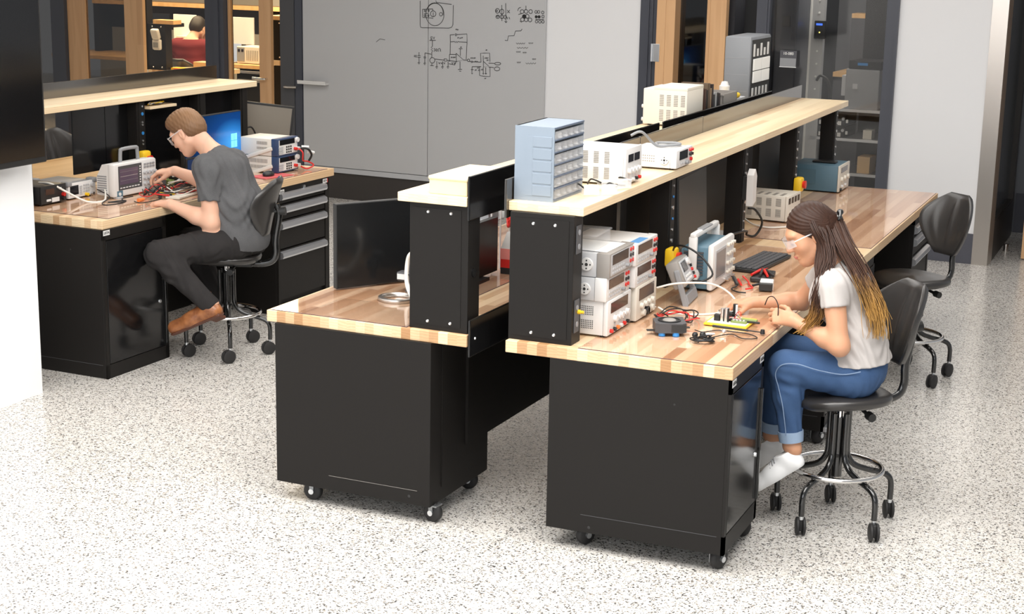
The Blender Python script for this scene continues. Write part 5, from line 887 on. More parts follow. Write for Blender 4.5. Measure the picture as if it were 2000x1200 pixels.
for x, yy, m, l, s in ((-8.02, .25, 'card', 'small cardboard box on the worktop end in the lab', (.2, .16, .09)), (-8.18, .06, 'yellow', 'yellow packet beside the small cardboard box', (.13, .1, .03)), (-8.11, .02, 'red', 'red packet beside the yellow packet in the lab', (.08, .06, .025))):
    o = MB().box(0, s[0], 0, s[1], 0, s[2], .003).build('carton' if m == 'card' else 'packet', M[m], loc=BW(x, BY+y1+yy, .84), rotz=AB); tag(o, l, 'box')
# right hand lab bench end seen between the wooden stile and the dark stile
y2 = 1.3
o = MB().box(-.10, .40, 0, .6, -.05, 0, .003).build('worktop', M['worktop'], loc=BW(-6.30, BY+y2, 1.085), rotz=AB); tag(o, 'wood worktop strip seen between wooden and dark door stiles', 'worktop')
t = lb('riser_shelf', 'tall black riser panel seen between wooden and dark door stiles', 'shelf unit', -6.30, y2, 1.085)
MB().box(-.08, .40, .02, .12, 0, .40).build('end_panel', M['black'], t); MB().box(-.1, .40, 0, .4, .40, .44).build('shelf_board', M['labwood'], t)
for x in (-.04, .04):
    for z in (.03, .37): screws([(x, .02, z)], 'y', .009, t)
MB().box(.06, .09, .02, .3, .44, .65).build('instrument', M['lightgrey'], t)
o = MB().box(-.06, .40, 0, .6, 0, 1.03).build('pedestal_cabinet', M['black'], loc=BW(-6.28, BY+y2+.03, 0), rotz=AB); tag(o, 'black cabinet seen between wooden and dark door stiles', 'cabinet')
# ---- right hand window and the store room behind
def groove(x, w): return bb(x, x+w, -.025, -.02, 0, H)
bstruct('trim_5', bb(-1.834, -1.69, -.02, .15, 0, H).box(-1.765-BX, -1.755-BX, -.032, -.02, 0, H).box(-1.735-BX, -1.72-BX, -.032, -.02, 0, H), M['slate'], 'slate metal door frame right of the white wall')
bstruct('trim_6', bb(-.862, -.757, -.02, .15, 0, H).box(-.79-BX, -.775-BX, -.03, -.02, 0, H), M['slate'], 'slate metal mullion behind the grey organiser')
bstruct('trim_7', bb(.150, .243, -.02, .15, 0, H).box(.222-BX, .243-BX, -.03, -.02, 0, H), M['slate'], 'slate metal window frame left of the white wall section')
bstruct('trim_8', bb(-.757, .15, -.02, .15, 0, .10), M['slate'], 'slate metal sill of the store window')
bstruct('window_3', bb(-.757, .15, .03, .04, .10, H), M['glass'], 'large glass pane of the store room')
d = struct('door_5', MB().box(0, .075, -.12, .045, 0, 2.6, .003).box(.075, .155, -.118, .045, 0, 2.6, .003).box(.41, .545, -.02, .045, 0, 2.6, .003).box(.385, .41, -.02, .03, 0, 2.6).box(.155, .41, 0, .04, 0, .25), M['doorwood'], label='wooden door with dark glass and a steel hinge', loc=BW(-1.665, BY+.03, 0), rotz=AB)
MB().box(.155, .385, 0, .006, .25, 2.6).build('pane', M['darkglass'], d)
h = MB().box(-.028, .035, -.126, -.12, 1.39, 1.53, .002).build('hinge', M['zinc'], d)
MB().cyl((-.028, -.128, 1.39), (-.028, -.128, 1.53), .01).build('hinge_pin', M['zinc'], h, 40)
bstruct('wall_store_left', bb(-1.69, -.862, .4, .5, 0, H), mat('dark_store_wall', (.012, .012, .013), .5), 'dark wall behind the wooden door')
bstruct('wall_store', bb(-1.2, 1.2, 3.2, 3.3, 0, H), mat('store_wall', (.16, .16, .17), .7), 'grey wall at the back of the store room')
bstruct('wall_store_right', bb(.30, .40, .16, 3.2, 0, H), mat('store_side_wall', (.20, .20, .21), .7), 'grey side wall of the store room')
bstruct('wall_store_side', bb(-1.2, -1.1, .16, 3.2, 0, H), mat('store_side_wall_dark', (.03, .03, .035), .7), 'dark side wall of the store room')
t = lb('locker', 'slate grey locker with small latch behind the store window', 'locker', -.75, .12, 0)
MB().box(0, .178, 0, .5, 0, 2.3, .004).build('body', M['slate'], t); MB().box(.008, .172, -.012, 0, .05, 2.25, .003).build('door', M['slate'], t)
MB().box(.06, .12, -.02, -.012, 1.70, 1.78, .003).build('latch', M['darkgrey'], t)
t = lb('sign', 'small clear room sign on the store window', 'sign', -.66, -.012, 1.395)
MB().box(0, .134, 0, .006, 0, .128, .001).build('plate', mat('clear_sign_plate', (.09, .09, .10), .15), t); MB().box(.004, .13, -.003, 0, .006, .07).build('card_slot', M['midgrey'], t)
text_mesh('10-080', .030, M['paper'], t, 'lettering', Matrix.Translation((.067, -.001, .105)) @ RY_)
MB().box(0, .134, -.002, 0, 0, .005).build('lower_edge', M['paper'], t)
t = lb('storage_rack', 'metal storage rack with pale post and shelves in the store room', 'rack', -.56, .45, 0)
MB().box(0, .10, 0, .06, .02, 2.4).build('post', M['lightgrey'], t); MB().box(-.012, .004, -.006, .06, .02, 2.4).build('post_edge', M['paper'], t)
for k in range(11): MB().cyl((.06, -.004, 1.1+k*.1), (.06, 0, 1.1+k*.1), .008, None, 8).build('post_hole', M['paper'], t, 40)
MB().box(.80, .84, 0, .06, .02, 2.4).build('post', M['midgrey'], t)
for z in (1.035, .80, .525, .26): MB().box(.05, .84, 0, .5, z, z+.022).build('shelf', M['alu'], t)
MB().box(.3, .84, .5, .52, .02, 2.2).build('back_panel', M['black'], t)
t = lb('power_strip', 'black power strip with blue light on the pale rack post', 'power strip', -.475, .40, 1.60); MB().box(-.045, .045, 0, .048, 0, .14, .004).build('body', M['blackgloss'], t); MB().box(-.03, .02, -.003, 0, .105, .12).build('blue_light', mat('blue_led', (0, .05, .6), emis=(.05, .15, 1), estr=2), t); MB().sph((0, -.002, .05), .006).build('yellow_light', mat('yellow_led', (.8, .7, .1), emis=(1, .8, .2), estr=2), t)
t = lb('instrument', 'large grey instrument on the top shelf of the store rack', 'instrument', -.13, .47, 1.057); MB().box(-.13, .14, 0, .38, 0, .315, .006).build('case', M['midgrey'], t); MB().box(-.07, -.03, -.004, 0, .16, .2).build('label', M['lightgrey'], t); MB().box(-.165, -.13, .02, .3, .1, .26).build('side_plate', M['lightgrey'], t)
t = lb('instrument', 'black box on top of the large grey instrument in the store room', 'instrument', -.11, .47, 1.373); MB().box(-.13, .13, 0, .3, 0, .065, .004).build('case', M['black'], t); MB().box(-.06, .02, -.005, 0, .03, .05).build('blue_strip', M['blue'], t)
for i, z in enumerate((.823, .915)):
    t = lb('instrument', ('lower' if i == 0 else 'upper')+' of two black instruments with pale button panel on the store rack', 'instrument', -.30, .46, z, 'black rack instruments')
    MB().box(-.16, .06, 0, .35, 0, .086, .003).build('case', M['black'], t); MB().box(-.15, .03, -.004, 0, .008, .04).build('button_panel', M['white'], t)
    MB().cyl((.045, -.008, .06), (.045, 0, .06), .012).build('knob', M['lightgrey'], t, 40); MB().box(.07, .085, -.01, .01, .03, .055).build('side_lug', M['white'], t)
o = MB().box(0, .07, 0, .1, 0, .07).build('carton', M['beige'], loc=BW(-.10, BY+.5, .823), rotz=AB); tag(o, 'small pale box right of the black rack instruments', 'box')
o = MB().box(0, .10, 0, .2, 0, .13).build('carton', M['card'], loc=BW(-.13, BY+.5, .548), rotz=AB); tag(o, 'brown carton on the lower shelf of the store rack', 'box')
t = lb('desk', 'wood bench seen through the store window', 'bench', -.35, 1.5, 0); MB().box(-.3, .6, 0, .7, 1.22, 1.26).build('top', M['labwood'], t); MB().box(-.3, .6, .02, .68, 0, 1.22).build('body', M['darkgrey'], t); MB().box(-.3, .6, .5, .7, 1.70, 1.74).build('upper_shelf', M['labwood'], t); MB().box(-.3, .02, .5, .54, 1.26, 1.70).build('back_panel', M['darkgrey'], t)
t = lb('cable', 'black cable looping down beside the pale rack post', 'cable', -.43, .42, 1.0); MB().tube([(-.05, 0, .27), (-.02, -.01, .31), (.04, -.01, .28), (.065, 0, .18), (.06, 0, .06), (.02, 0, .02)], .011, 8, smooth=5).build('lead', M['cable_b'], t, 60)

t = lb('instrument', 'long beige instrument on the bench left of the head of the person in maroon', 'instrument', -9.05, y0+.30, .82)
MB().box(-.34, .10, 0, .2, .006, .27, .006).build('case', M['beige'], t); MB().box(-.3, .06, -.004, 0, .04, .23).build('front_panel', M['cream'], t)
# ---------------------------------------------------------------- stools (local frame: seat front towards -x, back towards +x)
def make_stool(label, loc, rotz, base_rot, seat_z=.575, group='black lab stools', back_yaw=0.0):
    t = thing('lab_stool', label, 'stool', loc, rotz, group)
    # base
    hub = MB().cyl((0, 0, seat_z-.13), (0, 0, seat_z-.055), .018, None, 16).build('gas_column', M['chrome'], t, 40)
    MB().cyl((0, 0, .20), (0, 0, seat_z-.12), .022, .026, 16).build('hub', M['blackpaint'], t, 40)
    zt = seat_z-.10
    for k in range(5):
        a = base_rot+k*2*PI/5; c, s = math.cos(a), math.sin(a)
        R_ = Matrix.Rotation(a, 4, 'Z')
        pts = [(.040, 0, zt), (.040, 0, .34), (.046, 0, .285), (.075, 0, .245), (.13, 0, .222), (.195, 0, .205), (.232, 0, .185), (.245, 0, .150), (.245, 0, .085)]
        lg = MB().tube(pts, .0125, 10, smooth=4, M=R_).build('leg', M['blackpaint'], t, 60)
        W_ = R_ @ Matrix.Translation((.245, 0, 0)) @ Matrix.Rotation(.7+k*1.9, 4, 'Z') @ Matrix.Translation((-.012, 0, 0))
        cs = MB()
        for y0 in (-.020, .006): cs.lathe([(0, -.007), (.030, -.007), (.037, -.004), (.0375, .004), (.031, .007), (0, .007)], 20, W_ @ Matrix.Translation((0, y0+.007, .0375)) @ Matrix.Rotation(PI/2, 4, 'X'))
        cs.box(-.02, .018, -.008, .008, .02, .072, .004, W_)
        w = cs.build('caster', M['rubber'], lg, 50)
        MB().cyl((.245, 0, .070), (.245, 0, .086), .010, None, 10, R_).build('stem', M['zinc'], lg, 40)
    MB().tube([(.185*math.cos(i*PI/18), .185*math.sin(i*PI/18), .237) for i in range(36)], .0105, 10, closed=True).build('foot_ring', M['chrome'], t, 60)
    # seat: rounded saddle
    def outline(u):
        a = u*2*PI; x = .205*math.cos(a); y = .215*math.sin(a)
        e = 2.6; r = (abs(math.cos(a))**e+abs(math.sin(a))**e)**(-1/e)
        x = .195*math.cos(a)*r; y = .205*math.sin(a)*r
        if x > 0: y *= 1-.12*(x/.2)
        return x, y
    bm = MB(); b = bm.bm; rings = []
    prof = [(0, .010), (.25, .004), (.5, -.004), (.75, -.006), (.92, -.008), (.985, -.016), (1.0, -.028), (.975, -.044), (.9, -.052), (.5, -.055), (0, -.055)]
    n = 48
    for f, z in prof:
        if f == 0: rings.append([b.verts.new((0, 0, seat_z+z-.008))]); continue
        rr = []
        for i in range(n):
            x, y = outline(i/n); dz = .010*(y/.2)**2*f + (-.022*((-x-.10)/.1)**2 if x < -.10 else 0)*f
            rr.append(b.verts.new((x*f, y*f, seat_z+z+dz)))
        rings.append(rr)
    for A, B in zip(rings, rings[1:]):
        for i in range(n):
            j = (i+1) % n
            if len(A) == 1: b.faces.new((A[0], B[i], B[j]))
            elif len(B) == 1: b.faces.new((A[j], A[i], B[0]))
            else: b.faces.new((A[i], B[i], B[j], A[j]))
    bmesh.ops.recalc_face_normals(b, faces=b.faces[:])
    bm.build('seat', M['foam'], t, 60)
    MB().box(-.09, .16, -.06, .06, seat_z-.075, seat_z-.05, .006).build('seat_plate', M['blackplastic'], t)
    MB().cyl((.06, -.12, seat_z-.085), (.06, -.06, seat_z-.075), .008).cyl((.06, -.155, seat_z-.088), (.06, -.12, seat_z-.085), .018, None, 10).build('height_knob', M['blackplastic'], t, 40)
    # back
    Bk = Matrix.Translation((.215, 0, seat_z+.10)) @ Matrix.Rotation(.27, 4, 'Y') @ Matrix.Rotation(back_yaw, 4, 'Z')
    def halfw(v): 
        q = min(1, max(0, v)); return .190*(max(0, math.sin(PI*(.10+.84*q)))**.55)*(.74+.26*math.sin(PI*min(1, q*.8)))
    nu, nv = 30, 22
    bm = MB(); b = bm.bm; F = []; Bq = []
    for i in range(nu+1):
        fa = []; ba = []
        for j in range(nv+1):
            v = j/nv; u = i/nu*2-1; hw = halfw(v); y = u*hw; z = .345*v
            curve = -.075*(y/.19)**2 + .03*(v-.55)**2
            edge = max(0, 1-((1-abs(u))/.12)) if abs(u) > .88 else 0
            ve = max(0, (v-.92)/.08, (.06-v)/.06)
            th = .019*math.sqrt(max(0, 1-max(edge, ve)**2))
            ridge = .011*max(0, math.cos(u*PI*3.6*(.75+.35*(1-v))))**2*max(0, 1-abs(u)*1.05)*max(0, math.sin(PI*min(1, max(0, (v-.12)/.8))))
            fa.append(b.verts.new((curve-th*.5-ridge, y, z))); ba.append(b.verts.new((curve+th+.004, y*1.0, z)))
        F.append(fa); Bq.append(ba)
    for i in range(nu):
        for j in range(nv):
            b.faces.new((F[i][j], F[i][j+1], F[i+1][j+1], F[i+1][j])); b.faces.new((Bq[i+1][j], Bq[i+1][j+1], Bq[i][j+1], Bq[i][j]))
    for i in range(nu):
        b.faces.new((F[i+1][0], Bq[i+1][0], Bq[i][0], F[i][0])); b.faces.new((F[i][nv], Bq[i][nv], Bq[i+1][nv], F[i+1][nv]))
    for j in range(nv):
        b.faces.new((F[0][j], Bq[0][j], Bq[0][j+1], F[0][j+1])); b.faces.new((F[nu][j+1], Bq[nu][j+1], Bq[nu][j], F[nu][j]))
    bmesh.ops.transform(b, matrix=Bk, verts=b.verts[:]); bmesh.ops.recalc_face_normals(b, faces=b.faces[:])
    bm.build('backrest', M['foam'], t, 65)
    kx = Bk @ Vector((.022, 0, .16)); 
    MB().tube([(.10, 0, seat_z-.062), (.20, 0, seat_z-.063), (.262, 0, seat_z-.045), (.285, 0, seat_z+.0), (.285, 0, seat_z+.08), (kx.x+.028, 0, kx.z-.03), (kx.x+.012, 0, kx.z+.03)], .0125, 10, smooth=5, flat=1.5).build('back_tube', M['blackpaint'], t, 60)
    MB().cyl((kx.x+.03, 0, kx.z-.01), (kx.x+.065, 0, kx.z-.005), .022, .024, 12).cyl((kx.x, 0, kx.z-.01), (kx.x+.03, 0, kx.z-.01), .010).build('back_knob', M['blackplastic'], t, 40)
    return t
D = math.radians
make_stool('black lab stool the woman sits on', (1.165, .775, 0), D(40), D(-150), .575)
make_stool('empty black lab stool at the far end of the right bench', (1.03, 3.24, 0), D(52), D(-24), .575)
make_stool('black lab stool the young man sits on', (-2.57, 1.97, 0), D(20)+AF, D(0), .585)
make_stool('black lab stool whose backrest shows under the near end of the left shelf', tuple(FW(-4.45, 3.05, 0)), D(178), D(10), .60)
make_stool('black lab stool of the person in maroon', tuple(BW(-8.45, BY+2.75, 0)), D(-85)+AB, D(10), .50)
# ---------------------------------------------------------------- people: smooth implicit bodies turned into meshes
def V3(*a): return np.array(a, float)
class Prim:
    def __init__(s, kind, k=.02, neg=False, **kw): s.kind = kind; s.k = k; s.neg = neg; s.__dict__.update(kw)
    def grown(s, g):
        p = Prim(s.kind, s.k, s.neg, **{a: b for a, b in s.__dict__.items() if a not in ('kind', 'k', 'neg')})
        if p.kind == 'cone': p.ra += g; p.rb += g
        else: p.r = p.r+g
        return p
    def bounds(s):
        if s.kind == 'cone':
            m = max(s.ra, s.rb)*max(1, getattr(s, 'wide', 1)); return np.minimum(s.a, s.b)-m, np.maximum(s.a, s.b)+m
        m = np.max(s.r); return s.c-m, s.c+m
    def dist(s, X, Y, Z):
        if s.kind == 'cone':
            ax = s.b-s.a; L2 = max(ax@ax, 1e-12); px, py, pz = X-s.a[0], Y-s.a[1], Z-s.a[2]
            t = np.clip((px*ax[0]+py*ax[1]+pz*ax[2])/L2, 0, 1); rr = s.ra+(s.rb-s.ra)*t
            qx, qy, qz = px-t*ax[0], py-t*ax[1], pz-t*ax[2]
            w = getattr(s, 'wide', 1)
            if w != 1:   # widen along direction s.wd
                d = s.wd; q = qx*d[0]+qy*d[1]+qz*d[2]; f = q*(1-1/w); qx, qy, qz = qx-f*d[0], qy-f*d[1], qz-f*d[2]
            dd = np.sqrt(qx*qx+qy*qy+qz*qz)-rr
            if getattr(s, 'clip', 0):
                u = ax/math.sqrt(L2); dd = np.maximum(dd, (X-s.b[0])*u[0]+(Y-s.b[1])*u[1]+(Z-s.b[2])*u[2])
            return dd
        px, py, pz = X-s.c[0], Y-s.c[1], Z-s.c[2]; R_ = s.R
        u = (px*R_[0, 0]+py*R_[1, 0]+pz*R_[2, 0]); v = (px*R_[0, 1]+py*R_[1, 1]+pz*R_[2, 1]); w = (px*R_[0, 2]+py*R_[1, 2]+pz*R_[2, 2])
        r = s.r; k0 = np.sqrt((u/r[0])**2+(v/r[1])**2+(w/r[2])**2); k1 = np.sqrt((u/r[0]**2)**2+(v/r[1]**2)**2+(w/r[2]**2)**2)
        return k0*(k0-1)/np.maximum(k1, 1e-9)
def cone(a, b, ra, rb=None, k=.02, wide=1, wd=(0, 1, 0), neg=False):
    wd = V3(*wd); wd = wd/np.linalg.norm(wd)
    return Prim('cone', k, neg, a=V3(*a), b=V3(*b), ra=ra, rb=ra if rb is None else rb, wide=wide, wd=wd)
def sleeve(sh, el, f, ra, rb, k=.03):
    p = cone(sh, np.array(sh)+(np.array(el)-np.array(sh))*f, ra, rb, k); p.clip = 1; return p
def ell(c, r, R=None, k=.02, neg=False): return Prim('ell', k, neg, c=V3(*c), r=V3(*r), R=np.eye(3) if R is None else np.array(R))
def field(prims, lo, hi, h, mod=None):
    lo = np.array(lo); n = np.ceil((np.array(hi)-lo)/h).astype(int)+1
    D_ = np.full(n, .08, np.float32); A = [(lo[i]+h*np.arange(n[i])).astype(np.float32) for i in range(3)]
    for p in prims:
        b0, b1 = p.bounds(); m = p.k+.03
        i0 = np.maximum(0, np.floor((b0-m-lo)/h).astype(int)); i1 = np.minimum(n, np.ceil((b1+m-lo)/h).astype(int)+1)
        if np.any(i1 <= i0): continue
        sl = tuple(slice(i0[i], i1[i]) for i in range(3))
        X, Y, Z = A[0][sl[0]][:, None, None], A[1][sl[1]][None, :, None], A[2][sl[2]][None, None, :]
        d = p.dist(X, Y, Z).astype(np.float32); o = D_[sl]; k = max(p.k, 1e-5)
        if p.neg:
            d = -d; hh = np.maximum(k-np.abs(o-d), 0)/k; D_[sl] = np.maximum(o, d)+hh*hh*k*.25
        else:
            hh = np.maximum(k-np.abs(o-d), 0)/k; D_[sl] = np.minimum(o, d)-hh*hh*k*.25
    if mod: D_ = mod(D_, A[0][:, None, None], A[1][None, :, None], A[2][None, None, :]).astype(np.float32)
    D_[0] = D_[-1] = .05; D_[:, 0] = D_[:, -1] = .05; D_[:, :, 0] = D_[:, :, -1] = .05
    return D_, lo, h
def nets(D_, lo, h):
    S = D_ < 0; nx, ny, nz = D_.shape
    cnt = np.zeros((nx-1, ny-1, nz-1), np.int8)
    offs = [(a, b, c) for a in (0, 1) for b in (0, 1) for c in (0, 1)]
    for a, b, c in offs: cnt += S[a:nx-1+a, b:ny-1+b, c:nz-1+c]
    act = (cnt > 0) & (cnt < 8); I = np.argwhere(act)
    idx = np.full(act.shape, -1, np.int32); idx[act] = np.arange(len(I))
    val = {o: D_[I[:, 0]+o[0], I[:, 1]+o[1], I[:, 2]+o[2]] for o in offs}
    acc = np.zeros((len(I), 3)); nn = np.zeros(len(I))
    for o in offs:
        for ax in range(3):
            if o[ax] == 0:
                q = list(o); q[ax] = 1; q = tuple(q); v0, v1 = val[o], val[q]; m = (v0 < 0) != (v1 < 0)
                t = np.where(m, v0/np.where(m, v0-v1, 1), 0); P = np.tile(np.array(o, float), (len(I), 1)); P[:, ax] = t
                acc[m] += P[m]; nn[m] += 1
    verts = lo+h*(I+acc/nn[:, None]); faces = []
    for ax in range(3):
        b, c = [(1, 2), (2, 0), (0, 1)][ax]
        sl0 = [slice(1, -1)]*3; sl0[ax] = slice(0, -1); sl1 = [slice(1, -1)]*3; sl1[ax] = slice(1, None)
        e0, e1 = S[tuple(sl0)], S[tuple(sl1)]; E = np.argwhere(e0 != e1)
        if len(E) == 0: continue
        E = E+np.array([0 if i == ax else 1 for i in range(3)]); flip = S[E[:, 0], E[:, 1], E[:, 2]]
        def cell(db, dc):
            q = E.copy(); q[:, b] -= db; q[:, c] -= dc; return idx[q[:, 0], q[:, 1], q[:, 2]]
        Q = np.stack([cell(0, 0), cell(1, 0), cell(1, 1), cell(0, 1)], 1)
        Q = np.where(flip[:, None], Q, Q[:, ::-1]); faces.append(Q)
    F = np.concatenate(faces); F = F[(F >= 0).all(1)]
    return verts, F
def relax(verts, F, n=2, lam=.5):
    for _ in range(n):
        s = np.zeros_like(verts); c = np.zeros(len(verts))
        for i in range(4):
            j = (i+1) % 4; np.add.at(s, F[:, i], verts[F[:, j]]); np.add.at(c, F[:, i], 1); np.add.at(s, F[:, j], verts[F[:, i]]); np.add.at(c, F[:, j], 1)
        verts = verts+lam*(s/np.maximum(c, 1)[:, None]-verts)
    return verts
def mesh_from(parts, name, m, parent, origin):
    V, Fc, off = [], [], 0
    for v, f in parts: V.append(v); Fc.append(f+off); off += len(v)
    V = np.concatenate(V)-np.array(origin); Fc = np.concatenate(Fc)
    me = bpy.data.meshes.new(name); me.from_pydata(V.tolist(), [], Fc.tolist()); me.polygons.foreach_set('use_smooth', np.ones(len(Fc), bool)); me.materials.append(m)
    o = bpy.data.objects.new(name, me); C.objects.link(o)
    if parent: o.parent = parent
    return o
def solid(prims, h, mod=None, rel=1, pad=.03):
    b = [p.bounds() for p in prims if not p.neg]; lo = np.min([x[0] for x in b], 0)-pad; hi = np.max([x[1] for x in b], 0)+pad
    D_, lo, h = field(prims, lo, hi, h, mod); v, f = nets(D_, lo, h); return relax(v, f, rel), f
def solid_multi(prims, h, fine, hf):
    """coarse body with finer boxes (list of lo,hi) meshed from the same field"""
    b = [p.bounds() for p in prims if not p.neg]; lo = np.min([x[0] for x in b], 0)-.03; hi = np.max([x[1] for x in b], 0)+.03
    D_, lo, h = field(prims, lo, hi, h); v, f = nets(D_, lo, h); v = relax(v, f, 1)
    cen = v[f].mean(1); keep = np.ones(len(f), bool); out = []
    for a, c in fine:
        a = np.array(a); c = np.array(c); keep &= ~((cen > a+.004) & (cen < c-.004)).all(1)
        E, l2, h2 = field(prims, a-.008, c+.008, hf); vv, ff = nets(E, l2, h2); vv = relax(vv, ff, 1); cc = vv[ff].mean(1); ff = ff[((cc > a) & (cc < c)).all(1)]; out.append((vv, ff))
    return [(v, f[keep])]+out
def unit(v): v = np.array(v, float); return v/np.linalg.norm(v)
def hand(wrist, d, n, s, curls, thumb=(.55, .65, .45), sc=1.0, tc=.5):
    """d: towards the fingers, n: palm side normal, s: towards the thumb"""
    d = unit(d); n = unit(np.array(n)-d*np.dot(n, d)); s0 = np.cross(n, d); s = s0 if np.dot(s0, s) > 0 else -s0
    w = np.array(wrist); P = []
    offs = [.027, .009, -.009, -.026]; base = [.086, .090, .085, .076]
    Ls = [(.040, .024, .020), (.044, .028, .021), (.041, .026, .020), (.031, .019, .018)]
    for i in range(4):
        kb = w+sc*(d*base[i]+s*offs[i]-n*.002)
        P.append(cone(w+sc*(d*.008+s*offs[i]*.55), kb, .0135*sc, .0105*sc, k=.012))
        a = 0; p = kb; r = .0092*sc*(1 if i < 3 else .88)
        for j in range(3):
            a += curls[i][j]; dd = d*math.cos(a)+n*math.sin(a)+s*(.10*(1.5-i)*.5 if j == 0 else 0); dd = unit(dd); q = p+dd*Ls[i][j]*sc
            P.append(cone(p, q, r, r*.90, k=.004)); p = q; r *= .90
    t0 = w+sc*(d*.022+s*.022+n*.006); td = unit(d*thumb[0]+s*thumb[1]+n*thumb[2]); t1 = t0+td*.042*sc
    td2 = unit(td*math.cos(tc)+(d*.7+n*.25-s*.5)*math.sin(tc)); t2 = t1+td2*.030*sc; td3 = unit(td2+.35*(d-s*.4)); t3 = t2+td3*.024*sc
    P += [cone(t0, t1, .0150*sc, .0110*sc, k=.012), cone(t1, t2, .0105*sc, .0095*sc, k=.004), cone(t2, t3, .0095*sc, .0078*sc, k=.004)]
    P.append(cone(w-d*.01, w+d*.03*sc, .020*sc, .017*sc, k=.015, wide=1.35, wd=s))
    return P
def headframe(c, yaw, pitch, roll=0):
    """columns: forward, left, up; yaw 0 looks along -x, positive yaw turns towards -y"""
    f = V3(-math.cos(yaw)*math.cos(pitch), -math.sin(yaw)*math.cos(pitch), -math.sin(pitch)); l = unit(np.cross((0, 0, 1), f)); u = np.cross(f, l)
    if roll: l, u = l*math.cos(roll)+u*math.sin(roll), u*math.cos(roll)-l*math.sin(roll)
    return np.stack([f, l, u], 1), np.array(c, float)
def head_prims(H, sc=1.0, male=False):
    R_, c = H; T = lambda x, y, z: c+R_@(np.array((x, y, z))*sc); S_ = lambda *r: np.array(r)*sc
    P = [ell(T(-.012, 0, .028), S_(.094, .074, .088), R_, .02), ell(T(.030, 0, -.030), S_(.058, .057, .076), R_, .03),
         cone(T(.045, 0, -.075), T(.066, 0, -.094), .034*sc, .020*sc, .03), cone(T(-.005, .05, -.055), T(.055, .018, -.092), .022*sc, .018*sc, .03), cone(T(-.005, -.05, -.055), T(.055, -.018, -.092), .022*sc, .018*sc, .03),
         ell(T(.070, 0, .028), S_(.022, .052, .016), R_, .02), ell(T(.052, .036, -.026), S_(.026, .024, .024), R_, .03), ell(T(.052, -.036, -.026), S_(.026, .024, .024), R_, .03),
         ell(T(.100, .031, .004), S_(.018, .017, .013), R_, .014, True), ell(T(.100, -.031, .004), S_(.018, .017, .013), R_, .014, True),
         ell(T(.076, .031, .003), S_(.014, .016, .012), R_, .005), ell(T(.076, -.031, .003), S_(.014, .016, .012), R_, .005),
         cone(T(.086, 0, .012), T(.106, 0, -.026), .0075*sc, .0105*sc, .012), ell(T(.096, .010, -.030), S_(.009, .008, .007), R_, .008), ell(T(.096, -.010, -.030), S_(.009, .008, .007), R_, .008),
         ell(T(.086, 0, -.057), S_(.010, .023, .0065), R_, .008), ell(T(.083, 0, -.068), S_(.010, .019, .0065), R_, .008)]
    for s in (1, -1):
        P += [ell(T(-.006, s*.074, -.010), S_(.017, .0075, .029), R_, .008), ell(T(-.002, s*.083, -.008), S_(.008, .005, .015), R_, .005, True)]
    return P
def skin_mat(name, col):
    m = mat(name, col, .45, spec=.4); b = m.node_tree.nodes['Principled BSDF']; b.inputs['Subsurface Weight'].default_value = .25; b.inputs['Subsurface Radius'].default_value = (.012, .005, .003); b.inputs['Subsurface Scale'].default_value = 1.0
    t = NT(m); g = t.noise(t.coords(), 9, 2); t.l.new(t.mix(t.math('MULTIPLY', g, .5), col, tuple(np.array(col)*(1.0, .86, .80))), t.b.inputs['Base Color']); return m
def cloth_mat(name, c0, c1, scale=220, rough=.85):
    m = mat(name, c0, rough, spec=.2); t = NT(m); v = t.coords(); f = t.noise(v, scale, 3, .7); g = t.noise(v, 14, 3)
    t.l.new(t.mix(t.math('MULTIPLY', t.math('ADD', f, g), .5), c0, c1), t.b.inputs['Base Color']); return m
def hair_mat(name, stops, z0, z1, streak=90):
    m = mat(name, (.1, .06, .04), .45, spec=.25); t = NT(m); v = t.coords(); x, y, z = t.sep(v)
    n = t.noise(t.comb(t.math('MULTIPLY', x, streak), t.math('MULTIPLY', y, streak), t.math('MULTIPLY', z, 9.0)), 1, 3, .6)
    f = t.math('ADD', t.math('DIVIDE', t.math('SUBTRACT', z, z0), z1-z0), t.math('MULTIPLY', t.math('SUBTRACT', n, .5), .35))
    col = t.ramp(f, stops); t.l.new(t.mix(t.math('MULTIPLY', n, .75), col, tuple(.35*np.array(stops[-1][1]))), t.b.inputs['Base Color']); return m
def strands(paths, r0, r1, name, m, parent, origin):
    mb = MB()
    for p in paths: mb.tube([np.array(q)-origin for q in p], lambda t: r0+(r1-r0)*t, 5, smooth=4)
    return mb.build(name, m, parent, 60)
def plane_cut(n, p): 
    n = unit(n); p = np.array(p, float); return lambda X, Y, Z: (X-p[0])*n[0]+(Y-p[1])*n[1]+(Z-p[2])*n[2]
M['skin_f'] = skin_mat('light_skin', (.57, .31, .19)); M['skin_m'] = skin_mat('fair_skin', (.70, .43, .31)); M['lips'] = mat('lips', (.55, .19, .16), .4)
M['brow'] = mat('brow_hair', (.06, .03, .02), .6)
def shoe_prims(heel, toe, up, side, w=.042, h=.055):
    heel, toe = np.array(heel), np.array(toe); d = unit(toe-heel); L = np.linalg.norm(toe-heel)
    return [cone(heel+d*.035, heel+d*L*.55, w*.85, w*.80, .03), cone(heel+d*L*.5, toe-d*.035, w*.80, w*.80, .03, 1.12, side), cone(heel+d*.045+up*.02, heel+d*.06+up*h, w*.80, w*.78, .02), cone(heel+d*.06+up*.03, heel+d*L*.6+up*.008, w*.75, w*.6, .03)]
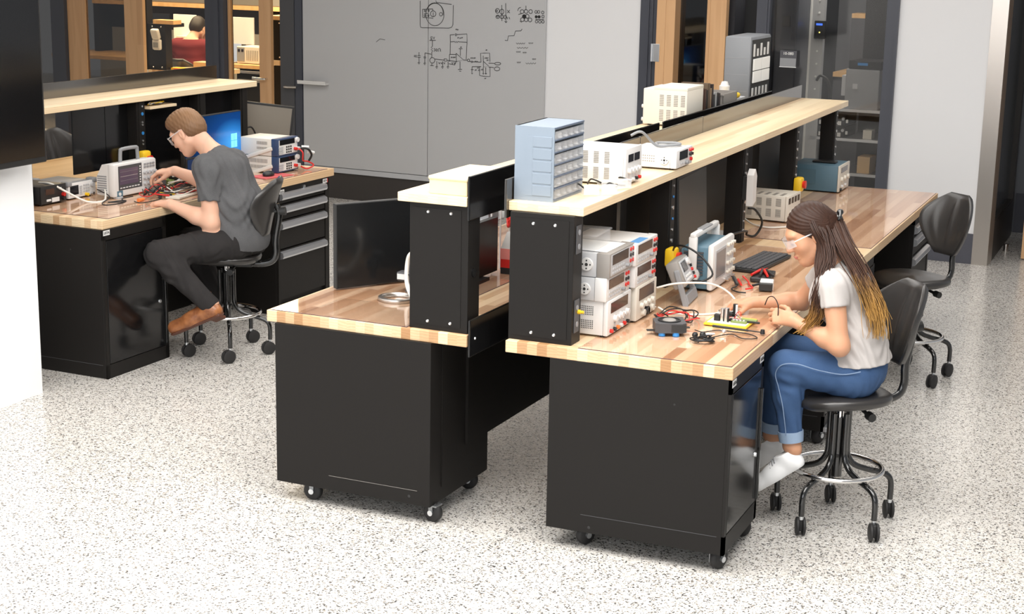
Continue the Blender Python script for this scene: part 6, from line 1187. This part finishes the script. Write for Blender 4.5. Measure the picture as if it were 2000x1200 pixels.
def face_parts(H, sc, root, org, dark, lipm):
    R_, c = H; T = lambda x, y, z: c+R_@(np.array((x, y, z))*sc)-org
    for s in (1, -1):
        MB().tube([T(.083, s*.014, .024), T(.084, s*.030, .030), T(.072, s*.047, .024)], .0032*sc, 6, smooth=4).build('eyebrow', dark, root, 60)
        MB().tube([T(.0885, s*.018, -.001), T(.0905, s*.031, -.006), T(.085, s*.044, -.001)], .0016*sc, 5, smooth=4).build('eyelash', dark, root, 60)
    MB().tube([T(.088, s2*.019, -.0615) if abs(s2) == 1 else T(.0955, 0, -.060) for s2 in (1, 0, -1)], .0042*sc, 6, smooth=4).tube([T(.086, .016, -.065), T(.0925, 0, -.0685), T(.086, -.016, -.065)], .0045*sc, 6, smooth=4).build('lips', lipm, root, 60)
def glasses(H, sc, root, org, name='safety_glasses', frame=None, wrap=.074):
    R_, c = H; T = lambda x, y, z: c+R_@(np.array((x, y, z))*sc)-org
    g = MB()
    for s in (1, -1): g.grid(lambda u, v: tuple(T(.112-.030*u*u-.003*v, s*(.006+.066*u), .020-.040*v*(1-.25*u))), 8, 4, .0015)
    g.build('lens', M['goggle'], root, 60)
    for s in (1, -1): MB().tube([T(.082, s*wrap, .012), T(.03, s*(wrap+.004), .012), T(-.02, s*(wrap+.002), .010)], .0026*sc, 6, smooth=4).build('temple', frame or M['goggle'], root, 60)
    MB().tube([T(.082, wrap, .019), T(.106, .04, .022), T(.113, .006, .021), T(.113, -.006, .021), T(.106, -.04, .022), T(.082, -wrap, .019)], .0022*sc, 6, smooth=4).build('brow_bar', frame or M['clearplastic'], root, 60)
# ================================================================ the woman (world frame, facing -x)
wo = np.array((1.165, .775, 0.)); wroot = thing('person', 'woman in pale grey T-shirt and blue jeans seated at the right bench wiring a circuit', 'person', tuple(wo))
WH = headframe((.995, .775, 1.200), D(27), D(27), D(4)); hp = head_prims(WH, 1.0)
neckb = V3(1.105, .775, 1.075)
torso = [ell((1.225, .775, .665), (.105, .165, .105), None, .04), cone((1.225, .775, .70), (1.215, .775, .80), .085, .078, .05, 1.5), cone((1.21, .775, .82), (1.150, .775, .97), .080, .088, .05, 1.45),
         cone((1.125, .66, 1.02), (1.075, .885, 1.010), .062, .062, .05), ell((1.085, .715, .945), (.050, .055, .055), None, .05), ell((1.075, .835, .940), (.050, .055, .055), None, .05), cone((1.16, .775, 1.0), neckb, .075, .050, .05)]
neck = [cone(neckb+(0.015, 0, -.02), WH[1]+WH[0]@V3(-.030, 0, -.045), .047, .046, .03)]
LS, LE, LW_ = V3(1.135, .610, 1.020), V3(1.185, .565, .800), V3(.975, .640, .868)
RS, RE, RW_ = V3(1.025, .925, 1.000), V3(.935, .985, .872), V3(.742, .905, .862)
arms = [cone(LS, LE, .047, .037, .03), cone(LE, LE+(LW_-LE)*.3, .036, .037, .03), cone(LE+(LW_-LE)*.3, LW_, .037, .023, .02),
        cone(RS, RE, .045, .036, .03), cone(RE, RE+(RW_-RE)*.3, .035, .036, .03), cone(RE+(RW_-RE)*.3, RW_, .036, .022, .02)]
hands = hand(LW_, (-.93, .28, .02), (.10, .75, -.45), (0, .35, .9), [(.55, .75, .5), (.65, .8, .5), (.75, .85, .5), (.85, .9, .5)], (.60, .55, .35), .95, .45) + \
        hand(RW_, (-.92, -.32, -.12), (-.05, .1, -1), (0, -1, .1), [(.75, .65, .4), (.7, .75, .5), (.75, .8, .5), (.85, .8, .5)], (.75, .45, .45), .95, .3)
LH, LK, LA = V3(1.215, .690, .655), V3(.958, .645, .668), V3(1.003, .640, .345)
RH, RK, RA = V3(1.210, .860, .655), V3(.865, .925, .668), V3(.850, .930, .285)
legs = [cone(LH, LK, .084, .060, .04), cone(LK, LK+(LA-LK)*.35, .055, .052, .03), cone(LK+(LA-LK)*.35, LA, .052, .034, .03), cone(RH, RK, .084, .060, .04), cone(RK, RK+(RA-RK)*.35, .055, .052, .03), cone(RK+(RA-RK)*.35, RA, .052, .034, .03)]
LHl, LT = V3(1.052, .632, .300), V3(.858, .618, .150); RHl, RT = V3(.905, .935, .255), V3(.75, .925, .115)
def inset(a, b, r): d = unit(b-a); return cone(a+d*.055, b-d*.06, r, r, .03)
feet = [cone(LA, LHl+(-.035, 0, .03), .033, .030, .02), inset(LHl, LT, .024), cone(RA, RHl+(-.03, 0, .03), .033, .030, .02), inset(RHl, RT, .024)]
body = torso+neck+arms+legs+feet+hp+hands
fb = [(WH[1]-.14, WH[1]+.135), (np.minimum(LW_, V3(.84, .62, .80))-(.02, .04, .04), LW_+(.01, .12, .09)), (V3(.60, .80, .76), RW_+(.01, .07, .06))]
mesh_from(solid_multi(body, .0045, fb, .0024), 'body', M['skin_f'], wroot, wo)
# T-shirt
cutL = plane_cut(LE-LS, LS+(LE-LS)*.40); cutR = plane_cut(RE-RS, RS+(RE-RS)*.42)
arm_s = [sleeve(LS, LE, .33, .056, .055), sleeve(RS, RE, .33, .054, .053)]
neckdir = unit(WH[1]-neckb)
def shirt_mod(Dd, X, Y, Z):
    w = .0022*np.sin(Z*95+9*np.sin(Y*13+X*9)+14*X)*np.clip((.98-Z)/.12, 0, 1)+0.0014*np.sin(140*X+60*Z+5*np.sin(Y*30)); Dd = Dd+w
    Dd = np.maximum(Dd, .705+.03*(X-1.2)-Z)
    nk = plane_cut(neckdir, neckb+neckdir*.004)(X, Y, Z); Dd = np.maximum(Dd, np.where((np.abs(Y-.775) < .085), nk, -1))
    return Dd
shirt = [p.grown(.011) for p in torso]+[cone((1.23, .775, .70), (1.215, .775, .82), .111, .092, .05, 1.45)]+arm_s
mesh_from([solid(shirt, .004, shirt_mod, 2)], 't_shirt', cloth_mat('pale_grey_jersey', (.43, .40, .385), (.50, .47, .45), 300), wroot, wo)
# jeans
jm = cloth_mat('blue_denim', (.022, .055, .14), (.075, .135, .26), 420); 
def jeans_mod(Dd, X, Y, Z):
    Dd = Dd+.0022*np.sin(90*X+40*Z+4*np.sin(50*Y))*np.clip((.70-Z)*8, 0, 1)+.003*np.sin(130*Z+30*X)*np.exp(-((Z-.62)**2+(X-.97)**2)/.003)
    Dd = np.maximum(Dd, np.where(X > 1.12, Z-.745, -1)); Dd = np.maximum(Dd, np.where(X > .93, LA[2]+.030-Z, RA[2]+.03-Z)); return Dd
mesh_from([solid([torso[0].grown(.007), torso[1].grown(.003)]+[p.grown(.008) for p in legs], .004, jeans_mod, 1)], 'jeans', jm, wroot, wo)
cuffm = cloth_mat('pale_denim_cuff', (.25, .34, .48), (.34, .44, .58), 420)
for A, K in ((LA, LK), (RA, RK)):
    u = unit(K-A); q = A+u*.030-wo; mb = MB(); mb.cyl(q-u*.012, q+u*.032, .049, .053, 24); mb.build('cuff', cuffm, wroot, 40)
seam = mat('seam_thread', (.20, .28, .42), .7)
MB().tube([np.array(p)-wo for p in ((1.27, .592, .700), (1.20, .586, .682), (1.10, .577, .690), (1.02, .574, .705), (.960, .571, .695), (.935, .573, .655), (.950, .574, .60), (.972, .575, .52), (.990, .585, .40))], .0022, 6, smooth=6).build('side_seam', seam, wroot, 60)
# shoes
wsh = mat('white_canvas', (.85, .85, .85), .6)
for hl, to, sd in ((LHl, LT, 1), (RHl, RT, -1)):
    d = unit(to-hl); up = unit(np.cross(d, (0, -1, 0))); up = up if up[2] > 0 else -up
    sp = shoe_prims(hl, to, up, V3(0, 1, 0), .044, .052)
    ank = hl+d*.055+up*.085
    def sm_(Dd, X, Y, Z, q=hl+d*.05+up*.056, n=unit(up-d*.10), b=hl-up*.027): return np.maximum(np.maximum(Dd, plane_cut(n, q)(X, Y, Z)), -plane_cut(up, b)(X, Y, Z))
    s_ = mesh_from([solid(sp, .003, sm_, 1)], 'shoe', wsh, wroot, wo)
    b0 = hl+d*.095+up*.052-wo
    for k in range(4):
        c0 = hl+d*(.098+.014*k)+up*(.060-.0060*k)-wo
        MB().tube([c0+V3(0, -.034, 0)-up*.016, c0+V3(0, -.012, 0), c0+V3(0, .0, 0)+up*.002, c0+V3(0, .014, 0), c0+V3(0, .024, 0)-up*.008], .0028, 6, smooth=3).build('lace', M['midgrey'], s_, 60)
# hair
hm = hair_mat('brown_hair_golden_tips', [(0, (.60, .33, .08)), (.10, (.48, .24, .06)), (.28, (.075, .032, .018)), (1, (.045, .020, .013))], .82, 1.32)
hm2 = hair_mat('brown_ponytail_golden_ends', [(0, (.72, .42, .13)), (.24, (.60, .32, .08)), (.50, (.085, .036, .020)), (1, (.045, .020, .013))], .82, 1.32)
R_, hc = WH; T = lambda x, y, z: hc+R_@V3(x, y, z)
cap = [ell(T(-.018, 0, .034), (.098, .083, .093), R_, .02), ell(T(-.045, 0, -.005), (.070, .080, .075), R_, .03), cone(T(-.07, 0, .01), T(-.115, 0, .0), .045, .030, .03)]
def cap_mod(Dd, X, Y, Z):
    x = (X-hc[0])*R_[0, 0]+(Y-hc[1])*R_[1, 0]+(Z-hc[2])*R_[2, 0]; y = (X-hc[0])*R_[0, 1]+(Y-hc[1])*R_[1, 1]+(Z-hc[2])*R_[2, 1]; z = (X-hc[0])*R_[0, 2]+(Y-hc[1])*R_[1, 2]+(Z-hc[2])*R_[2, 2]
    Dd = Dd+.0011*np.sin(np.arctan2(z-.0, x+.10)*62+6*np.abs(y)*20)
    line = x-(.052+.50*(z-.055))*1.0-.0*y; line = np.where(z > .055, x-.074-.25*(z-.055), x-.020-1.0*(z-.0)*.9)
    return np.maximum(Dd, line)
hair = mesh_from([solid(cap, .003, cap_mod, 1)], 'hair', hm, wroot, np.array((wo[0], wo[1], 0)))
rn = random.Random(7)
paths = []
def lock(pts, n, sp0, sp1, jit=.008):
    for _ in range(n):
        o1 = V3(rn.gauss(0, 1), rn.gauss(0, 1), rn.gauss(0, .4)); L = rn.uniform(.82, 1.0); q = []
        m = len(pts)
        for i, p in enumerate(pts):
            t = i/(m-1); q.append(V3(*p)+o1*(sp0+(sp1-sp0)*t)+V3(rn.gauss(0, jit), rn.gauss(0, jit), 0)*t)
        k = max(3, int(round(m*L))); paths.append(q[:k])
front = [T(-.020, .050, .060), T(-.014, .080, .015), T(-.014, .088, -.05), (1.075, .668, 1.085), (1.088, .632, 1.03), (1.090, .606, .965), (1.078, .600, .905), (1.048, .602, .855), (1.025, .606, .828)]
lock(front, 230, .0095, .012)
front_paths = paths; paths = []
lock([T(-.10, .02, .01), (1.135, .735, 1.18), (1.185, .72, 1.11), (1.235, .70, 1.04), (1.275, .685, .97), (1.300, .680, .90), (1.305, .685, .83)], 260, .014, .021)
tail_paths = paths; paths = front_paths
lock([T(-.04, .050, .045), T(-.035, .078, -.01), (1.092, .680, 1.13), (1.090, .645, 1.08), (1.088, .612, 1.03), (1.082, .594, .97), (1.072, .590, .92)], 120, .010, .010)
lock([T(-.01, -.070, .040), T(-.012, -.083, .0), (1.05, .885, 1.06), (1.04, .90, .98), (1.03, .90, .92)], 40, .010, .014)
MB().tube([np.array(q_)-np.array((wo[0], wo[1], 0.)) for q_ in front[:7]], lambda t_: .017-.011*t_, 10, smooth=5).build('inner_lock', hm, hair, 60)
MB().tube([np.array(q_)-np.array((wo[0], wo[1], 0.)) for q_ in (T(-.10, .02, .01), (1.135, .735, 1.18), (1.185, .72, 1.11), (1.235, .70, 1.04), (1.275, .685, .97), (1.297, .680, .91))], lambda t_: .024-.014*t_, 10, smooth=5).build('inner_tail', hm2, hair, 60)
strands(paths, .0034, .0009, 'front_locks', hm, hair, np.array((wo[0], wo[1], 0.)))
strands(tail_paths, .0034, .0008, 'ponytail', hm2, hair, np.array((wo[0], wo[1], 0.)))
cl = T(-.128, .012, .012)-np.array((wo[0], wo[1], 0))
MB().sph(cl, .020, (.8, 1.2, .9), 12).sph(cl+V3(.008, -.01, .022), .014, (1, 1, 1), 10).tube([cl+V3(-.01, -.02, -.015), cl+V3(.012, -.03, .0), cl+V3(.01, -.015, .03)], .006, 6, smooth=4).build('hair_clip', M['blackpaint'], hair, 60)
face_parts(WH, 1.0, wroot, wo, M['brow'], M['lips']); glasses(WH, 1.0, wroot, wo)
# wire held in the near hand
wr = LW_+V3(-.06, .06, .03)
o = thing('wire', 'black wire held in the near hand of the woman', 'wire', tuple(wr)); MB().tube([(-.075, .02, .0), (-.06, .01, .035), (-.03, -.02, .045), (-.005, -.045, .02), (.0, -.05, -.035), (.01, -.02, -.055)], .0022, 6, smooth=6).build('lead', M['cable_b'], o, 60)
# ================================================================ the young man (left bench frame, facing -x)
mo = np.array((-2.594, 1.978, 0.)); mroot = thing('person', 'young man in dark grey T-shirt, black trousers and brown shoes seated at the left bench', 'person', tuple(FW(*mo)), AF)
MHd = headframe((-2.838, 1.978, 1.243), D(4), D(35)); s = 1.04; hp = head_prims(MHd, s, True)
nb = V3(-2.655, 1.978, 1.120)
torso = [ell((-2.495, 1.978, .675), (.115, .175, .115), None, .04), cone((-2.50, 1.978, .70), (-2.505, 1.978, .86), .098, .096, .05, 1.45), cone((-2.51, 1.978, .88), (-2.575, 1.978, 1.03), .098, .100, .05, 1.55),
         cone((-2.60, 1.82, 1.075), (-2.645, 2.14, 1.065), .070, .070, .05), cone((-2.57, 1.978, 1.04), nb, .085, .060, .05)]
neck = [cone(nb+(0.03, 0, -.02), MHd[1]+MHd[0]@V3(-.035, 0, -.045), .057, .055, .03)]
LS, LE, LW_ = V3(-2.575, 1.795, 1.050), V3(-2.545, 1.775, .785), V3(-2.790, 1.735, .872)
RS, RE, RW_ = V3(-2.655, 2.150, 1.050), V3(-2.830, 2.215, .905), V3(-3.060, 2.145, .985)
arms = [cone(LS, LE, .054, .044, .03), cone(LE, LE+(LW_-LE)*.35, .043, .046, .03), cone(LE+(LW_-LE)*.35, LW_, .046, .028, .02),
        cone(RS, RE, .054, .044, .03), cone(RE, RE+(RW_-RE)*.35, .043, .044, .03), cone(RE+(RW_-RE)*.35, RW_, .044, .028, .02)]
hands = hand(LW_, (-.97, .12, -.06), (.0, .12, -1), (0, 1, 0), [(.18, .25, .2), (.22, .28, .2), (.28, .3, .2), (.35, .35, .25)], (.65, .70, .12), 1.06, .35) + \
        hand(RW_, (-.93, -.30, -.10), (-.25, .05, -1), (0, -1, .0), [(.55, .55, .4), (.75, .8, .5), (.9, .95, .6), (1.0, 1.0, .6)], (.85, .25, .50), 1.06, .15)
LH, LK, LA = V3(-2.490, 1.880, .665), V3(-2.735, 1.555, .625), V3(-2.515, 1.610, .415)
RH, RK, RA = V3(-2.490, 2.075, .665), V3(-2.930, 2.110, .590), V3(-2.760, 2.110, .300)
legs = [cone(LH, LK, .094, .068, .04), cone(LK, LK+(LA-LK)*.4, .062, .058, .03), cone(LK+(LA-LK)*.4, LA-unit(LK-LA)*.09, .058, .042, .03), cone(RH, RK, .094, .068, .04), cone(RK, RK+(RA-RK)*.4, .062, .058, .03), cone(RK+(RA-RK)*.4, RA-unit(RK-RA)*.05, .058, .042, .03)]
LHl, LT = V3(-2.400, 1.630, .345), V3(-2.705, 1.600, .200); RHl, RT = V3(-2.70, 2.105, .215), V3(-2.98, 2.10, .115)
feet = [cone(LA, LHl+(-.05, 0, .03), .036, .034, .02), inset(LHl, LT, .028), cone(RA, RHl+(-.05, 0, .03), .036, .034, .02), inset(RHl, RT, .028)]
fb = [(MHd[1]-.15, MHd[1]+.145), (V3(-3.03, 1.64, .80), LW_+(.01, .10, .06)), (V3(-3.30, 2.02, .84), RW_+(.01, .10, .06))]
mesh_from(solid_multi(torso+neck+arms+legs+feet+hp+hands, .005, fb, .0028), 'body', M['skin_m'], mroot, mo)
cutL = plane_cut(LE-LS, LS+(LE-LS)*.52); cutR = plane_cut(RE-RS, RS+(RE-RS)*.55); neckdir = unit(MHd[1]-nb)
def shirt_mod(Dd, X, Y, Z):
    Dd = Dd+(.0028*np.sin(80*Z+8*np.sin(Y*12+X*11)+20*X)*np.clip((1.02-Z)/.15, 0, 1)+.002*np.sin(120*X+70*Z+5*np.sin(30*Y)))*np.clip((Z-.72)/.08, 0, 1)
    Dd = np.maximum(Dd, .672-.45*(X+2.5)-Z)
    nk = plane_cut(neckdir, nb+neckdir*.006)(X, Y, Z); Dd = np.maximum(Dd, np.where(np.abs(Y-1.978) < .10, nk, -1))
    return Dd
shirt = [p.grown(.012) for p in torso]+[sleeve(LS, LE, .55, .066, .063), sleeve(RS, RE, .58, .066, .063), cone((-2.48, 1.978, .66), (-2.49, 1.978, .84), .122, .112, .05, 1.45)]
mesh_from([solid(shirt, .0045, shirt_mod, 2)], 't_shirt', cloth_mat('charcoal_heather_jersey', (.045, .045, .048), (.15, .15, .155), 260), mroot, mo)
def tr_mod(Dd, X, Y, Z):
    Dd = Dd+.0024*np.sin(80*X+50*Z+4*np.sin(45*Y))+.004*np.sin(110*Z+30*X)*np.exp(-((Z-.52)**2+(X+2.66)**2)/.006)
    Dd = np.maximum(Dd, Z-.745); u = unit(LK-LA); u2 = unit(RK-RA)
    return np.maximum(Dd, np.where(Y < 1.90, -plane_cut(u, LA-u*.10)(X, Y, Z), -plane_cut(u2, RA-u2*.06)(X, Y, Z)))
mesh_from([solid([torso[0].grown(.008), torso[1].grown(.003)]+[p.grown(.009) for p in legs], .0045, tr_mod, 1)], 'trousers', cloth_mat('black_denim', (.012, .011, .012), (.04, .037, .036), 320), mroot, mo)
lea = mat('brown_leather', (.27, .095, .035), .33, spec=.5, coat=.2); t = NT(lea); g = t.noise(t.coords(), 22, 3); t.l.new(t.ramp(g, [(.3, (.16, .05, .018)), (.7, (.38, .15, .055))]), t.b.inputs['Base Color'])
sole = mat('dark_leather_sole', (.10, .035, .02), .5)
for hl, to in ((LHl, LT), (RHl, RT)):
    d = unit(to-hl); up = unit(np.cross(d, (0, -1, 0))); up = up if up[2] > 0 else -up
    def sm_(Dd, X, Y, Z, q=hl+d*.06+up*.115, n=unit(up-d*.25), b=hl-up*.030): return np.maximum(np.maximum(Dd, plane_cut(n, q)(X, Y, Z)), -plane_cut(up, b)(X, Y, Z))
    s_ = mesh_from([solid(shoe_prims(hl, to, up, V3(0, 1, 0), .052, .12), .0035, sm_, 1)], 'shoe', lea, mroot, mo)
    sp = [cone(hl+d*.03, hl+d*.16, .046, .042, .02, 1.0), cone(hl+d*.16, to-d*.035, .042, .046, .02, 1.05)]
    def so_(Dd, X, Y, Z, b=hl-up*.026, b2=hl-up*.040): 
        return np.maximum(np.maximum(Dd-.004, plane_cut(up, b)(X, Y, Z)), -plane_cut(up, b2)(X, Y, Z))
    mesh_from([solid(sp, .0035, so_, 1)], 'sole', sole, s_, np.zeros(3)+mo*0+mo)
    hb = hl+d*.035-up*.042-mo; MB().box(-.035, .035, -.033, .033, -.012, .008, .006, Matrix.Translation(hb) @ Vector((1, 0, 0)).rotation_difference(Vector(d)).to_matrix().to_4x4()).build('heel', sole, s_)
    b0 = hl+d*.11+up*.066-mo
    for k in range(3): MB().tube([b0+d*(.022*k)-up*(.010*k)+V3(0, -.022, -.006), b0+d*(.022*k)-up*(.010*k)+V3(0, 0, .004), b0+d*(.022*k)-up*(.010*k)+V3(0, .022, -.006)], .0028, 6, smooth=3).build('lace', sole, s_, 60)
R_, hc = MHd; T = lambda x, y, z: hc+R_@(V3(x, y, z)*1.04)
hmm = hair_mat('light_brown_short_hair', [(0, (.15, .08, .045)), (1, (.34, .19, .10))], 1.20, 1.38, 140)
cap = [ell(T(-.014, 0, .036), (.100, .081, .096), R_, .02), ell(T(.030, 0, .082), (.062, .064, .042), R_, .03), ell(T(-.050, 0, -.005), (.066, .076, .070), R_, .03)]
def mcap(Dd, X, Y, Z):
    x = (X-hc[0])*R_[0, 0]+(Y-hc[1])*R_[1, 0]+(Z-hc[2])*R_[2, 0]; y = (X-hc[0])*R_[0, 1]+(Y-hc[1])*R_[1, 1]+(Z-hc[2])*R_[2, 1]; z = (X-hc[0])*R_[0, 2]+(Y-hc[1])*R_[1, 2]+(Z-hc[2])*R_[2, 2]
    Dd = Dd+.0016*np.sin(x*260+y*190)*np.sin(z*120+y*210)
    line = np.where(z > .065, x-.088-.1*(z-.065), np.where(z > .015, x-.050-.3*(z-.015), np.maximum(x+.025, -(z+.062)+.15*(x+.1))))
    return np.maximum(Dd, line)
hr = mesh_from([solid(cap, .003, mcap, 1)], 'hair', hmm, mroot, np.array((mo[0], mo[1], 0.)))
face_parts(MHd, 1.04, mroot, mo, mat('light_brow', (.25, .14, .08), .6), mat('pale_lips', (.62, .30, .26), .45)); glasses(MHd, 1.04, mroot, mo, wrap=.079)
# ================================================================ person in maroon behind the glass (own frame, facing the far bench)
bo = np.array((0., 0., 0.)); broot = thing('person', 'dark haired person in maroon sweater seen from behind through the glass', 'person', tuple(BW(-8.45, BY+2.75, 0)), AB-PI/2+.25)
BH = headframe((-.08, .04, 1.255), D(-10), D(24)); hp = head_prims(BH, 1.04)
nb = V3(.03, .0, 1.12)
torso = [ell((.08, 0, .56), (.12, .17, .13), None, .04), cone((.08, 0, .62), (.07, 0, .82), .10, .105, .05, 1.45), cone((.07, 0, .84), (.04, 0, 1.02), .105, .108, .05, 1.6), cone((.04, -.17, 1.06), (.04, .17, 1.05), .072, .072, .05), cone((.05, 0, 1.03), nb, .09, .062, .05)]
neck = [cone(nb, BH[1]+BH[0]@V3(-.03, 0, -.05), .056, .054, .03)]
A = [((.03, .19, 1.03), (-.10, .26, .84), (-.22, .08, 1.08)), ((.03, -.19, 1.03), (-.12, -.27, .85), (-.38, -.38, .865))]
arms = []; hd = []
for sh, el, wr in A: arms += [cone(sh, el, .060, .050, .03), cone(el, wr, .050, .032, .03)]
hd = hand(A[0][2], (.25, -.15, .95), (1, 0, .2), (0, -1, 0), [(.3, .3, .2)]*4, sc=1.0)+hand(A[1][2], (-.8, -.5, -.05), (0, 0, -1), (0, 1, 0), [(.3, .3, .2)]*4, sc=1.0)
legs = [cone((.06, .1, .56), (-.36, .12, .56), .09, .065, .04), cone((.06, -.1, .56), (-.36, -.12, .56), .09, .065, .04), cone((-.36, .12, .56), (-.34, .12, .12), .06, .045, .03), cone((-.36, -.12, .56), (-.34, -.12, .12), .06, .045, .03), cone((-.31, .12, .06), (-.48, .12, .05), .045, .04, .03), cone((-.31, -.12, .06), (-.48, -.12, .05), .045, .04, .03)]
mesh_from([solid(torso+neck+arms+legs+hp+hd, .007)], 'body', M['skin_m'], broot, bo)
def sw(Dd, X, Y, Z): return np.maximum(np.maximum(Dd+.003*np.sin(60*Z+20*X), np.where((np.abs(Y) < .1) & (Z > 1.0), Z-1.135, -1)), .52-Z)
mesh_from([solid([p.grown(.014) for p in torso+[cone(np.array(sh), np.array(el)*1.0, .060, .050, .03) for sh, el, wr in A]+[cone(np.array(el), np.array(el)*.25+np.array(wr)*.75, .050, .036, .03) for sh, el, wr in A]], .007, sw)], 'sweater', cloth_mat('maroon_knit', (.10, .012, .016), (.17, .025, .03), 150), broot, bo)
mesh_from([solid([p.grown(.012) for p in legs], .008, lambda Dd, X, Y, Z: np.maximum(Dd, .10-Z))], 'trousers', M['blackplastic'], broot, bo)
R_, hc = BH; T = lambda x, y, z: hc+R_@(V3(x, y, z)*1.04)
def bcap(Dd, X, Y, Z):
    x = (X-hc[0])*R_[0, 0]+(Y-hc[1])*R_[1, 0]+(Z-hc[2])*R_[2, 0]; z = (X-hc[0])*R_[0, 2]+(Y-hc[1])*R_[1, 2]+(Z-hc[2])*R_[2, 2]
    return np.maximum(Dd, np.where(z > .05, x-.085, np.maximum(x+.0-.4*z, -(z+.065))))
mesh_from([solid([ell(T(-.014, 0, .036), (.102, .083, .098), R_, .02), ell(T(-.05, 0, -.01), (.068, .078, .072), R_, .03)], .005, bcap)], 'hair', mat('near_black_hair', (.02, .014, .010), .5), broot, bo)
# ---------------------------------------------------------------- light and camera
def area(name, loc, sx, sy, power, col=(1, 1, 1), rot=(0, 0, 0)):
    l = bpy.data.lights.new(name, 'AREA'); l.shape = 'RECTANGLE'; l.size = sx; l.size_y = sy; l.energy = power; l.color = col
    o = bpy.data.objects.new(name, l); C.objects.link(o); o.location = loc; o.rotation_euler = rot; return o
area('ceiling_lamp_front', (.3, -1.2, 3.5), 5.0, 3.0, 290, (1, .98, .95))
area('ceiling_lamp_middle', (-.6, 3.4, 3.5), 6.0, 3.0, 125, (1, .98, .95))
area('ceiling_lamp_left', (-4.6, 3.2, 3.5), 2.0, 3.0, 40, (1, .98, .95))
area('front_fill', (1.0, -7.5, 2.2), 8.0, 2.6, 170, (.97, .985, 1), (math.radians(84), 0, 0))  # unseen fill light added behind the camera; no window stands there
area('lab_lamp', BW(-8.0, 9.6, 3.4), 5.0, 3.5, 620, (1, .80, .52))
area('store_fill', BW(-.25, 7.25, 3.0), .8, .5, 45, (1, .97, .94), (.62, 0, AB))  # unseen light added just inside the glass, tilted to brighten the rack fronts
w = bpy.data.worlds.new('world'); bpy.context.scene.world = w; w.use_nodes = True
w.node_tree.nodes['Background'].inputs[0].default_value = (.93, .96, 1, 1); w.node_tree.nodes['Background'].inputs[1].default_value = .38
cd = bpy.data.cameras.new('camera'); cam = bpy.data.objects.new('camera', cd); C.objects.link(cam)
cam.location = (2.3994, -5.5742, 2.3453); cam.rotation_euler = (1.3441, -0.0189, 0.407)
cd.sensor_width = 36; cd.sensor_fit = 'HORIZONTAL'; cd.lens = 3141.5/2000*36; cd.clip_start = .1; cd.clip_end = 100
sc = bpy.context.scene; sc.camera = cam
sc.view_settings.view_transform = 'Standard'; sc.view_settings.look = 'None'; sc.view_settings.gamma = 1; sc.view_settings.use_curve_mapping = False
sc.view_settings.exposure = 0.2
